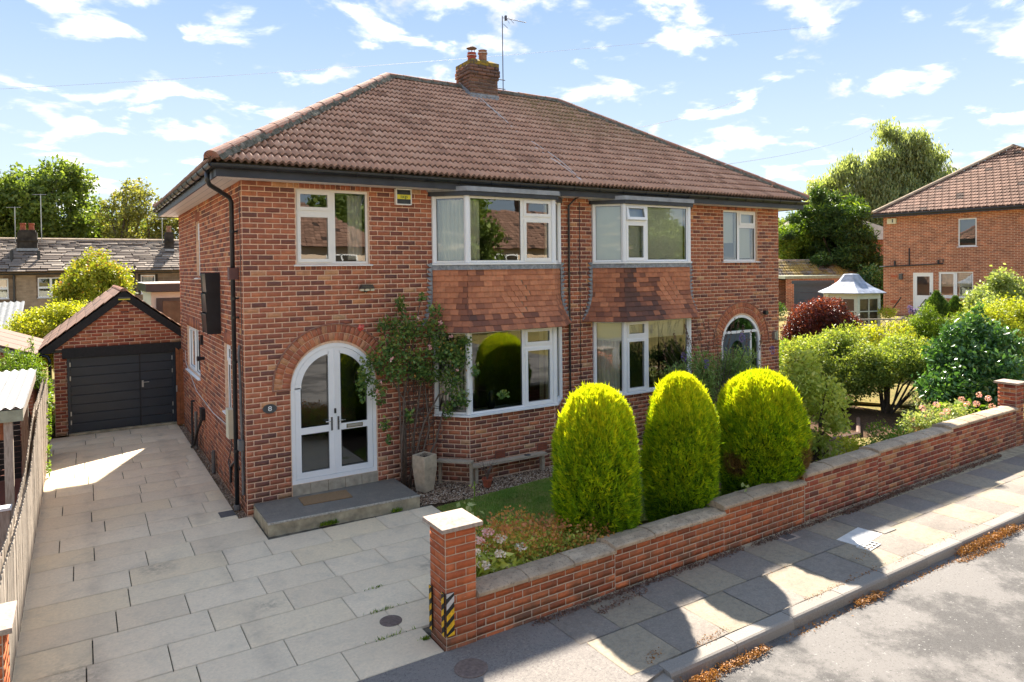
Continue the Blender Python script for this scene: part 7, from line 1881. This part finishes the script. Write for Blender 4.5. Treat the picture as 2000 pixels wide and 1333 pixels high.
# big layered conifer
bc = thing('cypress_tree', (37.4, 14.0, 1.2), 'big dark cypress with yellow-green tips beside the neighbouring house', 'tree')
cl = []
g = random.Random(5)
for i in range(70):
    z = g.uniform(0, 1); a = g.uniform(0, 6.283); rad_ = (1.0-.45*z**2)*2.3*g.uniform(.55, 1.0); cl.append((37.3+rad_*math.cos(a)*1.02, 13.9+rad_*math.sin(a)*.9, 2.4+z*4.7, .75, .75, .42))
cl += [(36.2, 14.6, 7.9, .5, .5, .7), (37.0, 14.2, 7.6, .6, .6, .6), (38.2, 13.6, 7.4, .6, .6, .5), (34.9, 15.3, 6.6, .5, .5, .35), (34.6, 15.5, 5.6, .5, .5, .3), (35.6, 15, 7.0, .5, .5, .4)]
crown(cl, 620, .26, 'leaf_dark', bc, 'foliage', wid=.2, shell=.15, tlo=-.1, thi=.85)
crown([(c[0], c[1], c[2]+.25, c[3], c[4], c[5]) for c in cl if c[2] > 5.2], 34, .30, 'leaf_fresh', bc, 'tip_growth', wid=.2, shell=.7, tlo=.1, thi=.9)
limbs((37.3, 13.9, 1.0), [(37.3, 13.9, 6.5), (36.2, 14.5, 6), (38.2, 13.5, 6)], .25, bc)
# weeping birch / willow
wl = thing('weeping_willow', (52.5, 19.5, 1.3), 'tall weeping tree with hanging grey-green foliage behind the cypress', 'tree')
cl = []; g = random.Random(8)
cx_, cy_ = 52.9, 19.6
tops = [(-4.3, 9.2), (-3.4, 11.6), (-2.6, 12.3), (-1.4, 11.8), (-.4, 12.6), (.6, 14.9), (1.2, 14.0), (2.2, 13.2), (3.3, 12.6), (4.2, 10.8), (-4.9, 8.8), (2.7, 12.0), (-5.7, 8.0), (-5.0, 10.4), (-4.0, 10.6), (5.0, 9.8), (5.4, 8.6), (-2.0, 12.0), (0.1, 12.6), (1.9, 13.6), (3.8, 11.6)]
rt_ = Vector((math.cos(yaw+.25), -math.sin(yaw+.25), 0))
for (o_, zt_) in tops:
    for k in range(7):
        dd = g.uniform(-1.3, 1.3); ss = g.uniform(-.5, .5); zc = zt_-.6-k*1.1
        if zc < 2.5: break
        cl.append((cx_+rt_.x*(o_+ss)+.3*dd, cy_+rt_.y*(o_+ss)+dd, zc, .8+g.uniform(-.2, .5), .9, 1.1))
L = []
for (x, y, z, rx, ry, rz) in cl:
    n = 760; d = unit(n)*rng.random((n, 1))**.5; P = np.array([x, y, z])+d*np.array([rx, ry, rz])*(1+.22*rng.normal(size=(n, 1))); A = rng.normal(size=(n, 3))*.35+np.array([0, 0, -1.0])
    L.append(leaf_np(P, A, rng.uniform(.22, .5, n), .28, tone=np.clip(.45+.3*d[:, 2]+rng.normal(size=n)*.2, 0, 1)))
V, F, T = cat(L); nobj('crown', V, F, 'leaf_willow', wl, T)
limbs((52.9, 19.6, 1.0), [(cx_+rt_.x*o_, cy_+rt_.y*o_, zt_-.5) for (o_, zt_) in tops], .35, wl, jig=.5, fork=.3)
tree('far_tree', 'low dark tree glimpsed behind the right roof slope of the neighbouring house', (62, 14, 1), clumps_on((62, 14, 7.6), (2.0, 2, 2.0), 24, .8, seed=61), 110, .3, 'leaf_willow', .3)
tree('far_tree', 'small distant treetop between the right gable and the cypress', (52, 27, 1), clumps_on((51, 27, 5.8), (3.0, 2, 1.8), 30, .9, seed=62), 110, .3, 'leaf_oak', .3)
# small creeper mass under the cypress
bush('ivy_mass', 'dark ivy covered mass below the cypress beside the neighbouring wall', 'shrub', clumps_on((35.5, 10.9, 2.2), (1.0, 1.0, 1.2), 20, .5, seed=63), 500, .14, 'leaf_laurel', (35.5, 10.9, 1.2), 0)

# overhead wires
def wire(name, p, q, sag, r, mat, label):
    p, q = Vector(p), Vector(q); m = MB(); m.tube([p+(q-p)*t-Vector((0, 0, sag*4*t*(1-t))) for t in np.linspace(0, 1, 25)], r, 5); tag(m.build(name, mat), label, 'cable')
wire('overhead_cable', (-9.6, 11.77, 7.67), (15.5, 0, 10.3), .25, .0035, 'wire_grey', 'thin overhead telephone wire crossing the sky behind the chimney pots')
wire('overhead_cable', (.9, -.46, 5.33), (30.0, 14.0, 13.4), .5, .008, 'wire_white', 'pale service wire rising from the eaves across the roof to the right')
wire('overhead_cable', (10.5, -.3, 6.1), (42.0, 14.0, 12.8), .3, .006, 'wire_grey', 'thin grey wire rising to the right beyond the right hip of the roof')
for i in range(2):
    m = MB(); pts = []
    for t in np.linspace(0, 1, 14):
        y = 3.30+(-.40-3.30)*t; x = 5.98+.06*i+.25*t+.05*math.sin(t*7+i*2); pts.append((x, y, RZ0+SL*(y-E0)+.075+.03*math.sin(t*9+i)))
    m.tube(pts, .008, 5); m.build('roof_cable', 'wire_white', house)

# ================================================================ ACROSS THE STREET (seen mirrored in the window panes)
def opp(x, y, w_, d_, name, label, lit=True):
    t = thing(name, (x, y, 0), label, 'house'); zt = 5.1
    m = MB(); m.box(x-w_/2, x+w_/2, y-d_, y, -.1, zt); m.build('house_wall', 'render_peach', t)  # walls made pale render to bounce sunlight onto the shaded house front
    m = MB(); e = .4; m.add([(x-w_/2-e, y+e, zt), (x+w_/2+e, y+e, zt), (x+w_/2+e, y-d_-e, zt), (x-w_/2-e, y-d_-e, zt), (x-w_/2+3.6, y-d_/2, zt+2.9), (x+w_/2-3.6, y-d_/2, zt+2.9)], [(0, 1, 5, 4), (1, 2, 5), (2, 3, 4, 5), (3, 0, 4)]); m.build('roof', 'far_tile', t)
    tl = []; La = math.hypot(d_/2+e, 2.9); an = math.atan2(2.9, d_/2+e); X = Matrix(((-1, 0, 0, x+w_/2+e), (0, -math.cos(an), math.sin(an), y+e), (0, math.sin(an), math.cos(an), zt), (0, 0, 0, 1)))
    nr_ = 16; gg = La/nr_; hw = w_+2*e
    for r in range(nr_):
        v = r*gg; k0 = v/La*(3.6+e); u = k0
        while u < hw-k0: tl.append((X @ Matrix.Translation((u+.15, v+gg*.5, .03)) @ Matrix.Rotation(-.10, 4, 'X') @ Matrix.Diagonal((.28, gg*1.08, .03, 1)), min(1, max(0, rnd.gauss(.5, .25))))); u += .30
    pieces(t, tl, 'far_tile', 'roof_tile', n=0, unit=(TV, TF), stuffname='roof_tiles')
    for (a, b, c, d) in ((-w_*.32, 1.8, 3.4, 4.7), (w_*.3, 1.8, 3.4, 4.7), (-w_*.3, 2.2, 1, 2.3), (w_*.3, 2.2, 1, 2.3), (0, .9, .1, 2.1)):
        m = MB(frame((x, y, 0), (-1, 0, 0), (0, 1, 0))); m.ring(a-b/2, a+b/2, c, d, .08, 0, .05); m.box(a-.04, a+.04, 0, .05, c, d); o = m.build('window', 'upvc', t)
        m = MB(frame((x, y, 0), (-1, 0, 0), (0, 1, 0))); m.box(a-b/2+.08, a+b/2-.08, 0, .02, c+.08, d-.08); m.build('pane', 'summer_glass', o)
    m = MB(); m.box(x-.4, x+.4, y-d_/2-.4, y-d_/2+.4, zt+2, zt+4); m.build('chimney', 'brick_chimney', t)
opp(6.5, -27.5, 13, 8, 'opposite_house', 'peach rendered house with tiled hipped roof across the street, mirrored in the window panes')
opp(26, -29, 13, 8, 'opposite_house', 'second peach rendered house across the street, mirrored in the far bay windows')
opp(-14, -28, 13, 8, 'opposite_house', 'third peach rendered house across the street, left of the others')
G2 = 'trees in the gardens across the street'
GL = {71: 'leafy tree across the street between the two nearer opposite houses', 72: 'tall tree across the street behind the second opposite house', 73: 'leafy tree across the street at the far right of the opposite gardens', 74: 'leafy tree across the street left of the opposite house', 75: 'tall tree across the street behind the gap between the opposite houses', 76: 'small bushy tree across the street in front of the opposite house', 77: 'tallest tree across the street at the far right'}
for (x, y, s, sd) in ((16.5, -25, 1.0, 71), (21, -34, 1.3, 72), (33, -24, .9, 73), (-4, -26, .9, 74), (14, -36, 1.3, 75), (2.0, -24.2, .55, 76), (38, -34, 1.4, 77)):
    tree('garden_tree', GL[sd], (x, y, 0), clumps_on((x, y, 4.6*s), (2.4*s, 2.4*s, 3.3*s), 40, .85*s, seed=sd), 80, .3, 'leaf_oak' if sd % 2 else 'leaf_fresh', .2, G2)
bush('street_hedge', 'long leafy hedge across the street, mirrored in the lower window panes', 'hedge', [(x, -23.2+rnd.uniform(-.2, .2), .8, 1.0, .5, .8) for x in np.arange(-14, 34, 1.3)], 130, .16, 'leaf_oak', (5, -23, 0), 0)
